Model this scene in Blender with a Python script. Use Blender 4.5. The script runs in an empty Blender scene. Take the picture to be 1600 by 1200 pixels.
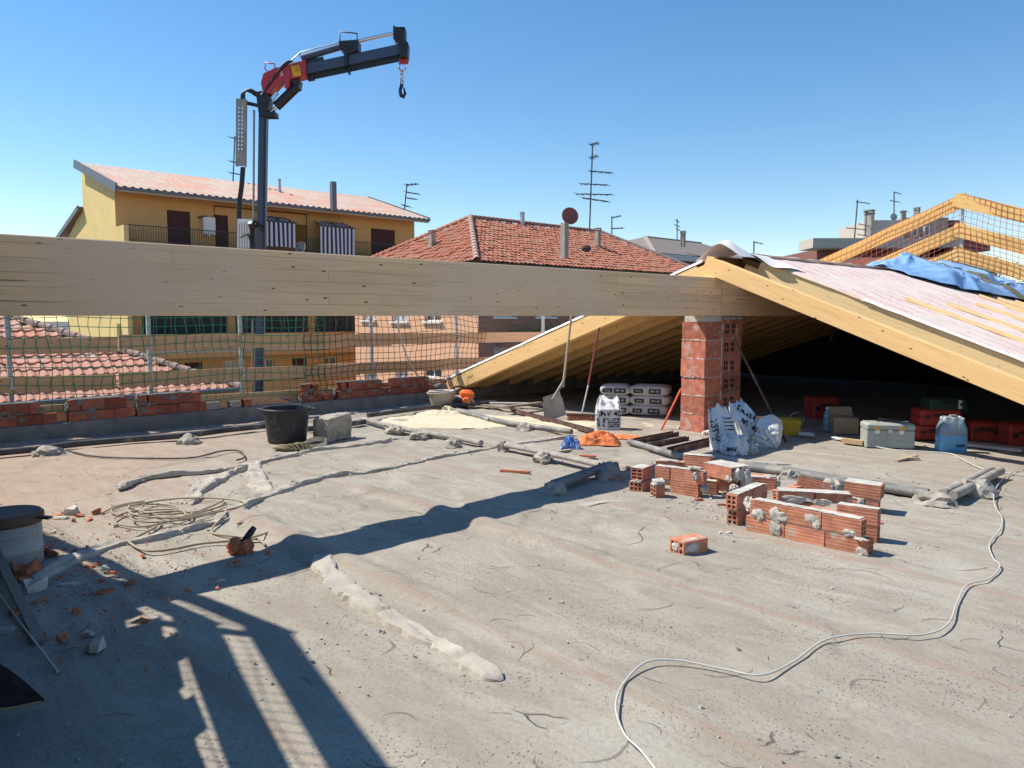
import bpy, math, random
import numpy as np
from mathutils import Vector, Matrix, noise

# ------------------------------------------------------------------ camera, sky, sun
scene = bpy.context.scene
H = 1.45; FPX = 1200.0; TH = math.atan(106.5/FPX)
cam_d = bpy.data.cameras.new('camera'); cam = bpy.data.objects.new('camera', cam_d)
scene.collection.objects.link(cam); scene.camera = cam
cam_d.sensor_width = 36; cam_d.lens = 27.0; cam_d.clip_start = .05; cam_d.clip_end = 3000
cam.location = (0, 0, H); cam.rotation_euler = (math.pi/2-TH, 0, 0)

RV = Vector((0.7308527, 0.6825352, 0)); DV = Vector((0.6825352, -0.7308527, 0)); P0 = Vector((2.55, 9.58, 0))
SK, SM = .66, .42
LIGHT = (DV*SK + RV*SM + Vector((0, 0, -1))).normalized()
sun_d = bpy.data.lights.new('sun', 'SUN'); sun = bpy.data.objects.new('sun', sun_d)
scene.collection.objects.link(sun)
sun_d.energy = 4.9; sun_d.angle = math.radians(.5); sun_d.color = (1, .94, .84)
sun.rotation_mode = 'QUATERNION'; sun.rotation_quaternion = LIGHT.to_track_quat('-Z', 'Y')
world = bpy.data.worlds.new('World'); scene.world = world; world.use_nodes = True
wn = world.node_tree.nodes; wl = world.node_tree.links
sky = wn.new('ShaderNodeTexSky'); sky.sky_type = 'NISHITA'; sky.sun_disc = False
sky.sun_elevation = math.asin(-LIGHT.z); sky.sun_rotation = math.atan2(-LIGHT.x, -LIGHT.y)
sky.air_density = 1.05; sky.dust_density = .0; sky.ozone_density = 1.5; sky.altitude = 100
bgn = wn['Background']; bgn.inputs[1].default_value = .12
hsv = wn.new('ShaderNodeHueSaturation'); hsv.inputs['Saturation'].default_value = 1.28; wl.new(sky.outputs[0], hsv.inputs['Color']); wl.new(hsv.outputs[0], bgn.inputs[0])
scene.view_settings.view_transform = 'Standard'; scene.view_settings.look = 'None'
scene.view_settings.exposure = 0.42; scene.view_settings.gamma = 1; scene.view_settings.use_curve_mapping = False
scene.cycles.max_bounces = 6

# ------------------------------------------------------------------ geometry helpers
def ray(px, py):
    x = (px-800)/FPX; y = -(py-600)/FPX
    return Vector((x, math.cos(TH)+y*math.sin(TH), -math.sin(TH)+y*math.cos(TH)))
def G(px, py, z=0.):
    q = ray(px, py); k = (z-H)/q.z; return Vector((q.x*k, q.y*k, z))
def at(px, py, Y):
    q = ray(px, py); k = Y/q.y; return Vector((q.x*k, Y, H+q.z*k))
def tez(p):
    v = Vector((p.x, p.y, 0))-P0; return v.dot(RV), v.dot(DV), p.z
def LW(t, e, z=0.): return P0+RV*t+DV*e+Vector((0, 0, z))
def onE(px, py, e):
    q = ray(px, py); k = (e+P0.dot(DV))/(q.x*DV.x+q.y*DV.y); return tez(Vector((q.x*k, q.y*k, q.z*k+H)))
def onT(px, py, t):
    q = ray(px, py); k = (t+P0.dot(RV))/(q.x*RV.x+q.y*RV.y); return tez(Vector((q.x*k, q.y*k, q.z*k+H)))
FR = Matrix(((RV.x, -DV.x, 0, P0.x), (RV.y, -DV.y, 0, P0.y), (0, 0, 1, 0), (0, 0, 0, 1)))   # local (t, -e, z) -> world
FROT = FR.copy(); FROT.translation = (0, 0, 0)
def TR(v): return Matrix.Translation(Vector(v))
def RZ(a): return Matrix.Rotation(a, 4, 'Z')
def RX(a): return Matrix.Rotation(a, 4, 'X')
def RY(a): return Matrix.Rotation(a, 4, 'Y')
def SC(x, y, z): return Matrix.Diagonal((x, y, z, 1))
def dirM(p, q, up=Vector((0, 0, 1))):
    p = Vector(p); q = Vector(q); x = (q-p).normalized(); y = up.cross(x)
    if y.length < 1e-4: y = Vector((0, 1, 0)).cross(x)
    y.normalize(); z = x.cross(y)
    m = Matrix((x, y, z)).transposed().to_4x4(); m.translation = p; return m
def smooth_path(pts, n=6):
    P = [Vector(p) for p in pts]; P = [P[0]*2-P[1]]+P+[P[-1]*2-P[-2]]; out = []
    for i in range(1, len(P)-2):
        for j in range(n):
            u = j/n; a, b, c, d = P[i-1], P[i], P[i+1], P[i+2]
            out.append(.5*((2*b)+(c-a)*u+(2*a-5*b+4*c-d)*u*u+(3*b-a-3*c+d)*u**3))
    out.append(P[-2]); return out
class MB:
    def __init__(s): s.v = []; s.f = []; s.mi = []
    def add(s, vs, fs, M=None, mi=0):
        b = len(s.v); s.v += [(M @ Vector(v)) if M else Vector(v) for v in vs]
        s.f += [tuple(b+i for i in f) for f in fs]; s.mi += [mi]*len(fs); return s
    def box(s, a, b, M=None, mi=0):
        x0, y0, z0 = a; x1, y1, z1 = b
        return s.add([(x0, y0, z0), (x1, y0, z0), (x1, y1, z0), (x0, y1, z0), (x0, y0, z1), (x1, y0, z1), (x1, y1, z1), (x0, y1, z1)],
                     [(0, 3, 2, 1), (4, 5, 6, 7), (0, 1, 5, 4), (1, 2, 6, 5), (2, 3, 7, 6), (3, 0, 4, 7)], M, mi)
    def fbox(s, t0, t1, e0, e1, z0, z1, mi=0): return s.box((t0, -e1, z0), (t1, -e0, z1), FR, mi)
    def bar(s, p, q, w, h, up=Vector((0, 0, 1)), mi=0):
        L = (Vector(q)-Vector(p)).length; return s.box((0, -w/2, -h/2), (L, w/2, h/2), dirM(p, q, up), mi)
    def tube(s, pts, r, n=8, cap=True, mi=0):
        pts = [Vector(p) for p in pts]; vs = []; fs = []
        rr = r if isinstance(r, (list, tuple)) else [r]*len(pts)
        t = (pts[1]-pts[0]).normalized(); a = Vector((0, 0, 1)).cross(t)
        if a.length < .05: a = Vector((1, 0, 0)).cross(t)
        a.normalize()
        for i, p in enumerate(pts):
            t = (pts[min(i+1, len(pts)-1)]-pts[max(i-1, 0)])
            if t.length < 1e-9: t = Vector((0, 0, 1))
            t.normalize(); a = (a-t*a.dot(t)); a.normalize(); b = t.cross(a)
            for k in range(n):
                an = 2*math.pi*k/n; vs.append(p+(a*math.cos(an)+b*math.sin(an))*rr[i])
        for i in range(len(pts)-1):
            for k in range(n):
                k2 = (k+1) % n; fs.append((i*n+k, i*n+k2, (i+1)*n+k2, (i+1)*n+k))
        if cap: fs.append(tuple(range(n-1, -1, -1))); fs.append(tuple((len(pts)-1)*n+k for k in range(n)))
        return s.add(vs, fs, None, mi)
    def lathe(s, prof, M=None, n=24, mi=0, sx=1, sy=1):
        vs = []; fs = []
        for (r, z) in prof:
            for k in range(n):
                a = 2*math.pi*k/n; vs.append((r*math.cos(a)*sx, r*math.sin(a)*sy, z))
        for i in range(len(prof)-1):
            for k in range(n):
                k2 = (k+1) % n; fs.append((i*n+k, i*n+k2, (i+1)*n+k2, (i+1)*n+k))
        return s.add(vs, fs, M, mi)
    def prism(s, poly, h0, h1, M=None, mi=0):
        n = len(poly); vs = [(x, h0, z) for x, z in poly]+[(x, h1, z) for x, z in poly]
        fs = [tuple(range(n)), tuple(range(2*n-1, n-1, -1))]+[(i, i+n, (i+1) % n+n, (i+1) % n) for i in range(n)]
        return s.add(vs, fs, M, mi)
    def grid(s, nu, nv, fn, M=None, mi=0, wrapu=False):
        vs = [fn(i/(nu-1), j/(nv-1)) for j in range(nv) for i in range(nu)]
        fs = [(j*nu+i, j*nu+i+1, (j+1)*nu+i+1, (j+1)*nu+i) for j in range(nv-1) for i in range(nu-1)]
        return s.add(vs, fs, M, mi)
    def facade(s, F, u0, u1, v0, v1, ops, depth=.15, mi=0):
        us = sorted({u0, u1, *[o[0] for o in ops], *[o[1] for o in ops]}); vv = sorted({v0, v1, *[o[2] for o in ops], *[o[3] for o in ops]})
        for a, b in zip(us, us[1:]):
            for c, d in zip(vv, vv[1:]):
                m, n = (a+b)/2, (c+d)/2
                if any(o[0] < m < o[1] and o[2] < n < o[3] for o in ops): continue
                s.add([(a, 0, c), (b, 0, c), (b, 0, d), (a, 0, d)], [(0, 1, 2, 3)], F, mi)
        for a, b, c, d in [o[:4] for o in ops]:
            s.add([(a, 0, c), (b, 0, c), (b, 0, d), (a, 0, d), (a, depth, c), (b, depth, c), (b, depth, d), (a, depth, d)],
                  [(0, 4, 5, 1), (1, 5, 6, 2), (2, 6, 7, 3), (3, 7, 4, 0)], F, mi)
        return s
    def mesh(s, name, mats, smooth=None):
        me = bpy.data.meshes.new(name); me.from_pydata([tuple(v) for v in s.v], [], s.f)
        for m in (mats if isinstance(mats, (list, tuple)) else [mats]): me.materials.append(m)
        if any(s.mi): me.polygons.foreach_set('material_index', s.mi)
        if smooth is not None:
            me.polygons.foreach_set('use_smooth', [True]*len(me.polygons))
            if smooth < 180: me.set_sharp_from_angle(angle=math.radians(smooth))
        me.update(); return me
Wm = {}
I4 = Matrix.Identity(4)
def obj(name, mb, mat=None, parent=None, M=I4, smooth=None, label=None, kind=None):
    me = mb if isinstance(mb, bpy.types.Mesh) else mb.mesh(name, mat, smooth)
    o = bpy.data.objects.new(name, me); scene.collection.objects.link(o)
    Wm[o.name] = M.copy()
    if parent: o.parent = parent; o.matrix_basis = Wm[parent.name].inverted() @ M
    else: o.matrix_basis = M
    if label: o['label'] = label
    if kind: o['kind'] = kind
    return o
def tag(o, label=None, cat=None, group=None, kind=None):
    if label: o['label'] = label
    if cat: o['category'] = cat
    if group: o['group'] = group
    if kind: o['kind'] = kind
    return o
def thing(name, label, cat, M=I4, group=None):
    if not isinstance(M, Matrix): M = TR(M)
    o = bpy.data.objects.new(name, None); o.empty_display_size = .1; scene.collection.objects.link(o)
    o.matrix_basis = M; Wm[o.name] = M.copy(); return tag(o, label, cat, group)
def single(name, mb, mat, label, cat, base=None, M=None, smooth=None, group=None):
    """one-mesh thing; verts in world, re-centred on base (or verts local to M)"""
    if M is None:
        M = TR(base) if base is not None else TR(sum((Vector(v) for v in mb.v), Vector())/len(mb.v))
        iM = M.inverted(); mb.v = [iM @ Vector(v) for v in mb.v]
    return tag(obj(name, mb, mat, None, M, smooth), label, cat, group)
def dup(root, M, label=None):
    def cp(o, par, MM):
        c = o.copy(); scene.collection.objects.link(c)
        if par: c.parent = par; Wm[c.name] = Wm[par.name] @ o.matrix_basis
        else: c.matrix_basis = MM; Wm[c.name] = MM.copy()
        for ch in o.children: cp(ch, c, None)
        return c
    r = cp(root, None, M)
    if label: r['label'] = label
    return r

# ------------------------------------------------------------------ materials
MAT = {}
def nt(name, rough=.8, metal=0, spec=.3):
    m = bpy.data.materials.new(name); m.use_nodes = True; n = m.node_tree.nodes; b = n['Principled BSDF']
    b.inputs['Roughness'].default_value = rough; b.inputs['Metallic'].default_value = metal
    b.inputs['Specular IOR Level'].default_value = spec; MAT[name] = m
    return m, n, m.node_tree.links, b
def ND(n, t, **kw):
    x = n.new(t)
    for k, v in kw.items():
        if k in ('operation', 'blend_type', 'data_type', 'feature', 'noise_dimensions', 'distance', 'interpolation_type', 'wave_type', 'bands_direction', 'object'): setattr(x, k, v)
        else: x.inputs[k].default_value = v
    return x
def ramp(n, l, src, stops, interp='LINEAR'):
    r = n.new('ShaderNodeValToRGB'); r.color_ramp.interpolation = interp; e = r.color_ramp.elements
    while len(e) < len(stops): e.new(.5)
    for x, (p, c) in zip(e, stops): x.position = p; x.color = (*c, 1) if len(c) == 3 else c
    l.new(src, r.inputs[0]); return r.outputs[0]
def mixc(n, l, fac, a, b, mode='MIX'):
    m = n.new('ShaderNodeMix'); m.data_type = 'RGBA'; m.blend_type = mode
    for i, v in ((0, fac), (6, a), (7, b)):
        if hasattr(v, 'is_linked') or hasattr(v, 'links'): l.new(v, m.inputs[i])
        else: m.inputs[i].default_value = v if i == 0 else (*v, 1)
    return m.outputs[2]
def fgray(v): return (v, v, v)
def plain(name, col, rough=.8, var=.18, scale=8., bump=.15, bscale=40., metal=0, spec=.3, dirt=None, dirt_amt=.4):
    m, n, l, b = nt(name, rough, metal, spec)
    tc = n.new('ShaderNodeTexCoord').outputs['Object']
    a = ND(n, 'ShaderNodeTexNoise', Scale=scale, Detail=5., Roughness=.6); l.new(tc, a.inputs[0])
    lo = tuple(c*(1-var) for c in col); hi = tuple(min(1, c*(1+var)) for c in col)
    c = ramp(n, l, a.outputs[0], [(.3, lo), (.7, hi)])
    if dirt:
        a2 = ND(n, 'ShaderNodeTexNoise', Scale=scale*.6, Detail=8., Roughness=.7); l.new(tc, a2.inputs[0])
        f = ramp(n, l, a2.outputs[0], [(.62-dirt_amt*.25, (0, 0, 0)), (.74-dirt_amt*.15, (1, 1, 1))])
        c = mixc(n, l, f, c, dirt)
    l.new(c, b.inputs['Base Color'])
    if bump:
        bn = ND(n, 'ShaderNodeTexNoise', Scale=bscale, Detail=6., Roughness=.6); l.new(tc, bn.inputs[0])
        bp = ND(n, 'ShaderNodeBump', Strength=bump, Distance=.01); l.new(bn.outputs[0], bp.inputs['Height']); l.new(bp.outputs[0], b.inputs['Normal'])
    return m
def wood(name, col, dark, lam=.0, knots=1.0, gs=1., grey=None):
    """grain along object X"""
    m, n, l, b = nt(name, .75, 0, .25)
    tc = n.new('ShaderNodeTexCoord').outputs['Object']
    oi = n.new('ShaderNodeObjectInfo')
    add = ND(n, 'ShaderNodeVectorMath', operation='ADD'); l.new(tc, add.inputs[0])
    rm = ND(n, 'ShaderNodeVectorMath', operation='SCALE'); rm.inputs[0].default_value = (13, 7, 5); l.new(oi.outputs['Random'], rm.inputs['Scale']); l.new(rm.outputs[0], add.inputs[1])
    mp = ND(n, 'ShaderNodeMapping'); mp.inputs['Scale'].default_value = (.9*gs, 14*gs, 14*gs); l.new(add.outputs[0], mp.inputs[0])
    a = ND(n, 'ShaderNodeTexNoise', Scale=2.2, Detail=7., Roughness=.65, Distortion=.6); l.new(mp.outputs[0], a.inputs[0])
    c = ramp(n, l, a.outputs[0], [(.25, dark), (.5, col), (.8, tuple(min(1, x*1.12) for x in col))])
    if lam:
        sep = n.new('ShaderNodeSeparateXYZ'); l.new(tc, sep.inputs[0])
        cmb = n.new('ShaderNodeCombineXYZ'); l.new(sep.outputs[0], cmb.inputs[0]); l.new(sep.outputs[2], cmb.inputs[1])
        br = ND(n, 'ShaderNodeTexBrick', Scale=1.); br.inputs['Brick Width'].default_value = 2.3; br.inputs['Row Height'].default_value = lam
        br.inputs['Mortar Size'].default_value = .0035; br.inputs['Color1'].default_value = (.8, .79, .78, 1); br.inputs['Color2'].default_value = (1.08, 1.04, .98, 1)
        br.inputs['Mortar'].default_value = (.6, .55, .5, 1); br.inputs['Mortar Smooth'].default_value = .5
        l.new(cmb.outputs[0], br.inputs[0]); c = mixc(n, l, .8, c, br.outputs[0], 'MULTIPLY')
        mp3 = ND(n, 'ShaderNodeMapping'); mp3.inputs['Scale'].default_value = (.8, 3, 42); l.new(tc, mp3.inputs[0])
        st = ND(n, 'ShaderNodeTexNoise', Scale=1., Detail=3.); l.new(mp3.outputs[0], st.inputs[0])
        c = mixc(n, l, ramp(n, l, st.outputs[0], [(.66, (0, 0, 0)), (.7, (.75, .75, .75))]), c, (.16, .11, .075))
        mp4 = ND(n, 'ShaderNodeMapping'); mp4.inputs['Scale'].default_value = (1.2, 4, 5); l.new(tc, mp4.inputs[0])
        sm = ND(n, 'ShaderNodeTexNoise', Scale=1.6, Detail=6., Roughness=.7); l.new(mp4.outputs[0], sm.inputs[0])
        c = mixc(n, l, ramp(n, l, sm.outputs[0], [(.6, (0, 0, 0)), (.8, (.6, .6, .6))]), c, (.3, .22, .16))
    if knots:
        mp2 = ND(n, 'ShaderNodeMapping'); mp2.inputs['Scale'].default_value = (1.5, 4.2, 4.2); l.new(add.outputs[0], mp2.inputs[0])
        v = ND(n, 'ShaderNodeTexVoronoi', Scale=1.6, Randomness=1.); v.voronoi_dimensions = '2D'
        sx_ = n.new('ShaderNodeSeparateXYZ'); l.new(mp2.outputs[0], sx_.inputs[0]); yz = ND(n, 'ShaderNodeMath', operation='ADD'); l.new(sx_.outputs[1], yz.inputs[0]); l.new(sx_.outputs[2], yz.inputs[1])
        cx_ = n.new('ShaderNodeCombineXYZ'); l.new(sx_.outputs[0], cx_.inputs[0]); l.new(yz.outputs[0], cx_.inputs[1]); l.new(cx_.outputs[0], v.inputs[0])
        f = ramp(n, l, v.outputs['Distance'], [(.036*knots, (1, 1, 1)), (.05*knots, (.0, .0, .0))])
        c = mixc(n, l, f, c, (.055, .026, .014))
    if grey:
        g = ND(n, 'ShaderNodeTexNoise', Scale=1.1, Detail=4.); l.new(tc, g.inputs[0])
        f = ramp(n, l, g.outputs[0], [(.42, (0, 0, 0)), (.62, (.8, .8, .8))]); c = mixc(n, l, f, c, grey)
    l.new(c, b.inputs['Base Color'])
    bp = ND(n, 'ShaderNodeBump', Strength=.2, Distance=.004); l.new(a.outputs[0], bp.inputs['Height']); l.new(bp.outputs[0], b.inputs['Normal'])
    return m
def brickmat(name, col, mortar, mscale=9., mamt=.5, groove=True):
    m, n, l, b = nt(name, .9, 0, .15)
    tc = n.new('ShaderNodeTexCoord').outputs['Object']; oi = n.new('ShaderNodeObjectInfo')
    sc = ND(n, 'ShaderNodeVectorMath', operation='SCALE'); sc.inputs[0].default_value = (31, 17, 23); l.new(oi.outputs['Random'], sc.inputs['Scale'])
    ad = ND(n, 'ShaderNodeVectorMath', operation='ADD'); l.new(tc, ad.inputs[0]); l.new(sc.outputs[0], ad.inputs[1])
    a = ND(n, 'ShaderNodeTexNoise', Scale=14., Detail=5.); l.new(ad.outputs[0], a.inputs[0])
    c = ramp(n, l, a.outputs[0], [(.3, tuple(x*.72 for x in col)), (.7, tuple(min(1, x*1.2) for x in col))])
    hv = n.new('ShaderNodeHueSaturation'); l.new(c, hv.inputs['Color'])
    mr = n.new('ShaderNodeMapRange'); l.new(oi.outputs['Random'], mr.inputs[0]); mr.inputs[3].default_value = .72; mr.inputs[4].default_value = 1.22; l.new(mr.outputs[0], hv.inputs['Value'])
    g = ND(n, 'ShaderNodeTexNoise', Scale=mscale, Detail=9., Roughness=.7); l.new(ad.outputs[0], g.inputs[0])
    f = ramp(n, l, g.outputs[0], [(.72-mamt*.3, (0, 0, 0)), (.78-mamt*.3, (1, 1, 1))])
    l.new(mixc(n, l, f, hv.outputs[0], mortar), b.inputs['Base Color'])
    bn = ND(n, 'ShaderNodeTexNoise', Scale=60., Detail=6.); l.new(ad.outputs[0], bn.inputs[0])
    h = bn.outputs[0]
    if groove:
        w = ND(n, 'ShaderNodeTexWave', Scale=12.5, Distortion=.15); w.bands_direction = 'Z'; l.new(tc, w.inputs[0])
        mm = ND(n, 'ShaderNodeMath', operation='ADD'); l.new(w.outputs['Fac'], mm.inputs[0]); l.new(bn.outputs[0], mm.inputs[1]); h = mm.outputs[0]
    bp = ND(n, 'ShaderNodeBump', Strength=.28, Distance=.004); l.new(h, bp.inputs['Height']); l.new(bp.outputs[0], b.inputs['Normal'])
    return m
def stripes(name, c1, c2, sc, axis='X', rough=.8):
    m, n, l, b = nt(name, rough); tc = n.new('ShaderNodeTexCoord').outputs['Object']
    w = ND(n, 'ShaderNodeTexWave', Scale=sc); w.bands_direction = axis; l.new(tc, w.inputs[0])
    l.new(ramp(n, l, w.outputs['Fac'], [(.5, c1), (.52, c2)], 'CONSTANT'), b.inputs['Base Color']); return m

def concrete_floor():
    m, n, l, b = nt('slab_concrete', .93, 0, .12)
    geo = n.new('ShaderNodeNewGeometry').outputs['Position']
    big = ND(n, 'ShaderNodeTexNoise', Scale=.55, Detail=6., Roughness=.6); l.new(geo, big.inputs[0])
    c = ramp(n, l, big.outputs[0], [(.3, (.312, .278, .225)), (.52, (.385, .35, .288)), (.72, (.44, .408, .345))])
    mp = ND(n, 'ShaderNodeMapping'); mp.inputs['Rotation'].default_value = (0, 0, -math.atan2(RV.y, RV.x)); l.new(geo, mp.inputs[0])
    mp2 = ND(n, 'ShaderNodeMapping'); mp2.inputs['Scale'].default_value = (2.5, .7, 1); l.new(mp.outputs[0], mp2.inputs[0])
    mid = ND(n, 'ShaderNodeTexNoise', Scale=2.2, Detail=9., Roughness=.66, Distortion=.7); l.new(mp2.outputs[0], mid.inputs[0])
    c = mixc(n, l, ramp(n, l, mid.outputs[0], [(.40, (.0, .0, .0)), (.60, (.7, .7, .7))]), c, (.28, .24, .192))
    fn = ND(n, 'ShaderNodeTexNoise', Scale=38., Detail=8., Roughness=.75); l.new(geo, fn.inputs[0])
    c = mixc(n, l, ramp(n, l, fn.outputs[0], [(.3, fgray(.55)), (.5, fgray(0.))]), c, (.19, .165, .14))
    c = mixc(n, l, ramp(n, l, fn.outputs[0], [(.6, fgray(0)), (.75, fgray(.4))]), c, (.5, .48, .43))
    # gritty loose patches
    gp = ND(n, 'ShaderNodeTexNoise', Scale=1.6, Detail=5.); l.new(geo, gp.inputs[0])
    gm = ramp(n, l, gp.outputs[0], [(.44, fgray(0)), (.6, fgray(1))])
    vg = ND(n, 'ShaderNodeTexVoronoi', Scale=46.); l.new(geo, vg.inputs[0])
    gd = ramp(n, l, vg.outputs['Distance'], [(.12, fgray(1)), (.26, fgray(0))])
    mm = ND(n, 'ShaderNodeMath', operation='MULTIPLY'); l.new(gm, mm.inputs[0]); l.new(gd, mm.inputs[1])
    c = mixc(n, l, mm.outputs[0], c, (.16, .13, .105))
    # short crescent cracks: distorted voronoi edges masked
    wd = ND(n, 'ShaderNodeTexNoise', Scale=1.7, Detail=4.); l.new(geo, wd.inputs[0])
    wv = mixc(n, l, .45, geo, wd.outputs['Color'], 'ADD')
    vc = ND(n, 'ShaderNodeTexVoronoi', Scale=1.5, feature='DISTANCE_TO_EDGE'); l.new(wv, vc.inputs[0])
    cm = ND(n, 'ShaderNodeTexNoise', Scale=2.9, Detail=2.); l.new(geo, cm.inputs[0])
    ck = ND(n, 'ShaderNodeMath', operation='MULTIPLY'); l.new(ramp(n, l, vc.outputs[0], [(.002, fgray(.75)), (.008, fgray(0))]), ck.inputs[0]); l.new(ramp(n, l, cm.outputs[0], [(.57, fgray(0)), (.64, fgray(1))]), ck.inputs[1])
    c = mixc(n, l, ck.outputs[0], c, (.1, .085, .07))
    # short crescent ledges left by the trowel
    dn = ND(n, 'ShaderNodeTexNoise', Scale=5., Detail=3.); l.new(geo, dn.inputs[0])
    ds = ND(n, 'ShaderNodeVectorMath', operation='SCALE'); l.new(dn.outputs['Color'], ds.inputs[0]); ds.inputs['Scale'].default_value = .09
    pd = ND(n, 'ShaderNodeVectorMath', operation='ADD'); l.new(geo, pd.inputs[0]); l.new(ds.outputs[0], pd.inputs[1])
    def cres(scale, r0, r1, wdt, amt):
        def M2(op, a_, b_=None, c_=None):
            x = ND(n, 'ShaderNodeMath', operation=op)
            for i_, v_ in enumerate((a_, b_, c_)):
                if v_ is None: continue
                if isinstance(v_, (int, float)): x.inputs[i_].default_value = v_
                else: l.new(v_, x.inputs[i_])
            return x.outputs[0]
        v = ND(n, 'ShaderNodeTexVoronoi', Scale=scale); v.voronoi_dimensions = '2D'; l.new(pd.outputs[0], v.inputs[0])
        sb = ND(n, 'ShaderNodeVectorMath', operation='SUBTRACT'); l.new(pd.outputs[0], sb.inputs[0]); l.new(v.outputs['Position'], sb.inputs[1])
        sx = n.new('ShaderNodeSeparateXYZ'); l.new(sb.outputs[0], sx.inputs[0]); sc = n.new('ShaderNodeSeparateColor'); l.new(v.outputs['Color'], sc.inputs[0])
        L = M2('SQRT', M2('ADD', M2('MULTIPLY', sx.outputs[0], sx.outputs[0]), M2('MULTIPLY', sx.outputs[1], sx.outputs[1])))
        rr = M2('MULTIPLY_ADD', sc.outputs[0], r1-r0, r0); ang = M2('MULTIPLY', sc.outputs[1], 6.283)
        dot = M2('DIVIDE', M2('ADD', M2('MULTIPLY', sx.outputs[0], M2('COSINE', ang)), M2('MULTIPLY', sx.outputs[1], M2('SINE', ang))), L)
        am = ramp(n, l, dot, [(.62, fgray(0)), (.9, fgray(1))]); wv_ = M2('MULTIPLY', am, wdt)
        ring = M2('LESS_THAN', M2('ABSOLUTE', M2('SUBTRACT', L, rr)), wv_)
        step_ = M2('MULTIPLY', M2('GREATER_THAN', L, rr), am)
        on = M2('GREATER_THAN', sc.outputs[2], amt)
        return M2('MULTIPLY', ring, on), M2('MULTIPLY', step_, on)
    ra_, sa_ = cres(1.5, .10, .24, .007, .35); rb_, sb_ = cres(3.1, .04, .11, .004, .5)
    cr_ = ND(n, 'ShaderNodeMath', operation='MAXIMUM'); l.new(ra_, cr_.inputs[0]); l.new(rb_, cr_.inputs[1])
    cr2 = ND(n, 'ShaderNodeMath', operation='MULTIPLY'); l.new(cr_.outputs[0], cr2.inputs[0]); cr2.inputs[1].default_value = .6
    c = mixc(n, l, cr2.outputs[0], c, (.13, .11, .09))
    # reddish flush clay joist strips every 1.13 m along the slab
    sep = n.new('ShaderNodeSeparateXYZ'); l.new(mp.outputs[0], sep.inputs[0])
    off = 0.0
    s0 = P0.dot(RV)-6.09
    a1 = ND(n, 'ShaderNodeMath', operation='SUBTRACT'); l.new(sep.outputs[0], a1.inputs[0]); a1.inputs[1].default_value = s0
    wob = ND(n, 'ShaderNodeTexNoise', Scale=1.3, Detail=3.); l.new(geo, wob.inputs[0])
    a1b = ND(n, 'ShaderNodeMath', operation='MULTIPLY_ADD'); l.new(wob.outputs[0], a1b.inputs[0]); a1b.inputs[1].default_value = .07; l.new(a1.outputs[0], a1b.inputs[2])
    a2 = ND(n, 'ShaderNodeMath', operation='PINGPONG'); l.new(a1b.outputs[0], a2.inputs[0]); a2.inputs[1].default_value = .565
    st = ramp(n, l, a2.outputs[0], [(.028, fgray(1)), (.036, fgray(0))])
    brk = ND(n, 'ShaderNodeMath', operation='MULTIPLY'); l.new(st, brk.inputs[0]); l.new(ramp(n, l, mid.outputs[0], [(.36, fgray(.35)), (.6, fgray(.75))]), brk.inputs[1])
    c = mixc(n, l, brk.outputs[0], c, (.33, .245, .19))
    # reddish dust at the left, by the broken bricks
    sx = n.new('ShaderNodeSeparateXYZ'); l.new(geo, sx.inputs[0])
    rd = n.new('ShaderNodeMapRange'); l.new(sx.outputs[0], rd.inputs[0]); rd.inputs[1].default_value = -2.2; rd.inputs[2].default_value = -3.8; rd.inputs[3].default_value = 0; rd.inputs[4].default_value = .5
    c = mixc(n, l, rd.outputs[0], c, (.40, .27, .19))
    l.new(c, b.inputs['Base Color'])
    hh = ND(n, 'ShaderNodeMath', operation='MULTIPLY_ADD'); l.new(fn.outputs[0], hh.inputs[0]); hh.inputs[1].default_value = .5; l.new(mid.outputs[0], hh.inputs[2])
    h2 = ND(n, 'ShaderNodeMath', operation='SUBTRACT'); l.new(hh.outputs[0], h2.inputs[0]); ckm = ND(n, 'ShaderNodeMath', operation='ADD'); l.new(ck.outputs[0], ckm.inputs[0]); l.new(cr_.outputs[0], ckm.inputs[1]); l.new(ckm.outputs[0], h2.inputs[1])
    h3 = ND(n, 'ShaderNodeMath', operation='MULTIPLY_ADD'); l.new(mm.outputs[0], h3.inputs[0]); h3.inputs[1].default_value = .3; l.new(h2.outputs[0], h3.inputs[2])
    bp = ND(n, 'ShaderNodeBump', Strength=.75, Distance=.016); l.new(h3.outputs[0], bp.inputs['Height']); l.new(bp.outputs[0], b.inputs['Normal'])
    return m
concrete_floor()
plain('mortar', (.37, .335, .28), .95, .25, 14, .8, 45, dirt=(.22, .195, .16), dirt_amt=.5)
plain('mortar_pale', (.52, .49, .43), .95, .2, 12, .4, 50, dirt=(.33, .3, .25), dirt_amt=.45)
plain('ridge_mortar', (.43, .39, .33), .95, .14, 5, .3, 45, dirt=(.33, .30, .25), dirt_amt=.7)
plain('curb_concrete', (.2, .185, .165), .95, .25, 6, .6, 30, dirt=(.16, .15, .14))
wood('glulam', (.86, .585, .35), (.72, .48, .28), lam=.085, knots=.9, grey=(.76, .545, .385))
wood('rafter_wood', (.86, .545, .24), (.74, .42, .155), lam=0, knots=.9)
wood('batten_wood', (.78, .57, .29), (.66, .45, .2), knots=.5)
wood('fence_board', (.64, .40, .22), (.48, .29, .16), knots=.8)
wood('rail_board', (.78, .47, .16), (.64, .36, .11), knots=.7)
wood('old_wood', (.25, .2, .15), (.15, .115, .085), knots=.4)
wood('handle_wood', (.42, .33, .24), (.3, .22, .15), knots=0)
wood('deck_wood', (.16, .1, .055), (.1, .065, .04), knots=.5)  # kept very dark so the underside of the deck looks shaded
plain('dark_plaster', (.035, .032, .03), .95, .2, 2, .2)  # near-black colour stands in for the shade deep in the attic
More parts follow.
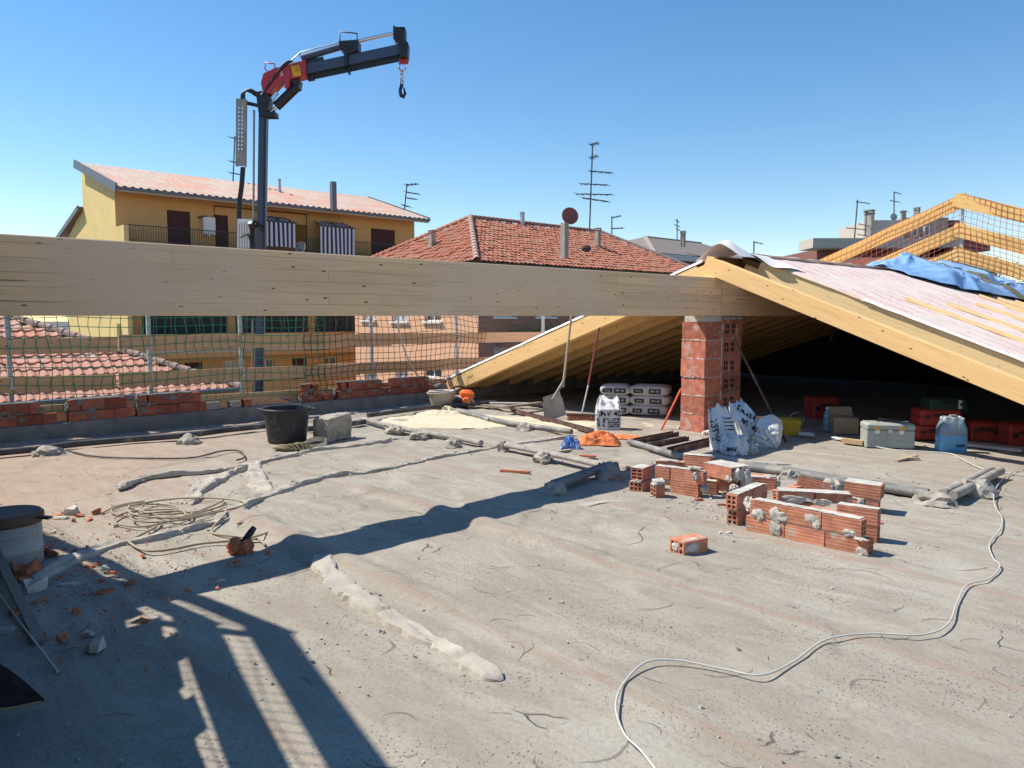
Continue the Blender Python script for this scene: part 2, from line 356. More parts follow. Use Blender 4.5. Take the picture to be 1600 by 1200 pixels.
brickmat('hollow_brick', (.56, .235, .145), (.45, .39, .33), 8, .52)
brickmat('parapet_brick', (.34, .105, .065), (.17, .14, .12), 6, .5)
brickmat('block_brick', (.55, .19, .12), (.52, .36, .3), 6, .5, False)
brickmat('shard_brick', (.5, .17, .09), (.42, .38, .33), 12, .4, False)
plain('black_plastic', (.035, .037, .042), .5, .3, 9, .08, 60, dirt=(.2, .19, .17), dirt_amt=.1)
plain('conduit', (.17, .165, .16), .6, .25, 6, .2, 40, dirt=(.36, .33, .28), dirt_amt=.55)
plain('conduit_dark', (.07, .068, .066), .6, .3, 6, .2, 40, dirt=(.3, .27, .23), dirt_amt=.35)
plain('conduit_dusty', (.33, .3, .26), .85, .25, 9, .6, 30, dirt=(.16, .14, .12), dirt_amt=.4)
plain('cable_white', (.52, .5, .45), .6, .08, 8, 0)
plain('hose_tan', (.36, .29, .2), .7, .15, 8, 0)
plain('sawdust', (.62, .54, .385), 1., .15, 20, 1., 70)
plain('bag_white', (.68, .68, .67), .55, .08, 6, .35, 16, dirt=(.45, .43, .4), dirt_amt=.15)
plain('bag_grey', (.50, .50, .48), .6, .08, 6, .35, 16, dirt=(.35, .34, .32), dirt_amt=.2)
plain('ink', (.03, .03, .035), .7, .1, 8, 0)
plain('red_ink', (.6, .08, .12), .7, .1, 8, 0)
plain('orange_cloth', (.78, .22, .08), .9, .2, 10, .4, 60)
plain('blue_cloth', (.06, .16, .42), .9, .3, 18, .4, 60, dirt=(.6, .62, .66), dirt_amt=.55)
plain('olive_cloth', (.2, .17, .09), .95, .35, 14, .5, 60, dirt=(.34, .3, .22), dirt_amt=.3)
plain('pale_strap', (.55, .5, .42), .9, .15, 10, .2)
plain('beige_bucket', (.36, .3, .22), .75, .2, 8, .15, 30, dirt=(.5, .45, .38), dirt_amt=.3)
plain('saw_orange', (.85, .16, .03), .35, .06, 8, 0, spec=.5)
plain('saw_white', (.6, .57, .52), .45, .1, 12, 0, spec=.5, dirt=(.3, .26, .2), dirt_amt=.3)
plain('dark_metal', (.055, .055, .06), .45, .3, 8, .1, 30, metal=.5)
plain('steel', (.45, .45, .45), .4, .15, 10, .1, 40, metal=.8)
plain('dull_steel', (.33, .31, .28), .65, .25, 8, .2, 40, metal=.3, dirt=(.42, .38, .32), dirt_amt=.5)
plain('galvanised', (.42, .44, .45), .5, .18, 12, .05, 30, metal=.4)
plain('rust_steel', (.1, .055, .045), .8, .4, 10, .4, 40, dirt=(.3, .17, .12), dirt_amt=.3)
plain('red_paint', (.42, .05, .035), .5, .15, 8, .05)
plain('red_stick', (.55, .1, .05), .6, .15, 8, .05)
plain('maroon_stick', (.22, .05, .06), .5, .15, 8, .05)
plain('yellow_plastic', (.5, .3, .02), .5, .12, 8, .05)
plain('tool_grey', (.34, .36, .32), .5, .12, 8, .1, 30, dirt=(.45, .44, .4), dirt_amt=.25)
plain('dark_green', (.02, .07, .05), .45, .15, 8, .05)
plain('brass', (.5, .33, .12), .45, .1, 8, 0, metal=.6)
plain('cardboard', (.42, .29, .17), .9, .12, 10, .1)
plain('crane_navy', (.05, .075, .125), .35, .15, 6, .03, 20, spec=.5)
plain('crane_black', (.016, .018, .024), .45, .25, 6, .1, 20, spec=.5)
plain('crane_red', (.5, .035, .045), .3, .08, 6, .03, 20, spec=.5)
plain('plate_yellow', (.85, .42, .02), .5, .05, 6, 0)
plain('chain_plate', (.36, .33, .29), .6, .2, 5, .1, 20, metal=.3)
plain('chrome', (.75, .76, .78), .18, .05, 5, 0, metal=1)
plain('membrane_edge', (.8, .77, .74), .6, .06, 6, .2, 9)
plain('pale_board', (.48, .46, .42), .85, .1, 6, .1)
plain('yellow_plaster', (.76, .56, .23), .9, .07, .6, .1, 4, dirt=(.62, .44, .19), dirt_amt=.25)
plain('orange_plaster', (.60, .36, .15), .9, .08, .6, .1, 4)  # on the yellow building's front, the darker tone paints its shaded side
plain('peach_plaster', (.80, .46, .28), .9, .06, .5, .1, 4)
plain('brown_plaster', (.38, .2, .14), .9, .08, .5, .1, 4)  # on the peach house's front, shade is put into the plaster colour
plain('beige_plaster', (.5, .45, .38), .9, .07, .4, .05, 4)
plain('maroon_plaster', (.22, .1, .085), .9, .08, .4, .05, 4)
plain('soffit', (.56, .45, .33), .9, .06, 1, .05, 4)
plain('white_trim', (.74, .74, .72), .7, .05, 3, 0)
plain('shutter_brown', (.075, .028, .028), .7, .2, 3, .05)
plain('fascia_metal', (.16, .16, .18), .5, .12, 3, 0, metal=.3)
plain('loggia_dark', (.02, .05, .05), .6, .4, 1, 0)  # dark green fill painted for the shade and reflections in the loggia openings
plain('boiler_white', (.72, .72, .72), .4, .05, 4, 0)
plain('grey_shingle', (.215, .185, .165), .95, .1, 1.5, .3, 6)
plain('fiber_cement', (.52, .40, .325), .9, .12, .8, .3, 6, dirt=(.60, .28, .2), dirt_amt=.55)
plain('tile_red', (.44, .17, .105), .9, .3, 3., .4, 20, dirt=(.36, .25, .2), dirt_amt=.45)
plain('tile_pale', (.52, .23, .155), .9, .28, 3, .4, 20, dirt=(.46, .37, .30), dirt_amt=.6)
plain('tile_dusty', (.44, .3, .24), .9, .25, 3, .4, 20, dirt=(.3, .26, .22), dirt_amt=.5)
plain('under_tile', (.1, .075, .06), .95, .2, 3, .2)
plain('antenna_metal', (.13, .14, .15), .5, .1, 3, 0, metal=.4)
plain('dish_red', (.3, .09, .085), .5, .08, 3, 0)
plain('bark', (.09, .07, .05), .95, .2, 5, .4)
plain('leaf', (.055, .085, .03), .8, .35, 1.2, 0)
plain('plant_green', (.12, .22, .04), .8, .35, 4, 0)
plain('ground_city', (.12, .115, .105), .95, .15, .05, 0)
plain('chimney_plaster', (.36, .31, .26), .9, .15, 3, .2, 10)
plain('net_green', (.03, .25, .13), .6, .1, 3, 0)
plain('net_brown', (.085, .055, .035), .7, .1, 3, 0)
plain('net_red', (.42, .09, .05), .7, .1, 3, 0)
plain('lid_brown', (.12, .07, .05), .7, .25, 6, .2)
plain('drum_pale', (.36, .38, .38), .7, .15, 5, .3, 14, dirt=(.26, .24, .2), dirt_amt=.4)
plain('tub_dark', (.035, .035, .045), .5, .3, 6, .15, dirt=(.14, .12, .1), dirt_amt=.3)
plain('tarp_blue', (.22, .40, .66), .5, .14, 4, .5, 12, spec=.35, dirt=(.3, .48, .7), dirt_amt=.5)
plain('tarp_olive', (.17, .17, .12), .6, .14, 4, .3, 10)
stripes('awning', (.035, .04, .075), (.6, .6, .66), 1.0, 'X')
def glassm(name, col, rough=.06, trans=0.):
    m, n, l, b = nt(name, rough, 0, .6); b.inputs['Base Color'].default_value = (*col, 1); b.inputs['Transmission Weight'].default_value = trans; return m
glassm('window_glass', (.05, .075, .09)); glassm('curtain_glass', (.42, .45, .47), .12); glassm('bottle_plastic', (.45, .66, .8), .1, .7); glassm('shrink_film', (.6, .75, .85), .2, .75)
def membrane():
    m, n, l, b = nt('membrane', .75, 0, .1)
    tc = n.new('ShaderNodeTexCoord').outputs['Object']     # object x = t, y = down slope
    a = ND(n, 'ShaderNodeTexNoise', Scale=2., Detail=5.); l.new(tc, a.inputs[0])
    c = ramp(n, l, a.outputs[0], [(.3, (.72, .575, .50)), (.7, (.81, .675, .60))])
    # printed red lines of small letters, running down the slope
    br = ND(n, 'ShaderNodeTexBrick', Scale=1.); br.inputs['Brick Width'].default_value = .9; br.inputs['Row Height'].default_value = .42; br.inputs['Mortar Size'].default_value = 0.
    sp = n.new('ShaderNodeSeparateXYZ'); l.new(tc, sp.inputs[0])
    def frac(src, mul, off=0.):
        x = ND(n, 'ShaderNodeMath', operation='MULTIPLY_ADD'); l.new(src, x.inputs[0]); x.inputs[1].default_value = mul; x.inputs[2].default_value = off
        y = ND(n, 'ShaderNodeMath', operation='FRACT'); l.new(x.outputs[0], y.inputs[0]); return x.outputs[0], y.outputs[0]
    nodes = []
    def mul(a_, b_):
        x = ND(n, 'ShaderNodeMath', operation='MULTIPLY'); l.new(a_, x.inputs[0]); l.new(b_, x.inputs[1]); return x.outputs[0]
    skew = ND(n, 'ShaderNodeMath', operation='MULTIPLY_ADD'); l.new(sp.outputs[1], skew.inputs[0]); skew.inputs[1].default_value = .22; l.new(sp.outputs[0], skew.inputs[2])
    row_i, row = frac(skew.outputs[0], 1/.36)
    bandm = ramp(n, l, row, [(.0, fgray(1)), (.28, fgray(0))], 'CONSTANT')
    _, col_ = frac(sp.outputs[1], 1/1.35)
    colm = ramp(n, l, col_, [(.0, fgray(1)), (.62, fgray(0))], 'CONSTANT')
    mp = ND(n, 'ShaderNodeMapping'); mp.inputs['Scale'].default_value = (26, 13, 1); l.new(tc, mp.inputs[0])
    le = ND(n, 'ShaderNodeTexNoise', Scale=1.6, Detail=1.); l.new(mp.outputs[0], le.inputs[0])
    lm = ramp(n, l, le.outputs[0], [(.5, fgray(0)), (.53, fgray(.75))])
    c = mixc(n, l, mul(mul(bandm, colm), lm), c, (.66, .2, .24))
    l.new(c, b.inputs['Base Color'])
    bn = ND(n, 'ShaderNodeTexNoise', Scale=3.5, Detail=4., Distortion=1.); l.new(tc, bn.inputs[0])
    bp = ND(n, 'ShaderNodeBump', Strength=.5, Distance=.03); l.new(bn.outputs[0], bp.inputs['Height']); l.new(bp.outputs[0], b.inputs['Normal'])
membrane()
M_ = MAT
# ------------------------------------------------------------------ shape makers
def lump_mb(size, seed=0, rough=.35, sub=3, M=None, mb=None, flat=False):
    import bmesh
    bm = bmesh.new(); bmesh.ops.create_icosphere(bm, subdivisions=sub, radius=1)
    mb = mb or MB(); sx, sy, sz = size; vs = []
    for v in bm.verts:
        p = v.co; k = 1+rough*.8*noise.noise(p*1.7+Vector((seed*7.1, seed*3.3, seed)))+rough*.6*noise.noise(p*4.3+Vector((seed, 9, seed*2)))+rough*.45*noise.noise(p*10+Vector((2, seed, 1)))
        vs.append((p.x*k*sx, p.y*k*sy, max(-.01, p.z*k*sz) if flat else p.z*k*sz))
    mb.add(vs, [tuple(x.index for x in f.verts) for f in bm.faces], M); bm.free(); return mb
def shard_mb(size, seed, M=None, mb=None):
    rn = random.Random(seed); mb = mb or MB(); sx, sy, sz = size
    vs = []
    for z in (0, 1):
        k = 5
        for i in range(k):
            a = 2*math.pi*(i+rn.uniform(-.25, .25))/k; r = rn.uniform(.6, 1.05)*(1 if z == 0 else .85)
            vs.append((sx*r*math.cos(a), sy*r*math.sin(a)*rn.uniform(.8, 1.1), sz*(z*rn.uniform(.35, 1.1))))
    mb.add(vs, [(4, 3, 2, 1, 0), (5, 6, 7, 8, 9)]+[(i, (i+1) % 5, (i+1) % 5+5, i+5) for i in range(5)], M); return mb
def brick_mb(L=.24, T=.08, Hh=.12, ny=2, nz=3, ends=True, deep=.03):
    """origin at bottom-front-left corner, x along length, y depth, z up; holes in both ends"""
    mb = MB(); b = .0025
    mb.add([(0, 0, 0), (L, 0, 0), (L, T, 0), (0, T, 0), (0, 0, Hh), (L, 0, Hh), (L, T, Hh), (0, T, Hh)], [(0, 3, 2, 1), (4, 5, 6, 7), (0, 1, 5, 4), (2, 3, 7, 6)])
    w = .011
    for x0, dx in ((0, 1), (L, -1)):
        ops = []
        cy = (T-w*(ny+1))/ny; cz = (Hh-w*(nz+1))/nz
        for i in range(ny):
            for j in range(nz): ops.append((w+i*(cy+w), w+i*(cy+w)+cy, w+j*(cz+w), w+j*(cz+w)+cz))
        ys = sorted({0, T, *[o[0] for o in ops], *[o[1] for o in ops]}); zs = sorted({0, Hh, *[o[2] for o in ops], *[o[3] for o in ops]})
        for a, c in zip(ys, ys[1:]):
            for d, e in zip(zs, zs[1:]):
                m, n2 = (a+c)/2, (d+e)/2; q = [(x0, a, d), (x0, c, d), (x0, c, e), (x0, a, e)]
                if any(o[0] < m < o[1] and o[2] < n2 < o[3] for o in ops):
                    qi = [(x0+dx*deep, y, z) for _, y, z in q]
                    mb.add(q+qi, [(4, 5, 6, 7)]+[(k, (k+1) % 4, (k+1) % 4+4, k+4) for k in range(4)])
                else: mb.add(q, [(0, 1, 2, 3)])
    return mb
BR_MESH = {}
def brick_mesh(L, T=.08, Hh=.12, ny=2, nz=3, mat='hollow_brick'):
    k = (round(L, 2), T, Hh, ny, nz, mat)
    if k not in BR_MESH: BR_MESH[k] = brick_mb(L, T, Hh, ny, nz).mesh('brick', M_[mat])
    return BR_MESH[k]
def pillow(L, W, Hh, seed=0, p=.35, q=.5, M=None, mb=None, nu=28, nv=15, wr=.04):
    """superellipsoid bag lying flat, centre origin, full sizes"""
    mb = mb or MB(); vs = []; fs = []
    sg = lambda x, k: math.copysign(abs(x)**k, x)
    for j in range(nv):
        v = -math.pi/2+math.pi*j/(nv-1)
        for i in range(nu):
            u = 2*math.pi*i/nu
            x = sg(math.cos(v), q)*sg(math.cos(u), p); y = sg(math.cos(v), q)*sg(math.sin(u), p); z = sg(math.sin(v), q)
            k = 1+wr*noise.noise(Vector((x*3+seed*5, y*3, z*2+seed)))+wr*.6*noise.noise(Vector((x*8, y*8+seed, z*6)))
            vs.append((x*L/2*k, y*W/2*k, z*Hh/2*k*(1-.25*abs(x)**4-.12*abs(y)**4)))
    for j in range(nv-1):
        for i in range(nu):
            i2 = (i+1) % nu; fs.append((j*nu+i, j*nu+i2, (j+1)*nu+i2, (j+1)*nu+i))
    return mb.add(vs, fs, M)
def rbox_mb(sx, sy, sz, r=.01, M=None, mb=None, mi=0):
    """box with chamfered vertical and top edges, base centre origin"""
    mb = mb or MB(); rings = []
    def ring(ix, z):
        x, y = sx/2-ix, sy/2-ix; c = r
        return [(x-c, -y, z), (x, -y+c, z), (x, y-c, z), (x-c, y, z), (-x+c, y, z), (-x, y-c, z), (-x, -y+c, z), (-x+c, -y, z)]
    R = [ring(0, 0), ring(0, sz-r), ring(r, sz)]; vs = [v for q in R for v in q]
    fs = [tuple(range(7, -1, -1)), tuple(range(16, 24))]+[(j*8+i, j*8+(i+1) % 8, (j+1)*8+(i+1) % 8, (j+1)*8+i) for j in range(2) for i in range(8)]
    return mb.add(vs, fs, M, mi)
def text_mesh(s, size, mat, bold=False):
    cu = bpy.data.curves.new('lettering', 'FONT'); cu.body = s; cu.size = size; cu.extrude = .0012; cu.align_x = 'CENTER'; cu.align_y = 'CENTER'
    if bold: cu.offset = size*.022
    o = bpy.data.objects.new('t', cu); scene.collection.objects.link(o)
    me = bpy.data.meshes.new_from_object(o); bpy.data.objects.remove(o); me.materials.clear(); me.materials.append(M_[mat]); me.name = 'lettering'
    return me
def text(s, size, mat, parent, M, bold=True, name='lettering'):   # text faces local +Z of M
    return obj(name, text_mesh(s, size, mat, bold), None, parent, M)
def timber(name, p, q, w, h, mat, parent, extra=None, smooth=None, over=0.):
    """beam from p to q (centre line), local x along length so that grain follows"""
    M = dirM(p, q); L = (Vector(q)-Vector(p)).length; mb = MB(); c = min(w, h)*.04
    poly = [(-w/2+c, -h/2), (w/2-c, -h/2), (w/2, -h/2+c), (w/2, h/2-c), (w/2-c, h/2), (-w/2+c, h/2), (-w/2, h/2-c), (-w/2, -h/2+c)]
    vs = [(x, a, b_) for x in (0, L) for a, b_ in poly]
    mb.add(vs, [tuple(range(7, -1, -1)), tuple(range(8, 16))]+[(i, (i+1) % 8, (i+1) % 8+8, i+8) for i in range(8)])
    return obj(name, mb, M_[mat], parent, M)

# ================================================================== SETTING
g = MB(); g.add([(-1500, -1500, -9.5), (1500, -1500, -9.5), (1500, 1500, -9.5), (-1500, 1500, -9.5)], [(0, 1, 2, 3)])
tag(obj('ground', g, M_['ground_city']), kind='structure')
def fh(x, y):
    v = Vector((x, y, 0))
    return .010*noise.noise(v*.8)+.004*noise.noise(v*3.1)+.0018*noise.noise(v*11)
def slab():
    # fine sheet in front of the camera in (t,e); coarser elsewhere
    t0, t1, e0, e1, st = -12.0, 9.4, -5.25, 6.6, .025
    nt_ = int((t1-t0)/st)+1; ne = int((e1-e0)/st)+1
    T, Ee = np.meshgrid(np.linspace(t0, t1, nt_), np.linspace(e0, e1, ne))
    X = P0.x+RV.x*T+DV.x*Ee; Y = P0.y+RV.y*T+DV.y*Ee
    rng = np.random.default_rng(3)
    def vn(X, Y, s, seed):
        r = np.random.default_rng(seed).random((256, 256)); x = X*s+500; y = Y*s+500
        xi = np.floor(x).astype(int); yi = np.floor(y).astype(int); fx = x-xi; fy = y-yi; fx = fx*fx*(3-2*fx); fy = fy*fy*(3-2*fy)
        g_ = lambda a, b: r[a % 256, b % 256]
        return (g_(xi, yi)*(1-fx)+g_(xi+1, yi)*fx)*(1-fy)+(g_(xi, yi+1)*(1-fx)+g_(xi+1, yi+1)*fx)*fy-.5
    Z = .018*vn(X, Y, .6, 1)+.012*vn(X, Y, 1.9, 2)+.006*vn(X, Y, 5, 3)+.004*vn(X, Y, 12, 4)
    # trowel ledges: sharp little steps
    s_ = vn(X, Y, 1.3, 7)+.35*vn(X, Y, 4, 8); Z += .008*np.tanh((s_-.12)*60)*np.clip((vn(X, Y, .9, 9)+.02)*12, 0, 1); s2 = vn(X, Y, 2.3, 17)+.4*vn(X, Y, 7, 18); Z += .005*np.tanh((s2-.16)*50)*np.clip((vn(X, Y, 1.2, 19)-.05)*12, 0, 1)
    # slightly proud strips on the joists
    d_ = np.abs(((T+6.09+.565) % 1.13)-.565); Z += .006*np.exp(-(d_/.07)**2)+(.034+.03*vn(X, Y, 2., 21))*np.exp(-(d_/.11)**4)*(1/(1+np.exp((T+4.5)*8)))*(1/(1+np.exp(-(T+6.6)*12)))*(1/(1+np.exp(-(Ee+.3)*6)))*np.exp(-(np.clip(Ee-1.9, 0, 9)/.6)**2)
    Z -= .006
    co = np.stack([X.ravel(), Y.ravel(), Z.ravel()], 1).astype(np.float32)
    idx = np.arange(nt_*ne).reshape(ne, nt_); q = np.stack([idx[:-1, :-1], idx[1:, :-1], idx[1:, 1:], idx[:-1, 1:]], -1).reshape(-1, 4)
    me = bpy.data.meshes.new('floor'); me.vertices.add(len(co)); me.vertices.foreach_set('co', co.ravel())
    me.loops.add(q.size); me.loops.foreach_set('vertex_index', q.ravel().astype(np.int32)); me.polygons.add(len(q))
    me.polygons.foreach_set('loop_start', np.arange(0, q.size, 4, dtype=np.int32)); me.polygons.foreach_set('use_smooth', np.ones(len(q), bool))
    me.materials.append(M_['slab_concrete']); me.update(calc_edges=True); me.validate()
    o = obj('floor', me); tag(o, kind='structure')
slab()
b = MB(); b.fbox(-15.2, 9.6, -5.25, 7.6, -.35, -.06); b.fbox(-15.2, 9.6, -5.4, 7.6, -9.4, -.36)
single('apartment_block_below', b, M_['orange_plaster'], 'plastered building block that carries the bare concrete attic floor', 'building', LW(-3, 1, -9.4))

# mortar ridges on the slab
RIDGE_PATHS = []
def ridge(px, w, h, seed, label, mat='mortar', pale=False):
    P = smooth_path([G(*p) for p in px], 8); rn = random.Random(seed); path = []
    for a, b_ in zip(P, P[1:]):
        n_ = max(1, int((b_-a).length/.02)); path += [a.lerp(b_, i/n_) for i in range(n_)]
    RIDGE_PATHS.append(([p.copy() for p in path[::3]], w))
    mb = MB(); K = 11; N = len(path)
    vs = []
    for i, p in enumerate(path):
        t = (path[min(i+1, N-1)]-path[max(i-1, 0)]).normalized(); sd = Vector((-t.y, t.x, 0)); u = i/(N-1)
        endk = min(1, u*N/5, (1-u)*N/5)**.6
        ww = w*1.1*(.8+.45*noise.noise(p*2+Vector((seed, 0, 0)))+.3*noise.noise(p*7+Vector((0, 0, seed)))+.25*noise.noise(p*26))*max(.15, endk)
        for k in range(K):
            s = -1+2*k/(K-1); pr = min(1, max(0, (1-abs(s))*3.2))**.8
            arc = i*.02/.42+1.6*noise.noise(p*1.1+Vector((seed, 1, 1))); bk = math.floor(arc); fr = arc-bk; kb = .9+.2*random.Random(bk*31+seed).random()
            if fr < .05+.05*noise.noise(Vector((k*1.5, bk, seed))): kb *= .5
            hz = kb*h*.8*pr*(.8+.8*noise.noise(p*4+Vector((0, seed, k*.15)))+.25*noise.noise(p*13+Vector((k*.4, 0, seed)))+.16*noise.noise(p*38+Vector((k*1.3, 0, seed))))*endk
            q = p+sd*(s*ww+.35*w*noise.noise(p*2.2+Vector((9, 9, seed)))+.16*w*noise.noise(p*14+Vector((s*2, 9, seed)))); vs.append(Vector((q.x, q.y, hz-(.012 if abs(s) > .99 else -.002))))
    fs = [(i*K+k, i*K+k+1, (i+1)*K+k+1, (i+1)*K+k) for i in range(N-1) for k in range(K-1)]
    mb.add(vs, fs); return single('mortar_ridge', mb, M_['ridge_mortar'], label, 'mortar ridge', smooth=24)
ridge([(492, 862), (525, 905), (575, 945), (640, 985), (700, 1020), (755, 1050), (790, 1065)], .07, .035, 1, 'thick pale mortar ridge ending in the open floor at the centre foreground', 'mortar_pale')
ridge([(40, 915), (105, 882), (168, 855), (215, 846), (261, 837), (310, 825), (354, 810), (384, 789), (430, 770), (480, 753), (530, 741), (580, 738)], .055, .035, 2, 'long mortar ridge passing under the coiled hose', 'mortar_pale')
ridge([(570, 739), (640, 725), (700, 712), (760, 702), (830, 690), (900, 682)], .05, .03, 3, 'straight mortar ridge running towards the orange cloth', 'mortar')
ridge([(183, 763), (215, 750), (260, 742), (330, 736), (385, 727), (440, 714), (500, 704), (560, 697), (640, 684)], .05, .035, 4, 'wavy mortar ridge in front of the black bucket', 'mortar_pale')
ridge([(394, 722), (403, 745), (412, 762), (424, 773)], .08, .035, 5, 'short wide whitish mortar strip left of centre', 'mortar_pale')
ridge([(385, 729), (345, 745), (312, 765), (300, 790)], .075, .04, 6, 'short mortar strip leading into the hose coil', 'mortar_pale')
ridge([(1110, 712), (1170, 722), (1240, 726)], .05, .02, 7, 'thin mortar streak behind the brick heap', 'mortar')
ridge([(860, 800), (905, 792), (940, 785), (985, 783)], .05, .012, 8, 'faint mortar smear in front of the left brick heap', 'mortar')

# ================================================================== RIDGE BEAM
def big_beam(t0, t1, label, lam='glulam'):
    M = FR @ TR((t0, 0, 1.45)); mb = MB(); L = t1-t0; c = .006
    poly = [(c, 0), (.2-c, 0), (.2, c), (.2, .47-c), (.2-c, .47), (c, .47), (0, .47-c), (0, c)]
    vs = [(x, a, z) for x in (0, L) for a, z in poly]
    mb.add(vs, [tuple(range(8)), tuple(range(15, 7, -1))]+[(i, i+8, (i+1) % 8+8, (i+1) % 8) for i in range(8)])
    return tag(obj('ridge_beam', mb, M_[lam], None, M), label, 'beam', 'glued laminated ridge beams')
big_beam(-14.6, .083, 'long bare glued timber ridge beam spanning the open attic up to the brick pillar')
big_beam(.09, 9.2, 'glued timber ridge beam under the finished roof, right of the joint over the pillar')

# ================================================================== BRICK PILLARS
def block_mb(t0, t1, e0, e1, hgt, holes=None):
    mb = MB(); rn = random.Random(int(t0*100)); M = None
    mb.box((t0, -e1, 0), (t1, -e0, hgt))
    return mb
def perf_block(tw, ew, hg):
    """front face (facing +e, local y=0) with two clusters of slots"""
    mb = MB(); ops = []
    for cx in (.2, .5):
        for i in range(2):
            for j in range(2): ops.append((tw*cx+i*.05, tw*cx+i*.05+.036, hg*.25+j*.065, hg*.25+j*.065+.05))
    mb.facade(I4, 0, tw, 0, hg, ops, .03)
    for i_, f_ in enumerate(mb.f):
        if any(mb.v[k].y > .001 for k in f_): mb.mi[i_] = 1  # slot insides coloured black to imitate the shade in the holes
    for o in ops: mb.add([(o[0], .03, o[2]), (o[1], .03, o[2]), (o[1], .03, o[3]), (o[0], .03, o[3])], [(0, 1, 2, 3)], None, 1)
    mb.add([(0, 0, 0), (tw, 0, 0), (tw, ew, 0), (0, ew, 0), (0, 0, hg), (tw, 0, hg), (tw, ew, hg), (0, ew, hg)], [(0, 3, 2, 1), (4, 5, 6, 7), (1, 2, 6, 5), (2, 3, 7, 6), (3, 0, 4, 7)])
    return mb
PIL = thing('brick_pillar', 'sunlit red hollow block pillar with pale mortar joints holding the ridge beam', 'pillar', FR @ TR((-.23, .01, 0)))
hb = .222; m1 = MB(); m1.box((0, 0, 0), (.37, .345, hb)); bl = m1.mesh('block', M_['block_brick'])
rn = random.Random(4); z = .0
for i in range(6):
    obj('block', bl, None, PIL, FR @ TR((-.23+rn.uniform(-.006, .006), .01+rn.uniform(-.004, .004), z)) @ TR((.18, .24, 0)) @ RZ(rn.uniform(-.012, .012)) @ TR((-.18, -.24, 0)))
    z += hb
    if i < 5:
        mj = MB(); mj.box((-.224, .014, z), (.134, .349, z+.010), FR)
        for _ in range(9): lump_mb((rn.uniform(.012, .03), .008, rn.uniform(.006, .012)), rn.random()*50, .5, 1, FR @ TR((-.231, rn.uniform(.03, .33), z+.004)) @ RZ(1.57), mj)
        for _ in range(5): lump_mb((rn.uniform(.012, .03), .008, rn.uniform(.006, .012)), rn.random()*50, .5, 1, FR @ TR((rn.uniform(-.2, .12), .008, z+.004)), mj)
        obj('mortar_joint', mj, M_['mortar_pale'], PIL); z += .009
mj = MB(); mj.box((-.215, .02, z), (.13, .33, 1.449), FR); obj('mortar_cap', mj, M_['mortar_pale'], PIL)
mj = MB()
for i in range(12): lump_mb((rn.uniform(.05, .1), rn.uniform(.04, .08), .05), i+3, .4, 2, FR @ TR((rn.uniform(-.28, .15), rn.choice([rn.uniform(-.06, .02), rn.uniform(0, .5)]) if i % 2 else rn.uniform(-.05, .0), .0)), mj, True)
mk = MB()
for i in range(26): lump_mb((rn.uniform(.006, .016), .006, rn.uniform(.02, .06)), i+60, .5, 2, FR @ TR((.135, .008, rn.uniform(.05, 1.4))), mk)
obj('mortar_smear', mk, M_['mortar_pale'], PIL, smooth=40)
obj('mortar_footing', mj, M_['mortar_pale'], PIL)
PIL2 = thing('brick_pillar', 'shaded perforated block pillar standing right behind the sunlit pillar', 'pillar', FR @ TR((.15, .06, 0)))
pb = perf_block(.5, .33, .226).mesh('block', [M_['block_brick'], M_['ink']]); pb2 = perf_block(.5, .33, .226)
z = 0
for i in range(6):
    obj('block', pb, None, PIL2, FR @ TR((.175+rn.uniform(-.006, .01), .05+rn.uniform(-.012, .012), z)))
    z += .226
    if i < 5: mj = MB(); mj.box((.155, .036, z), (.64, .35, z+.008), FR); obj('mortar_joint', mj, M_['mortar'], PIL2); z += .008
mj = MB(); mj.box((.15, .04, z), (.62, .34, 1.449), FR); lump_mb((.25, .03, .03), 5, .5, 2, FR @ TR((.4, .03, 1.42)), mj); obj('mortar_cap', mj, M_['mortar'], PIL2)

# ================================================================== ROOF RIGHT (over the attic)
SLR, SLL = .392, .345
ROOF = thing('timber_roof', 'new timber roof covered with pale printed membrane over the dark attic', 'roof', LW(0, 0, 1.92))
def zr(e): return 1.92-SLR*e if e > 0 else 1.92+SLL*e
RD = .22     # rafter depth, vertical
def rafter(t, e0, e1, w=.12, name='rafter', dz=0., dep=RD, mat='rafter_wood', label=None, par=ROOF):
    a = LW(t, e0, zr(e0)+dep/2+dz); b_ = LW(t, e1, zr(e1)+dep/2+dz)
    if e0 < 0 < e1: a.z = 1.92-SLR*e0+dep/2+dz
    o = timber(name, a, b_, w, dep*.93, mat, par)
    if label: o['label'] = label
    return o
rafter(-.0, -.16, 5.7, .12, label='sunlit outer rafter running down to the right')
rafter(.0, -5.42, -.02, .12, label='outer rafter of the far slope, running down to the left')
for i in range(0, 14):
    rafter(.53+.62*i, .06, 5.7); rafter(.62+.62*i, -5.42, -.06)
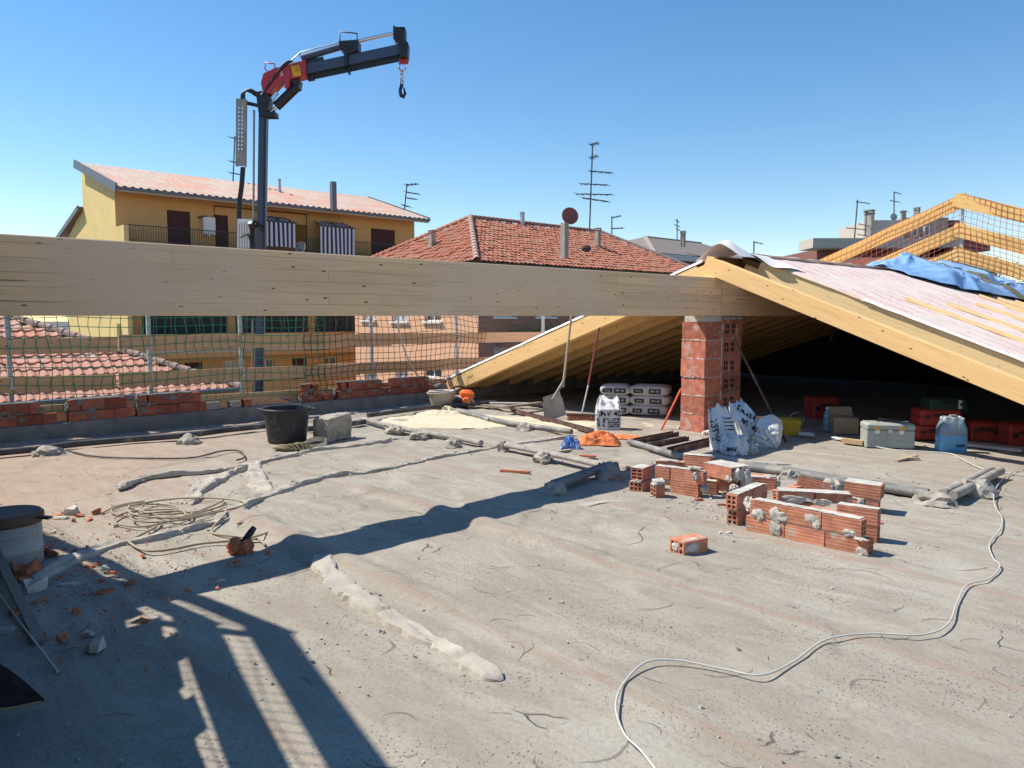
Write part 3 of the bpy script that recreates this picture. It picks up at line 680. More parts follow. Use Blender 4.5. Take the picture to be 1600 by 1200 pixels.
# edge board over the outer rafter, the layer under the membrane
rafter(.46, .3, 5.7, .04, 'edge_board', dz=RD-.07, dep=.19, mat='batten_wood')
rafter(.0, -5.45, -.3, .05, 'edge_board', dz=RD+.002, dep=.035, mat='batten_wood')
def deck(e0, e1, t0, t1, dz0, dz1, name, mat):
    mb = MB(); n_ = 30 if mat == 'membrane' else 2; m_ = 50 if mat == 'membrane' else 2
    top = []
    for (ea, eb) in ((e0, e1),):
        def f(u, v):
            t = t0+(t1-t0)*u; e = ea+(eb-ea)*v; w = .012*noise.noise(Vector((t*2, e*2, 1))) if mat == 'membrane' else 0
            return LW(t, e, zr(e)+dz1+w)
        mb.grid(m_, n_, f)
        mb.grid(2, 2, lambda u, v: LW(t0+(t1-t0)*u, ea+(eb-ea)*v, zr(ea+(eb-ea)*v)+dz0))
        a, b_, c, d = LW(t0, ea), LW(t1, ea), LW(t1, eb), LW(t0, eb)
        for p, q in ((a, b_), (b_, c), (c, d), (d, a)):
            ep, eq = tez(p)[1], tez(q)[1]
            mb.add([p+Vector((0, 0, zr(ep)+dz0)), q+Vector((0, 0, zr(eq)+dz0)), q+Vector((0, 0, zr(eq)+dz1-.012)), p+Vector((0, 0, zr(ep)+dz1-.012))], [(0, 1, 2, 3)])
    return mb
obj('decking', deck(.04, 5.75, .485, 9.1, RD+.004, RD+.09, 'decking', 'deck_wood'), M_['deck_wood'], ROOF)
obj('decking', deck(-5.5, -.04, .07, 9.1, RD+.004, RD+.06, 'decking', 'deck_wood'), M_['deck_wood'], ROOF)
def roof_sheet(ea, eb, t0, t1, dz, name, flip=1, lab=None):
    sl = math.atan(SLR if eb > 0 else SLL); s = 1 if eb > 0 else -1
    O = LW(t0, 0, 1.92+dz); X = RV.copy(); Yv = (DV*s*math.cos(sl)+Vector((0, 0, -math.sin(sl)))); Z = X.cross(Yv)
    if Z.z < 0: Z = -Z; 
    M = Matrix((X, Yv, Z)).transposed().to_4x4(); M.translation = O; L0, L1 = abs(ea)/math.cos(sl), abs(eb)/math.cos(sl)
    if L0 > L1: L0, L1 = L1, L0
    mb = MB(); nu, nv = 90, 56
    def f(u, v, d=0.):
        x = u*(t1-t0); y = L0+(L1-L0)*v; p = Vector((x*2.1, y*2.1, 3))
        z_ = .010*noise.noise(p)+.006*noise.noise(p*3)
        z_ += .10*math.exp(-(y/.16)**2)*-0.25
        xx = x-(.012+.012*noise.noise(Vector((0, y*3, 5))))*(1 if u == 0 else 0)
        if u < .012: z_ -= .012*(1-u/.012)
        return (xx, y, z_-d)
    mb.grid(nu, nv, f); mb.grid(nu, nv, lambda u, v: f(u, v, .004))
    return obj(name, mb, M_['membrane'], ROOF, M, 60, lab)
roof_sheet(.02, 5.78, .43, 9.15, RD+.125, 'membrane')
roof_sheet(-.02, -5.5, .0, 9.15, RD+.075, 'membrane')
mb = MB(); mb.grid(90, 7, lambda u, v: LW(.35+8.8*u, -.16+.32*v, 1.92+RD+.095+.022*math.cos((v-.5)*3)+.008*noise.noise(Vector((u*20, v*3, 0)))))
obj('ridge_strip', mb, M_['membrane_edge'], ROOF, smooth=60)
# membrane flap curling up at the ridge, by the outer rafter head
mb = MB()
def flap(u, v):
    t = .02+.55*u; e = -.34+.62*v
    return LW(t, e, 1.92+.30-.345*abs(e)+.045+.13*math.sin(math.pi*v)*math.exp(-((u-.3)/.45)**2)+.015*noise.noise(Vector((u*4, v*4, 2))))
mb.grid(16, 22, flap); mb.grid(16, 22, lambda u, v: flap(u, v)-Vector((0, 0, .003))); obj('membrane_flap', mb, M_['membrane_edge'], ROOF, smooth=80)
mb = MB(); mb.grid(10, 26, lambda u, v: LW(.36+.5*u, .15+.55*v, zr(.15+.55*v)+RD+.14+.028*math.sin(v*7+u*2)*math.exp(-u*1.6)))
obj('membrane_flap', mb, M_['membrane_edge'], ROOF, smooth=80)
# pale membrane edge folded over outer rafter on the far slope
mb = MB(); mb.grid(3, 60, lambda u, v: LW(-.07+.02*u+.012*noise.noise(Vector((v*9, 0, 0))), -5.5+5.3*v, zr(-5.5+5.3*v)+RD+.08-.035*(1-u)+.008*noise.noise(Vector((v*25, 1, 0)))))
obj('membrane_edge', mb, M_['membrane_edge'], ROOF, smooth=60)
mb = MB(); mb.grid(3, 90, lambda u, v: LW(.40+.07*u, 1.6+4.15*v, zr(1.6+4.15*v)+RD+.133+.006*noise.noise(Vector((v*25, 1, 0)))+(.0 if u else -.02)))
obj('membrane_edge', mb, M_['membrane_edge'], ROOF, smooth=60)
# counter battens
for px, py in ((1415, 467), (1480, 475), (1525, 475), (1572, 479)):
    # find t,e of batten head on the membrane plane
    best = None
    for k in range(0, 900):
        t = k*.01; q = onT(px, py, t)
        dd = abs(q[2]-(1.92+RD+.14-SLR*q[1]))
        if best is None or dd < best[0]: best = (dd, t, q[1])
    _, t, e = best
    a = LW(t, e, zr(e)+RD+.15); b_ = LW(t, 5.7, zr(5.7)+RD+.15); o = timber('batten', a, b_, .05, .04, 'batten_wood', ROOF)
for k in range(5):
    t = 5.6+.62*k
    timber('batten', LW(t, 1.3+.1*k, zr(1.3+.1*k)+RD+.15), LW(t, 5.7, zr(5.7)+RD+.15), .05, .04, 'batten_wood', ROOF)
for k, (ta, ea, tb_, eb) in enumerate([(4.2, 3.0, 9.0, 3.0), (3.2, 3.9, 9.0, 3.9)]): pass
# attic end wall and knee walls
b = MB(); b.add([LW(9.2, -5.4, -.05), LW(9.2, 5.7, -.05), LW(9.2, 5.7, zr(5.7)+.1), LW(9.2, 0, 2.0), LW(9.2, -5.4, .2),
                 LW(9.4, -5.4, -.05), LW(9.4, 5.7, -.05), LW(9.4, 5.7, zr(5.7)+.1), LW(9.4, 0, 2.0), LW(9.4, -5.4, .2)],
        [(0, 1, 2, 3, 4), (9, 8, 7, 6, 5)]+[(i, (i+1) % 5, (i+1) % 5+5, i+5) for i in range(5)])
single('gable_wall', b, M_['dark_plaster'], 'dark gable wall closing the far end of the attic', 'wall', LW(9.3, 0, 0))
b = MB(); b.fbox(.7, 9.19, -5.24, -5.08, -.05, .37)
single('knee_wall', b, M_['curb_concrete'], 'low dark knee wall under the far eave of the attic', 'wall', LW(5, -5.15, 0))
# blue tarpaulin heaped over the ridge
def tarp():
    mb = MB(); ta = onE(1392, 428, .2)[0]
    def f(u, v):
        t = ta+(9.6-ta)*u; e = -.8+(1.3+1.5*min(1, u*1.6)+.25*math.sin(u*9))*v
        z_ = (1.92+RD+.15+(-SLR*e if e > 0 else SLL*e))
        w = Vector((t*1.0, e*1.3, 0)); wd = w+Vector((noise.noise(w*1.2), noise.noise(w*1.2+Vector((9, 1, 0))), 0))*.5
        def rg(p): return max(0, 1-abs(noise.noise(p))*2.6)
        edge = min(1, 6*u, 7*(1-v)+.12, 6*v+.1); hump = .07+.16*math.exp(-((u-.2)/.13)**2)+.10*math.exp(-((u-.7)/.2)**2)
        hgt = edge*(hump*(.45+.9*abs(noise.noise(wd*.9)))+.07*rg(wd*1.1)**1.3+.035*rg(wd*2.8+Vector((4, 0, 0)))+.018*rg(wd*7))
        return LW(t+.08*noise.noise(wd*3), e+.1*noise.noise(wd*2.5+Vector((5, 5, 5))), z_+.02+hgt)
    mb.grid(190, 70, f)
    mb.mi = [1 if (.50 < ((i % 189)/189)+.05*noise.noise(Vector((i//189, 0, 0))*.1) < .56 and (i//189)/69 > .35) else 0 for i in range(len(mb.mi))]
    single('tarpaulin', mb, [M_['tarp_blue'], M_['tarp_olive']], 'crumpled blue tarpaulin thrown over the roof ridge', 'tarpaulin', LW(6, 0, 2.1), smooth=28)
tarp()

# ------------------------------------------------------------------ safety rails + net at gables
def net(mb, P, nu, nv, r=.004, du=None, sides=3):
    """P(u,v)->Vector; strands both ways"""
    for i in range(nu+1): mb.tube([P(i/nu, j/(nv*2)) for j in range(nv*2+1)], r, sides, False)
    for j in range(nv+1): mb.tube([P(i/(nu*2), j/nv) for i in range(nu*2+1)], r, sides, False)
def gable_guard(t, peaks, label, e_lo, e_hi, netmat, hb=.18, sL=SLL, sR=SLR, posts=(-3.2, -1.6, 0, 1.6, 3.2), nettop=None, base=2.2, nr=.0045, kl=0., kr=0., pdt=.06, over=.12):
    g_ = thing('safety_rail', label, 'guard rail', LW(t, 0, base))
    for zp in peaks:
        for (e0, e1, s) in ((e_lo, over, sL), (-over, e_hi, -sR)):
            f = lambda e: zp-hb/2+(s*e)
            dt = .015 if e0 < -.5 else -.015
            timber('board', LW(t+dt+(kl*e0 if e0 < -.5 else 0), e0, f(e0)), LW(t+dt-(kr*e1 if e1 > .5 else 0), e1, f(e1)), .025, hb, 'rail_board', g_)
    for e in posts:
        if not (e_lo < e < e_hi): continue
        s = sL*e if e < 0 else -sR*e
        m = MB(); m.bar(LW(t+pdt, e, base+s-.1), LW(t+pdt, e, peaks[0]+s-.02), .045, .045, RV)
        for zp in peaks: m.box((-.012, -.035, -.07), (.05, .035, .05), FROT.copy() if False else TR(LW(t+pdt, e, zp+s-hb/2)) @ FROT)
        obj('post', m, M_['galvanised'], g_)
    m = MB(); top, bot = peaks[0]+.0, base+.05
    L = e_hi-e_lo; nu = int(L/.105); nv = int((top-bot)/.1)
    def P(u, v):
        e = e_lo+L*u; s = sL*e if e < 0 else -sR*e; w = Vector((u*L*1.2, v*3, t))
        return LW(t-.035+.03*noise.noise(w), e+.05*noise.noise(w*1.3), bot+s+(top-bot)*v+.06*noise.noise(w*.9+Vector((3, 3, 3)))-.05*math.sin(v*math.pi)*abs(math.sin(u*9)))
    net(m, P, nu, nv, nr); o = obj('net', m, M_[netmat], g_, kind='stuff')
    return g_
# far gable on the right
def solve_t(px, py_list, e=-.05): return onE(px, 400, e)[0]
tf = onE(1500, 350, 0)[0]
pk = [onE(1500, y, 0)[2] for y in (303, 350, 388)]
gable_guard(tf, pk, 'gable shaped safety rails of pale boards with red net above the roof ridge', -7.2, 3.6, 'net_red', .26, .40, .36, posts=(-5.2, -2.55, 0.02, 2.2), base=2.0)
# gable on the left, just outside the frame: casts the striped shadows
gable_guard(-8.14, [3.15, 2.65], 'gable safety rails with net at the left end of the open attic', -5.6, 2.7, 'net_brown', .26, SLL, SLR, base=2.25, nr=.0028, kl=.07, kr=.0, posts=(-3.2, -1.6, 0), pdt=-.06, over=.04)
LR = thing('tiled_roof', 'remaining old tiled roof left of the open attic', 'roof', LW(-11, 0, 1.9))
mb = MB()
for s, e1 in ((-1, -5.6), (1, 5.7)):
    sl = SLL if s < 0 else SLR
    for ea, eb, te_ in ((0, 3.0*s, -8.2), (3.0*s, e1, -8.5)):
        mb.add([LW(-15, ea, 1.99-sl*abs(ea)), LW(te_, ea, 1.99-sl*abs(ea)), LW(te_, eb, 1.99-sl*abs(eb)), LW(-15, eb, 1.99-sl*abs(eb)), LW(-15, ea, 2.09-sl*abs(ea)), LW(te_, ea, 2.09-sl*abs(ea)), LW(te_, eb, 2.09-sl*abs(eb)), LW(-15, eb, 2.09-sl*abs(eb))],
           [(0, 1, 2, 3), (4, 5, 6, 7), (0, 1, 5, 4), (1, 2, 6, 5), (2, 3, 7, 6), (3, 0, 4, 7)])
obj('decking', mb, M_['deck_wood'], LR)
rn = random.Random(8); tm = MB(); tm.grid(7, 3, lambda u, v: (v*.42-.0, (u-.5)*.24, .045*math.sin(math.pi*u)+.004)); tmesh = tm.mesh('tile', M_['tile_dusty'], 60)
for s in (-1, 1):
    sl = SLL if s < 0 else SLR
    for i in range(33):
        e = s*(.05+.17*i); z0 = 2.12-sl*abs(e)
        X = (DV*s*math.cos(math.atan(sl))+Vector((0, 0, -math.sin(math.atan(sl))))); Yv = Vector((0, 0, 1)).cross(X).normalized()
        for k in range(3):
            M = Matrix((X, Yv, X.cross(Yv))).transposed().to_4x4(); M.translation = LW((-8.24 if abs(e) < 2.6 else -8.5)-.23*k+rn.uniform(-.03, .10)*(k == 0), e, z0+rn.uniform(0, .02))
            obj('tile', tmesh, None, LR, M @ RZ(rn.uniform(-.08, .08)))
b = MB(); b.fbox(-15, -8.9, -5.3, -5.1, 0, .3); b.fbox(-15, -9.0, 5.3, 5.5, 0, .2); b.fbox(-15.2, -15, -5.3, 5.5, 0, 2.0)
single('attic_wall', b, M_['parapet_brick'], 'low brick walls closing the attic under the old roof', 'wall', LW(-12, 0, 0))

# ================================================================== PARAPET + FENCE (far eave side)
b = MB()
def curb(u, v):
    t = -12+13.2*u; prof = [(-5.03, -.05), (-5.045, .07), (-5.05, .15), (-5.06, .175), (-5.2, .18), (-5.25, .17), (-5.26, -.05)][int(round(v*6))]
    return LW(t, prof[0]+.008*noise.noise(Vector((t*4, v*9, 0))), prof[1]+.006*noise.noise(Vector((t*5, v*5, 4)))*(prof[1] > 0))
b.grid(260, 7, curb)
single('concrete_curb', b, M_['curb_concrete'], 'low grey concrete kerb along the far edge of the attic floor', 'curb', LW(-5, -5.15, 0), smooth=60)
def parapet(t0, t1, rows, seed, label, top_t=None):
    par = thing('brick_parapet', label, 'broken wall', LW(t0, -5.1, .175), 'broken brick parapet pieces on the kerb'); rn = random.Random(seed)
    for k in range(rows):
        t = t0+(k % 2)*.0; L = .25; a = t0+rn.uniform(0, .05)+(0 if k == 0 else rn.uniform(-.02, .12)); end = t1-(rn.uniform(0, .15) if k else 0)
        x = a+(-.12 if k % 2 else 0)
        while x < end-.06:
            l_ = min(.245, end-x); x0 = max(x, a)
            if x+l_-x0 > .05:
                me = brick_mesh(round((x+l_-x0)*20)/20 or .05, .12, .118, 2, 3, 'parapet_brick')
                obj('brick', me, None, par, FR @ TR((x0, 5.07+rn.uniform(-.004, .004), .18+k*.135)))
            x += .255
        m = MB(); m.box((a+.01, 5.078, .172+k*.135), (end-.02, 5.18, .182+k*.135), FR)
        if k: obj('mortar_joint', m, M_['curb_concrete'], par)
    m = MB()
    for _ in range(int(9*(t1-t0))+3): lump_mb((rn.uniform(.02, .055), rn.uniform(.006, .01), rn.uniform(.012, .035)), rn.random()*90, .6, 2, FR @ TR((rn.uniform(t0+.05, t1-.1), 5.067, rn.uniform(.2, .18+.13*rows))), m)
    for _ in range(3): lump_mb((.015, .05, .06), rn.random()*90, .6, 2, FR @ TR((t0+rn.uniform(0, .03), rn.uniform(5.09, 5.17), rn.uniform(.2, .15+.13*rows))), m)
    m.box((t0+.05, 5.075, .18+rows*.135-.018), (t1-.15, 5.185, .18+rows*.135-.006), FR)
    obj('mortar', m, M_['curb_concrete'], par, smooth=40); return par
def tE(px): return onE(px, 640, -5.07)[0]
parapet(-9.4, tE(88), 2, 11, 'brick parapet remnant at the left edge of the photo')
parapet(tE(104), tE(208), 2, 12, 'brick parapet remnant second from the left, left of the narrow gap')
parapet(tE(214), tE(320), 2, 13, 'brick parapet remnant right of the narrow gap, with a broken upper brick')
parapet(tE(470), tE(503), 2, 14, 'short two brick high parapet stub left of the longer pieces')
parapet(tE(524), tE(606), 2, 15, 'brick parapet remnant behind the grey concrete block')
parapet(tE(609), tE(677), 2, 16, 'brick parapet remnant next to the foot of the sloping roof')
def put_brick(px, py, z, yaw, L=.12, T=.12, Hh=.09, lab='', ny=2, nz=2, mat='parapet_brick'):
    p = G(px, py, z); return tag(obj('brick', brick_mesh(L, T, Hh, ny, nz, mat), None, None, TR(p) @ RZ(yaw)), lab, 'brick')
def onC(px): return LW(tE(px), -5.08, .183)
YAW = math.atan2(RV.y, RV.x)
for px, L, Hh, lab, mat in ((322, .2, .1, 'mortar crusted brick stump on the kerb right of the broken parapet', 'mortar'), (362, .14, .09, 'small grey brick lying on the kerb', 'mortar'), (384, .1, .1, 'small red hollow brick end on the kerb left of the bucket', 'parapet_brick'), (507, .16, .09, 'low hollow brick left on the kerb between two parapet pieces', 'parapet_brick')):
    tag(obj('brick', brick_mesh(L, .12, Hh, 2, 2, mat), None, None, TR(onC(px)) @ RZ(YAW+.05)), lab, 'brick')
m = lump_mb((.13, .08, .07), 31, .35, 3, TR(onC(688)+Vector((0, 0, .06))) @ RZ(YAW)); single('rubble_block', m, M_['curb_concrete'], 'dark lump of old masonry at the foot of the sloping rafter', 'rubble', smooth=60)
m = MB()
for i in range(5): m.grid(8, 8, lambda u, v: LW(-3.35+.1*i+.42*u, -5.42-.25*v, .20-.1*v+.05*math.sin(u*5+i)+.05*noise.noise(Vector((u*3, v*3, i)))))
single('plastic_sheet', m, M_['bag_white'], 'crumpled pale plastic sheet beyond the kerb behind the black bucket', 'plastic sheet', smooth=60)
# fence
FE = -5.45
fence = thing('safety_fence', 'safety fence of brown boards on steel posts with green and brown net', 'fence', LW(-4, FE, -.2))
for px in (-90, 15, 235, 378, 582, 715, 850):
    t = onE(px, 560, FE)[0]; m = MB(); m.fbox(t-.025, t+.025, FE-.05, FE-.01, -.5, 1.62)
    for z_ in (1.18, .74): m.fbox(t-.03, t+.03, FE-.05, FE+.045, z_-.16, z_-.13); m.fbox(t-.012, t+.012, FE+.034, FE+.046, z_-.16, z_-.02)
    obj('post', m, M_['galvanised'], fence)
def fb(pxa, ya, pxb, yb, hh, dz=0, off=0.):
    a = onE(pxa, ya, FE); b_ = onE(pxb, yb, FE); timber('board', LW(a[0], FE+.018+off, a[2]-hh*.55), LW(b_[0], FE+.018+off, b_[2]-hh*.55), .025, hh*1.1, 'fence_board', fence)
fb(-160, 531, 182, 527, .175); fb(184, 523, 610, 522, .175, off=.0); fb(560, 521, 960, 518, .17, off=-.028)
fb(-160, 594, 180, 585, .17); fb(184, 582, 560, 568, .17); fb(500, 569, 820, 556, .17, off=-.028)
fb(-160, 648, 240, 622, .2); fb(236, 622, 560, 604, .2, off=-.028); fb(540, 602, 760, 586, .2)
def fnet(ta, tb, z0, z1, mat, nu, nv, sd, sag=.05, off=.05):
    m = MB()
    def P(u, v):
        t = ta+(tb-ta)*u; w = Vector((t*.9, v*1.6, sd))
        return LW(t+.1*noise.noise(w*1.1)+.04*noise.noise(w*4), FE+off+.025*noise.noise(w*2), z0+(z1-z0)*v+.09*noise.noise(w*.8+Vector((0, 5, 0)))-sag*abs(math.sin(t*1.6))*v)
    net(m, P, nu, nv, .0052); return obj('net', m, M_[mat], fence, kind='stuff')
nA = onE(505, 560, FE)[0]
fnet(-8.8, nA-.0, .28, 1.66, 'net_green', int((nA+8.8)/.125), 12, 2.)
fnet(nA-.35, .9, .30, 1.64, 'net_brown', int((1.25-nA)/.105), 13, 5., .1, .06)
m = MB(); m.tube(smooth_path([LW(*onE(622, 490, FE+.12)[:2], onE(622, 490, FE+.12)[2]), LW(*onE(624, 520, FE+.12)[:2], onE(624, 520, FE+.12)[2]), LW(*onE(637, 560, FE+.12)[:2], onE(637, 560, FE+.12)[2]), LW(*onE(656, 593, FE+.12)[:2], onE(656, 593, FE+.12)[2])]), .014, 8)
single('rope', m, M_['pale_strap'], 'pale thick rope hanging in front of the net above the parapet', 'rope', smooth=80)

# ================================================================== BUILDINGS BEYOND
def FM(t, e, z, axis='e'):
    """facade frame: 'e' -> x along r, y inwards (-d), z up;  't' -> x along -d.. wall facing -r"""
    if axis == 'e': m = Matrix((RV, -DV, Vector((0, 0, 1)))).transposed().to_4x4()
    else: m = Matrix((DV, RV, Vector((0, 0, 1)))).transposed().to_4x4()
    m.translation = LW(t, e, z); return m
def window(par, F, a, b_, c, d, glass='window_glass', frame='white_trim', sill=True, dep=.15, name='window', mull=1):
    w = MB(); fw = .07; y = dep-.05
    w.box((a, y-.03, c), (b_, y+.02, c+fw), F); w.box((a, y-.03, d-fw), (b_, y+.02, d), F)
    w.box((a, y-.03, c+fw), (a+fw, y+.02, d-fw), F); w.box((b_-fw, y-.03, c+fw), (b_, y+.02, d-fw), F)
    for k in range(mull): xm = a+(b_-a)*(k+1)/(mull+1); w.box((xm-.035, y-.028, c+fw), (xm+.035, y+.018, d-fw), F)
    o = obj(name, w, M_[frame], par); p = MB(); p.box((a+.01, y+.025, c+.01), (b_-.01, y+.04, d-.01), F); obj('pane', p, M_[glass], o)
    if sill: s = MB(); s.box((a-.12, -.12, c-.1), (b_+.12, -.002, c-.002), F); obj('sill', s, M_['white_trim'], o)
    return o
def shutter(par, F, a, b_, c, d, mat='shutter_brown', dep=.12):
    w = MB(); w.box((a+.003, dep-.05, c+.003), (b_-.003, dep-.01, d-.003), F)
    k = c+.03
    while k < d-.06: w.box((a+.04, dep-.062, k), (b_-.04, dep-.049, k+.045), F); k += .09
    return obj('shutter', w, M_[mat], par)
# ---- yellow apartment building
cA = tez(at(182, 290, 44)); eF = cA[1]; t0 = cA[0]; zE = cA[2]
t1 = onE(670, 345, eF)[0]; eW = eF-1.3; tW = t0+.25
YB = thing('apartment_building', 'long yellow apartment building with striped awnings on its top balcony', 'building', LW(t0, eF, -9.5))
zfl = zE-3.05; PT = (zfl+.6)/2
def YP(px, py, e=None): return onE(px, py, eW if e is None else e)
FY = FM(0, eW, 0); ops = []
def rectE(x0, x1, y0, y1, e):   # pixel rect -> t0,t1,z0,z1
    a = onE(x0, y1, e); b_ = onE(x1, y0, e); return [a[0], b_[0], a[2], b_[2]]
doors = [rectE(263, 297, 331, 392, eW), rectE(337, 356, 337, 396, eW), rectE(580, 617, 360, 400, eW), rectE(462, 480, 352, 405, eW)]
for d_ in doors: d_[2] = zfl+.05
low = []
for k in range(4):
    zb = zfl-PT*(k+1)
    tt = tW+1.2
    while tt < t1-2.2:
        wd_ = 5.2 if k < 2 else 1.1
        if tt+wd_ < t1-1: low.append([tt, tt+wd_, zb+.1, zb+2.3])
        tt += wd_+(.5 if k < 2 else 1.3)
loggia = []
w = MB(); w.facade(FY, tW, t1-.4, -9.5, zE-.1, doors+low, .25)
# side and back walls; gable facing left with stepped profile
gz = lambda e: zE+.30*(eF-e)
eB = eW-6.6; eBB = eW-11.5
cb = onT(120, 325, tW)
w2 = MB(); w2.add([LW(tW, eW, -9.5), LW(tW, eW, gz(eW)-.3), LW(tW, eB, gz(eB)-.3), LW(tW, eB, cb[2]), LW(tW, eBB, cb[2]-2.2), LW(tW, eBB, -9.5)], [(0, 1, 2, 3, 4, 5)])
te = t1-.4
w2.add([LW(te, eW, -9.5), LW(te, eW, zE-.1), LW(te, eB-4, zE-.1), LW(te, eB-4, -9.5)], [(0, 3, 2, 1)])
w2.add([LW(tW, eB, -9.5), LW(te, eB, -9.5), LW(te, eB, zE), LW(tW, eB, gz(eB)-.3)], [(0, 1, 2, 3)])
w2.add([LW(tW, eBB, -9.5), LW(te, eBB, -9.5), LW(te, eBB, 4), LW(tW, eBB, cb[2]-2.2)], [(0, 1, 2, 3)])
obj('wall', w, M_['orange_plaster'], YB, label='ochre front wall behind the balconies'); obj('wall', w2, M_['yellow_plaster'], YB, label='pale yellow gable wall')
# fin wall at the left end of the balcony
f_ = MB(); f_.fbox(tW-.001-.2, tW+.05, eW-.0, eW+.0+.001, -9.5, 1); f_.fbox(tW-.0, tW+.25, eW+.01, eF+.1, -9.5, zfl+.9); obj('fin_wall', f_, M_['yellow_plaster'], YB)
# roof
tr1 = onE(575, 308, eF-7.6)[0]; eR = eF-7.6; zR = onE(118, 253, eR)[2]; tR0 = onE(118, 253, eR)[0]
nu, nv = 150, 5
rf = MB()
def roofp(u, v, dz=0.):
    a = Vector(LW(t0, eF, zE)); b_ = Vector(LW(tR0, eR, zR)); c = Vector(LW(t1, eF, zE)); d_ = Vector(LW(tr1, eR, zR))
    p = a.lerp(c, u).lerp(b_.lerp(d_, u), v); p.z += .05*math.cos(u*nu*math.pi/1.5)+dz+.015*(v*6 % 1); return p
rf.grid(nu*2, nv, roofp); obj('roof', rf, M_['fiber_cement'], YB, smooth=50)
rf = MB(); rf.grid(2, 2, lambda u, v: roofp(u, v, -.1) if False else LW(*(tez(Vector(LW(t0, eF, zE)).lerp(LW(t1, eF, zE), u).lerp(Vector(LW(tR0, eR, zR)).lerp(LW(tr1, eR, zR), u), v))[:2]), 0)+Vector((0, 0, (zE+(zR-zE)*v)-.32)))
obj('soffit', rf, M_['soffit'], YB)
q0 = onT(122, 325, tW-.3); q1 = onT(88, 374, tW-.3); rf = MB(); rf.grid(2, 2, lambda u, v: LW(*q0).lerp(LW(*q1), v)+RV*(u*(te-tW))+Vector((0, 0, .1))); obj('rear_roof', rf, M_['fiber_cement'], YB)
fs_ = MB(); fs_.bar(LW(t0-.05, eF+.06, zE-.12), LW(t1+.05, eF+.06, zE-.12), .14, .16); obj('gutter', fs_, M_['fascia_metal'], YB)
fs_ = MB(); fs_.add([LW(t0, eF, zE-.3), LW(t1, eF, zE-.3), LW(t1, eF, zE-.05), LW(t0, eF, zE-.05)], [(0, 1, 2, 3)]); obj('fascia', fs_, M_['soffit'], YB)
fs_ = MB(); a, b_ = LW(t0-.05, eF+.1, zE-.12), LW(tR0-.05, eR-.1, zR-.1); fs_.bar(a, b_, .1, .5); obj('barge_board', fs_, M_['fascia_metal'], YB)
fs_ = MB(); fs_.bar(LW(t1, eF+.05, zE-.05), LW(tr1, eR, zR-.05), .12, .3)
obj('barge_board', fs_, M_['fascia_metal'], YB)
fs_ = MB(); fs_.bar(LW(*q0), LW(*q1), .1, .32); obj('barge_board', fs_, M_['fascia_metal'], YB)
for d_ in doors[:3]: shutter(YB, FY, *d_)
for d_, k in zip(low, range(99)):
    if d_[1]-d_[0] > 3: window(YB, FY, *d_, glass='loggia_dark', frame='fascia_metal', sill=False, dep=.25, mull=5)
    elif k % 3 == 1: shutter(YB, FY, *d_)
    else: window(YB, FY, *d_, glass='window_glass' if k % 2 else 'curtain_glass', sill=False, dep=.25)
for k in range(4):      # balcony slabs, railings
    zb = zfl-PT*k; m = MB(); m.fbox(tW+.25, te, eW+.01, eF-.05, zb-.22, zb); obj('balcony_slab', m, M_['soffit'] if k else M_['orange_plaster'], YB)
    if k: m = MB(); m.fbox(tW+.25, te, eF-.2, eF-.1, zb-.5, zb+.95); obj('balcony_parapet', m, M_['orange_plaster'], YB)
m = MB(); zt = zfl+.95
m.bar(LW(tW+.3, eF-.15, zt), LW(te, eF-.15, zt), .05, .05); m.bar(LW(tW+.3, eF-.15, zfl+.1), LW(te, eF-.15, zfl+.1), .03, .03)
tt = tW+.3
while tt < te: m.bar(LW(tt, eF-.15, zfl+.1), LW(tt, eF-.15, zt), .02, .02, RV); tt += .14
obj('railing', m, M_['dark_metal'], YB)
# boiler, pipes, dish
q = rectE(316, 333, 341, 366, eW+.02); m = MB(); m.box((q[0], -.35, q[2]), (q[1], -.02, q[3]), FY); m.lathe([(.0, 0), (.12, 0), (.12, -.12), (0, -.12)], TR(LW((q[0]+q[1])/2, eW+.18, q[2])), 12); obj('water_heater', m, M_['boiler_white'], YB)
m = MB(); m.tube([LW(*YP(310, 340, eW+.1)), LW(*YP(322, 338, eW+.1)), LW(*YP(324, 346, eW+.25))], .06, 8); tp = YP(335, 322, eW+.06)
m.tube([LW(*YP(335, 365, eW+.06)), LW(*YP(335, 322, eW+.06)), LW(*YP(479, 335, eW+.06)), LW(*YP(479, 395, eW+.06))], .035, 6); obj('pipe', m, M_['rust_steel'], YB)
for (x0, x1, yt, yb) in ((414, 461, 338, 384), (499, 553, 347, 398)):
    aw = thing('striped_awning', 'dark and white striped awning %s of the yellow building' % ('left on the balcony' if x0 < 450 else 'right on the balcony'), 'awning', LW(*onE(x0, yb, eF)), 'striped balcony awnings')
    a = onE(x0, yb, eF); b_ = onE(x1, yt, eF); F = FM(a[0], eF-.05, a[2]); wd = b_[0]-a[0]; hg = b_[2]-a[2]
    m = MB()
    def aw_f(u, v):
        x = u*wd; wv = .1*math.sin(u*9)*(1-v); return (x, -.5*(1-v)*0-.1+wv*.6, v*(hg-.45))
    m.grid(40, 12, aw_f); m.grid(40, 4, lambda u, v: (u*wd+(.5*v if u < .5 else -.5*v), -.1+1.1*v, hg-.45+.45*v)); obj('canvas', m, M_['awning'], aw, F, 60)
    m = MB(); m.tube([F @ Vector((-.1, -.1, hg-.45)), F @ Vector((wd+.1, -.1, hg-.45))], .04, 6); m.tube([F @ Vector((.3, 1.05, hg)), F @ Vector((0, -.1, hg-.45))], .03, 6); m.tube([F @ Vector((wd-.3, 1.05, hg)), F @ Vector((wd, -.1, hg-.45))], .03, 6); obj('frame', m, M_['dark_metal'], aw)
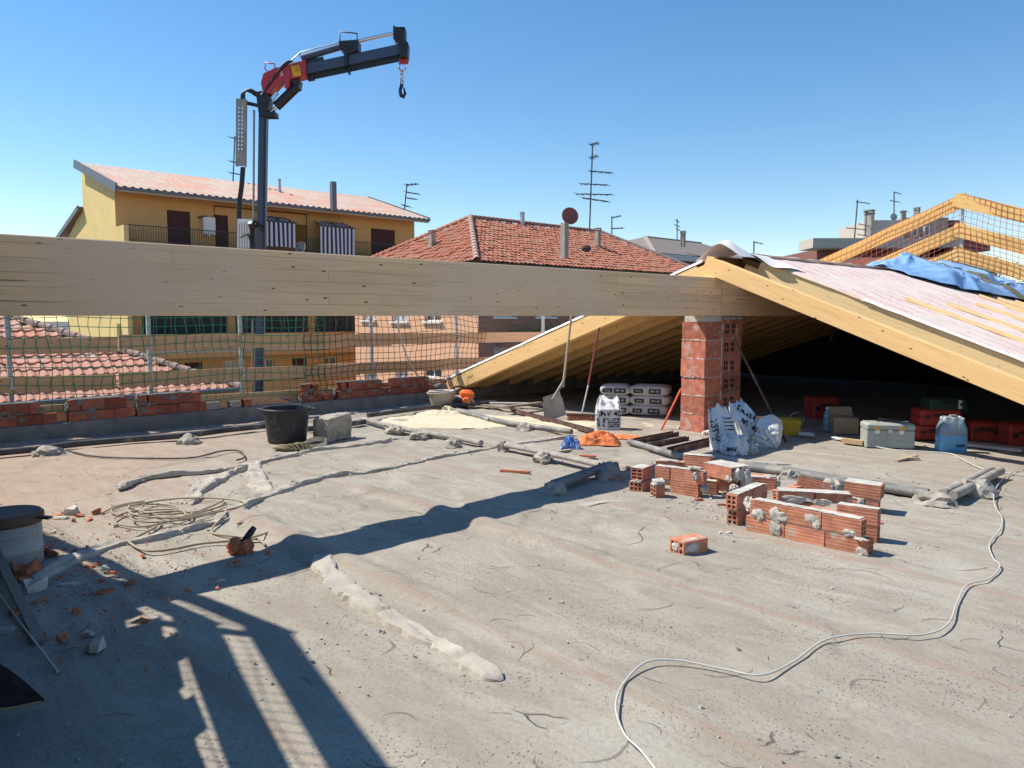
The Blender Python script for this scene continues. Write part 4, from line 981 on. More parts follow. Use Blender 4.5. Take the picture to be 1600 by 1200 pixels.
def dish(p, r, aim, mat, label, mast=1.2, polep=None):
    th_ = thing('satellite_dish', label, 'satellite dish', p); aim = Vector(aim).normalized(); M = TR(p) @ aim.to_track_quat('Z', 'Y').to_matrix().to_4x4()
    m = MB(); m.lathe([(r*k/8, .22*r*(k/8)**2) for k in range(9)]+[(r, .22*r-.02)]+[(r*k/8, .22*r*(k/8)**2-.03) for k in range(8, -1, -1)], M, 28); obj('reflector', m, M_[mat], th_, smooth=60)
    m = MB(); m.tube([M @ Vector((0, -r*.95, .2*r)), M @ Vector((0, -r*.1, r*.95))], .015*r/.4, 6); m.tube([M @ Vector((0, -r*.1, r*.85)), M @ Vector((0, -r*.05, r*1.05))], .06*r/.4, 8); obj('feed_arm', m, M_['antenna_metal'], th_)
    m = MB(); m.tube([p-aim*.05, p-aim*.2-Vector((0, 0, .1)), p-aim*.2-Vector((0, 0, mast))], .03, 8); obj('mount', m, M_['antenna_metal'], th_)
dish(LW(*onE(470, 387, eF-.4)), .42, (-.3, -1, .3), 'boiler_white', 'pale round satellite dish on the balcony between the two awnings', .6)
def antenna(px, ytop, ybot, Y, arms, label, r=.03, el=None, base=None):
    p0 = at(px, ybot, Y); p1 = at(px+arms[0][3] if len(arms[0]) > 3 else px, ytop, Y)
    a = thing('tv_antenna', label, 'antenna', p0); m = MB(); m.tube([p0, p1], r, 6); obj('mast', m, M_['antenna_metal'], a)
    for ar in arms:
        x0, y0, x1 = ar[:3]; y1 = ar[4] if len(ar) > 4 else y0+3
        q0 = at(x0, y0, Y); q1 = at(x1, y1, Y+.4); m = MB(); m.tube([q0, q1], r*.7, 5); n_ = 7
        for k in range(n_):
            c = q0.lerp(q1, k/(n_-1)); s = .28*(1-.5*k/n_)*(r/.03); m.tube([c-Vector((.15, s, .06*(k % 2))), c+Vector((.15, s, -.02))], r*.35, 4)
        obj('crossbar', m, M_['antenna_metal'], a)
    return a
ROOFPL = []
def roof_Y(px, py, Y):
    q = ray(px, py); o_ = Vector((0, 0, H)); best = None
    for a, b_, c in ROOFPL:
        nn = (b_-a).cross(c-a); k = (a-o_).dot(nn)/q.dot(nn); yy = q.y*k
        if yy > 0 and (best is None or abs(yy-Y) < abs(best-Y)): best = yy
    return best if best and abs(best-Y) < 14 else Y
def chimney(px, ytop, ybot, wpx, Y, label, mat='chimney_plaster', cap=True, round_=False, name='chimney'):
    if ROOFPL and 30 < Y < 45: Y = roof_Y(px, ybot, Y)
    p0 = at(px, ybot, Y); p1 = at(px, ytop, Y); w_ = wpx*Y/1200; hh = p1.z-p0.z
    c = thing(name, label, 'chimney', p0); m = MB()
    if round_: m.lathe([(w_/2, -.5), (w_/2, hh)], TR(p0), 14); 
    else: m.box((-w_/2, -w_/2, -.5), (w_/2, w_/2, hh), TR(p0) @ FROT)
    obj('stack', m, M_[mat], c, smooth=60 if round_ else None)
    if cap:
        m = MB()
        if round_: m.lathe([(0, hh+.14), (w_*.72, hh+.05), (w_*.72, hh), (0, hh)], TR(p0), 14)
        else:
            m.box((-w_*.62, -w_*.62, hh), (w_*.62, w_*.62, hh+w_*.12), TR(p0) @ FROT)
            for sx in (-1, 1):
                for sy in (-1, 1): m.box((sx*w_*.4-w_*.1, sy*w_*.4-w_*.1, hh+w_*.12), (sx*w_*.4+w_*.1, sy*w_*.4+w_*.1, hh+w_*.4), TR(p0) @ FROT)
            m.box((-w_*.62, -w_*.62, hh+w_*.4), (w_*.62, w_*.62, hh+w_*.52), TR(p0) @ FROT)
        obj('cap', m, M_[mat], c)
    return c
chimney(521, 284, 318, 7.5, 53, 'tall dark square metal flue on the yellow building roof', 'fascia_metal', False, name='flue')
chimney(437, 281, 294, 4, 56, 'small metal vent pipe at the ridge of the yellow building', 'galvanised', True, True, name='flue')
antenna(364, 213, 285, 57, [(362, 215, 379, 3), (362, 252, 376), (362, 270, 378)], 'thin tv antenna behind the crane mast on the yellow building', .05)
antenna(632, 287, 328, 57, [(634, 289, 652, 4, 287), (635, 300, 654), (636, 309, 650, 0, 311), (630, 320, 640)], 'bent tv antenna at the right end of the yellow building', .05)

# ---- roof tiles
def tile_field(par, P, nU, nV, wt, mat, parts, skip=None, seed=1, hgt=.06, jit=.02):
    """P(u,v) -> point; u across 0..nU, v up the slope 0..nV (tile units). Interlocking tiles"""
    rn = random.Random(seed); O = P(0, 0); U = (P(1, 0)-P(0, 0)); V = (P(0, 1)-P(0, 0)); N = U.cross(V).normalized()
    if N.z < 0: N = -N
    def shape(mb, M=None):
        prof = [(0, .0), (.12, .55), (.3, 1.), (.48, .55), (.6, .12), (.8, .08), (.98, .0)]
        rows = [(0, .55), (1.06, .0)]
        vs = []
        for y, dz in rows:
            for x, h in prof: vs.append((x, y, (h*.62+dz)*hgt))
        for x, h in prof: vs.append((x, 0, (h*.62+.2)*hgt-.02))
        K = len(prof); fs = [(i, i+1, K+i+1, K+i) for i in range(K-1)]+[(i+1, i, 2*K+i, 2*K+i+1) for i in range(K-1)]
        mb.add(vs, fs, M)
    M0 = Matrix((U, V, N)).transposed().to_4x4()
    cells = [(i, j) for j in range(nV) for i in range(nU) if not (skip and skip(i+.5, j+.5))]
    pm = []; big = MB()
    base = MB(); shape(base); me = base.mesh('tile', M_[mat], 50)
    for n_, (i, j) in enumerate(cells):
        M = M0.copy(); M.translation = P(i, j)+N*rn.uniform(-.3, 1)*jit
        if n_ < parts: obj('tile', me, None, par, M @ RZ(rn.uniform(-.03, .03)))
        else: shape(big, M @ RZ(rn.uniform(-.015, .015)))
    if big.v: obj('tiles', big, M_[mat], par, smooth=50, kind='stuff')
# ---- neighbouring low tiled roof, lower left
ER = onE(360, 608, -1000)[0]
pe = at(375, 607, 21.); te_, ee_, ze_ = tez(pe)
NR = thing('low_house', 'low neighbouring house with sun bleached red tiled roof behind the fence', 'house', LW(te_-6, ee_, -9.5))
sl_ = .42; wt = .27; ht = .4
Uv = -RV*wt; cosl = math.cos(math.atan(sl_)); Vv = (-DV*cosl+Vector((0, 0, math.sin(math.atan(sl_)))))*ht
Pn = lambda u, v: LW(te_, ee_, ze_)+Uv*u+Vv*v
tile_field(NR, Pn, 62, 15, wt, 'tile_pale', 290, skip=lambda u, v: u < v*1.35, seed=3, hgt=.075, jit=.012)
m = MB(); m.add([Pn(0, 0), Pn(62, 0), Pn(62, 15), Pn(20, 15)], [(0, 1, 2, 3)]); m.v = [v-Vector((0, 0, .03)) for v in m.v]; obj('roof', m, M_['under_tile'], NR)
m = MB(); E1 = Pn(20, 15); m.add([Pn(0, 0)+DV*0, E1, E1+RV*2-DV*6-Vector((0, 0, 2.4)), Pn(0, 0)-DV*9], [(0, 1, 2, 3)]); obj('roof', m, M_['tile_dusty'], NR)
for k in range(22):     # hip tiles
    a = Pn(0, 0).lerp(E1, k/22); b_ = Pn(0, 0).lerp(E1, (k+1.15)/22); mm_ = dirM(a, b_); m = MB(); L = (b_-a).length
    m.grid(7, 2, lambda u, v: (v*L, (.13-.02*v)*math.cos(math.pi*u), .04+(.13-.03*v)*math.sin(math.pi*u))); obj('hip_tile', m, M_['tile_dusty'], NR, mm_, 70)
m = MB(); m.fbox(te_-17, te_-.3, ee_-6, ee_-.4, -9.5, ze_-.15); obj('wall', m, M_['peach_plaster'], NR)
m = MB(); m.tube([Pn(-.2, -.15), Pn(62, -.15)], .07, 8); obj('gutter', m, M_['fascia_metal'], NR)

# ---- house with big red hip roof
cR = tez(at(745, 408, 36)); tC, eC, zC = cR
HB = thing('house', 'peach coloured house with large red tiled hip roof and many roof vents', 'house', LW(tC, eC, -9.5))
ef = onE(1092, 428, eC); apx = None
# ridge line depth: choose e so the ridge runs parallel at zRr
eRd = eC-6.0
ra = onE(735, 341, eRd); rb = onE(938, 364, eRd); zRr = (ra[2]+rb[2])/2; tRa, tRb = ra[0], rb[0]
tR = ef[0]+1.2
A = LW(tC, eC, zC); B = LW(tR, eC, zC); C_ = LW(tRa, eRd, zRr); D_ = LW(tRb, eRd, zRr); Eb = LW(tC, eC-12, zC); Fb_ = LW(tR, eC-12, zC)
ROOFPL += [(A, B, C_), (A, C_, Eb)]
m = MB(); m.add([A, B, D_, C_], [(0, 1, 2, 3)]); m.add([A, C_, Eb], [(0, 1, 2)]); m.add([Eb, C_, D_, Fb_], [(0, 1, 2, 3)]); m.add([B, Fb_, D_], [(0, 1, 2)]); m.v = [v-Vector((0, 0, .05)) for v in m.v]
obj('roof', m, M_['under_tile'], HB)
slope_len = ((C_-A)-RV*((C_-A).dot(RV))).length; NV = int(slope_len/.36); Vv2 = ((C_-A)-RV*((C_-A).dot(RV)))/NV; lenf = (B-A).dot(RV); NU = int(lenf/.3); Uv2 = RV*lenf/NU
c1 = (C_-A).dot(RV)/lenf*NU; c2 = (B-D_).dot(RV)/lenf*NU
tile_field(HB, lambda u, v: A+Uv2*u+Vv2*v, NU, NV, .3, 'tile_red', 0, skip=lambda u, v: u < c1*v/NV or u > NU-c2*v/NV, seed=5, hgt=.085, jit=.03)
NU2 = int(12/.3); Uv3 = -DV*12/NU2; apl = (C_-A).dot(-DV)/12*NU2; V3 = ((C_-A)-DV*((C_-A).dot(DV))); NV3 = int(V3.length/.36); V3 /= NV3
tile_field(HB, lambda u, v: A+Uv3*u+V3*v, NU2, NV3, .3, 'tile_red', 0, skip=lambda u, v: u < apl*v/NV3 or u > NU2-(NU2-apl)*v/NV3, seed=6, hgt=.085, jit=.04)
for (a0, b0, n_, mt) in ((A, C_, 16, 'tile_dusty'), (C_, D_, 34, 'tile_red'), (D_, B, 34, 'tile_dusty'), (C_, Eb, 30, 'tile_red')):
    for k in range(n_):
        a = a0.lerp(b0, k/n_); b_ = a0.lerp(b0, (k+1.2)/n_); mm_ = dirM(a, b_); L = (b_-a).length; m = MB()
        m.grid(6, 2, lambda u, v: (v*L, (.17-.03*v)*math.cos(math.pi*u), .05+(.17-.04*v)*math.sin(math.pi*u))); obj('hip_tile', m, M_[mt], HB, mm_, 70)
FH = FM(0, eC-.5, 0); ZG = -9.5
wh = MB(); opsf = []
for k in range(7):
    for z_ in (-1.0, -4.0, 1.4): opsf.append([tC+1.5+2.9*k, tC+2.8+2.9*k, z_, z_+1.5])
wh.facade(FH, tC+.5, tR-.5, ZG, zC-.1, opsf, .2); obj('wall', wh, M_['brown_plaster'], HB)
for k, o in enumerate(opsf): window(HB, FH, *o, glass='window_glass' if k % 3 else 'curtain_glass', dep=.2)
FT = FM(tC+.5, 0, 0, 't'); opl = []
def rectT(x0, x1, y0, y1, t): a = onT(x0, y1, t); b_ = onT(x1, y0, t); return [a[1], b_[1], a[2], b_[2]]
for x0, x1 in ((566, 586), (612, 636), (663, 689)):
    opl.append(rectT(x0, x1, 478, 500 if x0 < 600 else 502, tC+.5))
for x0, x1, y0, y1 in ((570, 588, 581, 606), (619, 637, 577, 604), (662, 690, 576, 589)): opl.append(rectT(x0, x1, y0, y1, tC+.5))
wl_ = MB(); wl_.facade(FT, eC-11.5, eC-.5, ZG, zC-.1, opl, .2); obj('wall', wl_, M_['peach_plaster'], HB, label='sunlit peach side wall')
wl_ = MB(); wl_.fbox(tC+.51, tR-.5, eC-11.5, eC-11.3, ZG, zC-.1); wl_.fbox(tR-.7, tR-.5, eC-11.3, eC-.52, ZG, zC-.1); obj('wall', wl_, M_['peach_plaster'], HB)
for k, o in enumerate(opl): window(HB, FT, *o, glass='window_glass' if k in (2, 5) else 'curtain_glass', dep=.2)
m = MB(); m.bar(A+DV*.1+RV*-.05-Vector((0, 0, .1)), B+DV*.1-Vector((0, 0, .1)), .14, .14); m.fbox(tC, tR, eC-.5, eC, zC-.2, zC-.12); m.fbox(tC, tC+.5, eC-12, eC-.5, zC-.2, zC-.12); obj('gutter', m, M_['under_tile'], HB)
# balcony with plants under the beam
m = MB(); q = rectE(800, 960, 500, 540, eC+.6); m.fbox(q[0], q[1], eC-.5, eC+.8, q[2]-.1, q[2]+.1); obj('balcony_slab', m, M_['brown_plaster'], HB)
pl = MB(); rn = random.Random(2)
for k in range(700):
    t = rn.uniform(q[0]+.2, q[1]-.2); c = LW(t, eC+.4+rn.uniform(-.25, .35), q[2]+.35+abs(rn.gauss(0, .35)))
    a = rn.uniform(0, 6.3); s = rn.uniform(.05, .12); M = TR(c) @ RZ(a) @ RX(rn.uniform(-1, 1)); pl.add([(-s, 0, 0), (0, -s*.5, .02), (s, 0, 0), (0, s*.5, .02)], [(0, 1, 2, 3)], M)
tb = MB(); tb.fbox(q[0]+.1, q[1]-.1, eC+.2, eC+.6, q[2]+.1, q[2]+.38)
pt = thing('balcony_planter', 'long planter of yellow green leafy plants on the house balcony under the beam', 'plant', LW((q[0]+q[1])/2, eC+.4, q[2]+.1)); obj('trough', tb, M_['tile_red'], pt); obj('leaves', pl, M_['plant_green'], pt, kind='stuff')
chimney(675, 364, 386, 8, 39, 'short square stub chimney on the left plane of the red roof', 'chimney_plaster', True)
chimney(882, 348, 385, 9, 38.5, 'square grey chimney stack beside the red satellite dish', 'chimney_plaster', False)
chimney(934, 360, 386, 7, 39.5, 'slim grey chimney with flat cap right of the satellite dish', 'chimney_plaster', True)
chimney(816, 334, 352, 5, 42.5, 'small metal vent with slatted head on the roof ridge', 'galvanised', True)
dish(at(890, 338, 38), .42, (.25, -1, .18), 'dish_red', 'dark red satellite dish standing above the red tiled roof', 1.2)
antenna(921, 224, 362, 42, [(922, 226, 935, 5, 223), (922, 247, 933, 0, 243), (921, 267, 956, 0, 270), (907, 287, 950, 0, 289), (900, 303, 956, 0, 304), (910, 309, 951, 0, 315)], 'tall tv antenna with many crossbars on the red roof ridge', .045)
antenna(956, 338, 375, 60, [(956, 340, 970, 0, 337), (956, 357, 974, 0, 356), (956, 372, 970)], 'small tv antenna right of the chimneys behind the red roof', .05)
b_m = MB(); lump_mb((.25, .2, .18), 4, .2, 2, TR(at(916, 388, 37.5)), b_m); single('roof_vent', b_m, M_['under_tile'], 'small dark bump shaped vent between the chimneys on the red roof', 'vent')
ROOFPL.clear()
# ---- grey roof building far
cG = tez(at(1022, 394, 78)); eG = cG[1]; tG = cG[0]; zG_ = cG[2]; tG1 = onE(1200, 412, eG)[0]; eGr = eG-8; g0 = onE(1008, 370, eGr); g1 = onE(1095, 379, eGr)
GB = thing('apartment_building', 'distant building with brownish grey hip roof and white gutter line', 'building', LW(tG, eG, -9.5))
A2, B2, C2, D2 = LW(tG, eG, zG_), LW(tG1, eG, zG_), LW(g0[0], eGr, g0[2]), LW(g1[0], eGr, g0[2]); E2 = LW(tG, eG-18, zG_); F2 = LW(tG1, eG-18, zG_)
m = MB(); m.add([A2, B2, D2, C2], [(0, 1, 2, 3)]); m.add([A2, C2, E2], [(0, 1, 2)]); m.add([B2, F2, D2], [(0, 1, 2)]); m.add([E2, C2, D2, F2], [(0, 1, 2, 3)]); obj('roof', m, M_['grey_shingle'], GB)
m = MB(); m.bar(A2, C2, .4, .25); m.bar(C2, D2, .3, .2); obj('ridge_cap', m, M_['chimney_plaster'], GB)
m = MB(); m.bar(A2-Vector((0, 0, .35)), B2-Vector((0, 0, .35)), .3, .55); m.bar(A2-Vector((0, 0, .35)), E2-Vector((0, 0, .35)), .3, .55); obj('gutter', m, M_['galvanised'], GB)
m = MB(); m.fbox(tG+.8, tG1-.8, eG-17, eG-.8, -9.5, zG_-.4); obj('wall', m, M_['brown_plaster'], GB)
FG = FM(0, eG-.79, 0)
for k in range(6): 
    a = tG+2+3.6*k; mm2 = MB(); mm2.box((a, -.02, zG_-2.4), (a+1.4, .02, zG_-.9), FG); o = obj('window', mm2, M_['white_trim'], GB); mm2 = MB(); mm2.box((a+.12, -.05, zG_-2.3), (a+1.28, -.022, zG_-1.), FG); obj('pane', mm2, M_['window_glass'], o)
chimney(1067, 364, 378, 6, 84, 'slim chimney on the distant grey roof', 'chimney_plaster', True)
antenna(1058, 342, 376, 84, [(1056, 344, 1061), (1054, 351, 1062), (1057, 357, 1062)], 'thin tv antenna next to the distant slim chimney', .06)
antenna(1178, 377, 410, 70, [(1178, 378, 1192), (1180, 402, 1186)], 'small tv antenna above the ridge of the new roof', .06)
# ---- modern building right, behind rails
Yr = 62.
MBd = thing('apartment_building', 'distant beige apartment block with flat terraces, chimneys and dark red upper walls', 'building', at(1400, 620, Yr))
def px_box(x0, x1, y0, y1, Y, dep, mat, name='wall', par=MBd):
    a = at(x0, y1, Y); b_ = at(x1, y0, Y); m = MB(); m.box((a.x, Y, a.z), (b_.x, Y+dep, b_.z)); return obj(name, m, M_[mat], par)
px_box(1290, 1560, 402, 700, Yr, 5, 'beige_plaster')
px_box(1270, 1470, 372, 387, Yr-1.5, 3, 'beige_plaster', 'balcony_parapet')
px_box(1285, 1480, 387, 402, Yr+.3, 10, 'maroon_plaster')
px_box(1408, 1482, 340, 372, Yr+1, 8, 'chimney_plaster')
px_box(1360, 1412, 344, 372, Yr+.5, 6, 'beige_plaster')
px_box(1440, 1500, 344, 372, Yr+3, 6, 'maroon_plaster')
px_box(1438, 1500, 371, 386, Yr-1, 8, 'beige_plaster', 'balcony_parapet')
px_box(1500, 1548, 374, 392, Yr-1, 8, 'maroon_plaster', 'balcony_parapet')
px_box(1452, 1500, 386, 402, Yr+.3, 8, 'maroon_plaster')
for k, (x0, x1, y0, y1) in enumerate(((1425, 1434, 355, 370), (1445, 1453, 353, 369), (1418, 1428, 388, 401), (1430, 1438, 388, 401), (1380, 1400, 404, 414))):
    o = px_box(x0, x1, y0, y1, Yr-.2 if y0 > 380 else Yr+.35, .3, 'white_trim', 'window'); px_box(x0+1.5, x1-1.5, y0+1.5, y1-1, Yr-.35 if y0 > 380 else Yr+.2, .1, 'window_glass', 'pane', o)
chimney(1357, 334, 372, 11, Yr-.3, 'tall pale chimney at the left of the distant beige block', 'beige_plaster', True)
chimney(1411, 331, 345, 8, Yr+1, 'round headed dark chimney above the distant terrace', 'chimney_plaster', True, True)
chimney(1432, 328, 345, 7, Yr+2, 'second dark chimney, nearest the rail peak on the distant block', 'chimney_plaster', True)
antenna(1335, 312, 374, Yr-1, [(1338, 315, 1359, 5, 318), (1323, 356, 1354)], 'tv antenna at the left end of the distant terrace', .05)
antenna(1352, 330, 368, Yr-1, [(1350, 331, 1366, 2), (1342, 350, 1358), (1340, 366, 1356)], 'leaning tv antenna just left of the tall pale chimney', .045)
antenna(1397, 300, 345, Yr+1, [(1397, 300, 1408), (1391, 313, 1406)], 'tv antenna rising above a round dish on the distant block', .045)
dish(at(1396, 339, Yr+.6), .28, (0, -1, .1), 'galvanised', 'small grey dish below a tv antenna on the distant block', .5)
# small red roof between
m = MB(); a, b_, c, d_ = at(1275, 424, 40), at(1440, 428, 36), at(1420, 408, 42), at(1325, 404, 44)
SR = thing('small_house', 'small house with red tiled roof seen between the guard rails', 'house', Vector((a.x, 40, -9.5)))
uu = (b_-a)/34; vv_ = (d_-a); vv_ = (vv_-uu.normalized()*vv_.dot(uu.normalized())); nv_ = 9; vv_ /= nv_
off0 = (d_-a).dot(uu.normalized())/uu.length
tile_field(SR, lambda u, v: a+uu*u+vv_*v, 34, nv_, .3, 'tile_red', 0, skip=lambda u, v: u < off0*v/nv_, seed=9, hgt=.08)
m.add([a, b_, b_+vv_*nv_, a+uu*off0+vv_*nv_], [(0, 1, 2, 3)]); m.v = [v-Vector((0, 0, .05)) for v in m.v]; obj('roof', m, M_['under_tile'], SR)
m = MB(); m.box((a.x+1, a.y+.5, -9.5), (b_.x, a.y+6, a.z-.2)); obj('wall', m, M_['beige_plaster'], SR)
# tree at the right edge
TRp = at(1590, 440, 48); TT = thing('tree', 'dark green tree at the right edge beyond the guard rails', 'tree', Vector((TRp.x, 48, -9.5)))
m = MB(); m.tube([(TRp.x, 48, -9.5), (TRp.x+.1, 48, -3), (TRp.x-.1, 48, 2)], [.25, .18, .08], 8)
rn = random.Random(21)
for k in range(9): a_ = rn.uniform(0, 6.28); m.tube([(TRp.x, 48, -1+.3*k), (TRp.x+1.2*math.cos(a_), 48+1.2*math.sin(a_), .3+.4*k)], [.07, .02], 5)
obj('trunk', m, M_['bark'], TT, smooth=60); m = MB()
for k in range(60):
    c = Vector((TRp.x+rn.gauss(0, 1.1), 48+rn.gauss(0, 1.1), 2.2+rn.gauss(0, 1.1)));
    if c.z > 5.0: c.z = 4.7
    for j in range(70):
        q_ = c+Vector((rn.gauss(0, .3), rn.gauss(0, .3), rn.gauss(0, .25))); s = rn.uniform(.04, .09); M = TR(q_) @ RZ(rn.uniform(0, 6.3)) @ RX(rn.uniform(-1.2, 1.2)); m.add([(-s, 0, 0), (0, -s*.6, 0), (s, 0, 0), (0, s*.6, 0)], [(0, 1, 2, 3)], M)
obj('crown', m, M_['leaf'], TT, kind='stuff')

# ================================================================== CRANE
CY = 25.
def C(px, py, dy=0.): p = at(px, py, CY); p.y += dy; return p
CR = thing('loader_crane', 'hydraulic crane with red inner boom and dark telescopic jib hanging a hook', 'crane', Vector((C(405, 600).x, CY, -9.5)))
FY_ = Vector((0, 1, 0))
m = MB(); m.bar(C(398, 1100), C(412, 176), .24, .24, FY_); obj('mast', m, M_['crane_navy'], CR)
m = MB(); m.bar(C(407, 1000, -.14), C(417, 180, -.14), .06, .05, FY_); obj('mast_rail', m, M_['crane_black'], CR)
m = MB(); m.tube([C(392, 1000), C(397, 172)], .035, 8); obj('pressure_pipe', m, M_['dull_steel'], CR)
# hose guide plate with holes
F = dirM(C(380, 262), C(381, 158), FY_)
Lp = (C(381, 158)-C(380, 262)).length; m = MB(); hs = []
for i in range(11):
    for sgn in (-.06, .045): hs.append((.5+i*.125, .56+i*.125, sgn, sgn+.035))
# plate in own frame: x along height
X = (C(381, 158)-C(380, 262)).normalized(); PM = Matrix((X, Vector((0, 1, 0)).cross(X)*-1, Vector((0, -1, 0)))).transposed().to_4x4(); PM.translation = C(380, 262, -.25)
us = sorted({0, Lp, *[h[0] for h in hs], *[h[1] for h in hs]}); vs_ = sorted({-.13, .13, *[h[2] for h in hs], *[h[3] for h in hs]})
for a, b_ in zip(us, us[1:]):
    for c, d_ in zip(vs_, vs_[1:]):
        if any(h[0] < (a+b_)/2 < h[1] and h[2] < (c+d_)/2 < h[3] for h in hs): continue
        m.box((a, c, 0), (b_, d_, .02), PM)
m.box((0, -.15, -.14), (Lp, -.13, .02), PM); m.box((0, .13, -.14), (Lp, .15, .02), PM); obj('hose_guide', m, M_['chain_plate'], CR)
m = MB(); rn = random.Random(5)
for k in range(4): o_ = k*1.6; m.tube(smooth_path([C(377+o_, 560, -.1), C(374+o_, 420, -.1), C(373+o_, 330, -.1), C(377+o_, 290, -.1), C(379+o_, 262, -.1)], 5), .03, 6)
obj('hose', m, M_['crane_black'], CR, smooth=80)
m = MB()
for k in range(3): m.tube(smooth_path([C(379+k*2.5, 165, -.1), C(380+k*2, 148-k*1.5, -.1), C(392, 141+2*k, -.1), C(403, 146+k*3, -.15), C(413, 150, -.2), C(430, 128, -.25), C(447, 108-k*2, -.25), C(460, 98, -.2)], 6), .032, 6)
m.bar(C(385, 161), C(408, 166), .1, .08, FY_); obj('hose', m, M_['crane_black'], CR, smooth=50)
def plate(pts, y0, y1, mat, name, lab=None):
    m = MB(); P = [C(*p) for p in pts]; m.prism([(p.x, p.z) for p in P], CY+y0, CY+y1); return obj(name, m, M_[mat], CR, label=lab)
plate([(403, 146), (421, 144), (424, 160), (420, 178), (432, 176), (433, 184), (408, 184), (405, 165)], -.2, .2, 'crane_black', 'knuckle')
plate([(411, 133), (415, 118), (432, 110), (478, 98), (480, 121), (440, 131), (432, 140), (428, 150), (414, 146)], -.22, .22, 'crane_red', 'inner_boom')
plate([(448, 128), (458, 104), (455, 140), (450, 142)], -.26, .24, 'crane_red', 'bracket')
plate([(478, 97), (480, 97), (482, 123), (480, 123)], -.26, .26, 'crane_red', 'boom_collar')
m = MB(); m.bar(C(480, 109.5), C(626, 78.5), .3, .27, FY_); obj('telescopic_boom', m, M_['crane_navy'], CR)
m = MB(); m.bar(C(480, 117.5), C(626, 87), .33, .05, FY_); obj('boom_lip', m, M_['crane_black'], CR)
m = MB(); m.bar(C(481, 122), C(491, 120), .2, .12, FY_); obj('slider', m, M_['crane_black'], CR)
plate([(532, 68), (562, 66), (562, 82), (546, 88), (545, 108), (541, 106), (540, 86), (533, 80)], -.24, .24, 'crane_black', 'boom_bracket')
m = MB(); m.bar(C(543, 106), C(555, 105), .2, .1, FY_); m.tube([C(547, 106, -.1), C(547, 118, -.1)], .04, 8); obj('clamp', m, M_['crane_black'], CR)
plate([(616, 43), (620, 46), (634, 46), (634, 66), (639, 70), (638, 92), (626, 93), (625, 73), (616, 64)], -.22, .22, 'crane_black', 'boom_tip')
m = MB(); m.tube([C(540, 71, -.1), C(618, 53, -.1)], .055, 10); obj('piston_rod', m, M_['chrome'], CR, smooth=60)
m = MB(); m.tube([C(472, 92, -.05), C(537, 73, -.05)], .1, 12); m.tube([C(455, 101, .05), C(505, 91, .05)], .07, 10); obj('extension_cylinder', m, M_['crane_navy'], CR, smooth=60)
m = MB(); m.tube([C(455, 100, -.2), C(472, 85, -.2), C(500, 78, -.2), C(532, 70, -.2)], .018, 6); m.tube([C(472, 84, -.18), C(470, 92, -.18)], .018, 6); obj('hydraulic_line', m, M_['galvanised'], CR, smooth=60)
m = MB(); m.tube([C(533, 70, -.2), C(534, 53, -.2), C(560, 56, -.2), C(560, 74, -.2)], .022, 6); obj('guard_loop', m, M_['crane_black'], CR, smooth=60)
m = MB(); m.tube([C(421, 114, -.2), C(417, 111, -.2), C(418, 101, -.2), C(432, 103, -.2), C(433, 112, -.2)], .02, 6); obj('guard_loop', m, M_['crane_red'], CR, smooth=60)
m = MB(); m.tube([C(464, 136, -.02), C(432, 167, -.02)], .15, 14); obj('lift_cylinder', m, M_['crane_black'], CR, smooth=50)
m = MB(); m.tube([C(434, 166, -.02), C(421, 178, -.02)], .06, 10); obj('piston_rod', m, M_['chrome'], CR, smooth=60)
m = MB(); m.bar(C(428, 157, -.18), C(436, 148, -.18), .08, .09, FY_); m.tube([C(429, 162, -.2), C(437, 147, -.2)], .03, 6); m.tube([C(447, 140, -.2), C(449, 134, -.2)], .03, 6); obj('valve', m, M_['chrome'], CR)
plate([(455, 130), (466, 125), (471, 128), (469, 140), (466, 141), (462, 134)], -.16, .16, 'crane_black', 'cylinder_mount')
PMf = Matrix((Vector((1, 0, .21)).normalized(), Vector((-.21, 0, 1)).normalized(), Vector((0, -1, 0)))).transposed().to_4x4()
m = MB(); Mq = PMf.copy(); Mq.translation = C(466, 114, -.229); m.box((-.13, -.17, 0), (.13, .17, .008), Mq); o = obj('data_plate', m, M_['plate_yellow'], CR)
Mq2 = Mq.copy(); Mq2.translation = C(466, 109, -.24); m = MB()
for k in range(4): m.box((-.08+(k % 2)*.02, .06-k*.06, 0), (.09, .075-k*.06, .003), Mq2)
obj('print', m, M_['crane_black'], o)
Mq3 = PMf.copy(); Mq3.translation = C(443, 118.5, -.23); text('S', .2, 'white_trim', CR, Mq3, name='logo')
# shackle, chain, hook
m = MB(); m.bar(C(624, 96), C(638, 96), .16, .1, FY_); obj('shackle', m, M_['crane_red'], CR)
m = MB(); Mh = TR(C(629, 106)) @ RX(math.pi/2)
m.tube([C(624, 98), C(623.5, 108), C(629, 112), C(634, 108), C(634, 98)], .03, 6)
def linkm(c, rx, rz, r, side): pts = [c+(Vector((rx*math.cos(a), 0, rz*math.sin(a))) if side else Vector((0, rx*math.cos(a), rz*math.sin(a)))) for a in [2*math.pi*k/12 for k in range(13)]]; m.tube(pts, r, 6, False)
for k in range(4): linkm(C(628, 114+k*5), .05, .09, .022, k % 2 == 0)
obj('chain', m, M_['chrome'], CR, smooth=60)
m = MB(); m.tube([C(628, 127), C(627.5, 134), C(625, 142), C(627, 150), C(630, 152), C(633, 146), C(631, 137)], [.05, .06, .055, .06, .055, .045, .02], 8); obj('hook', m, M_['crane_black'], CR, smooth=60)
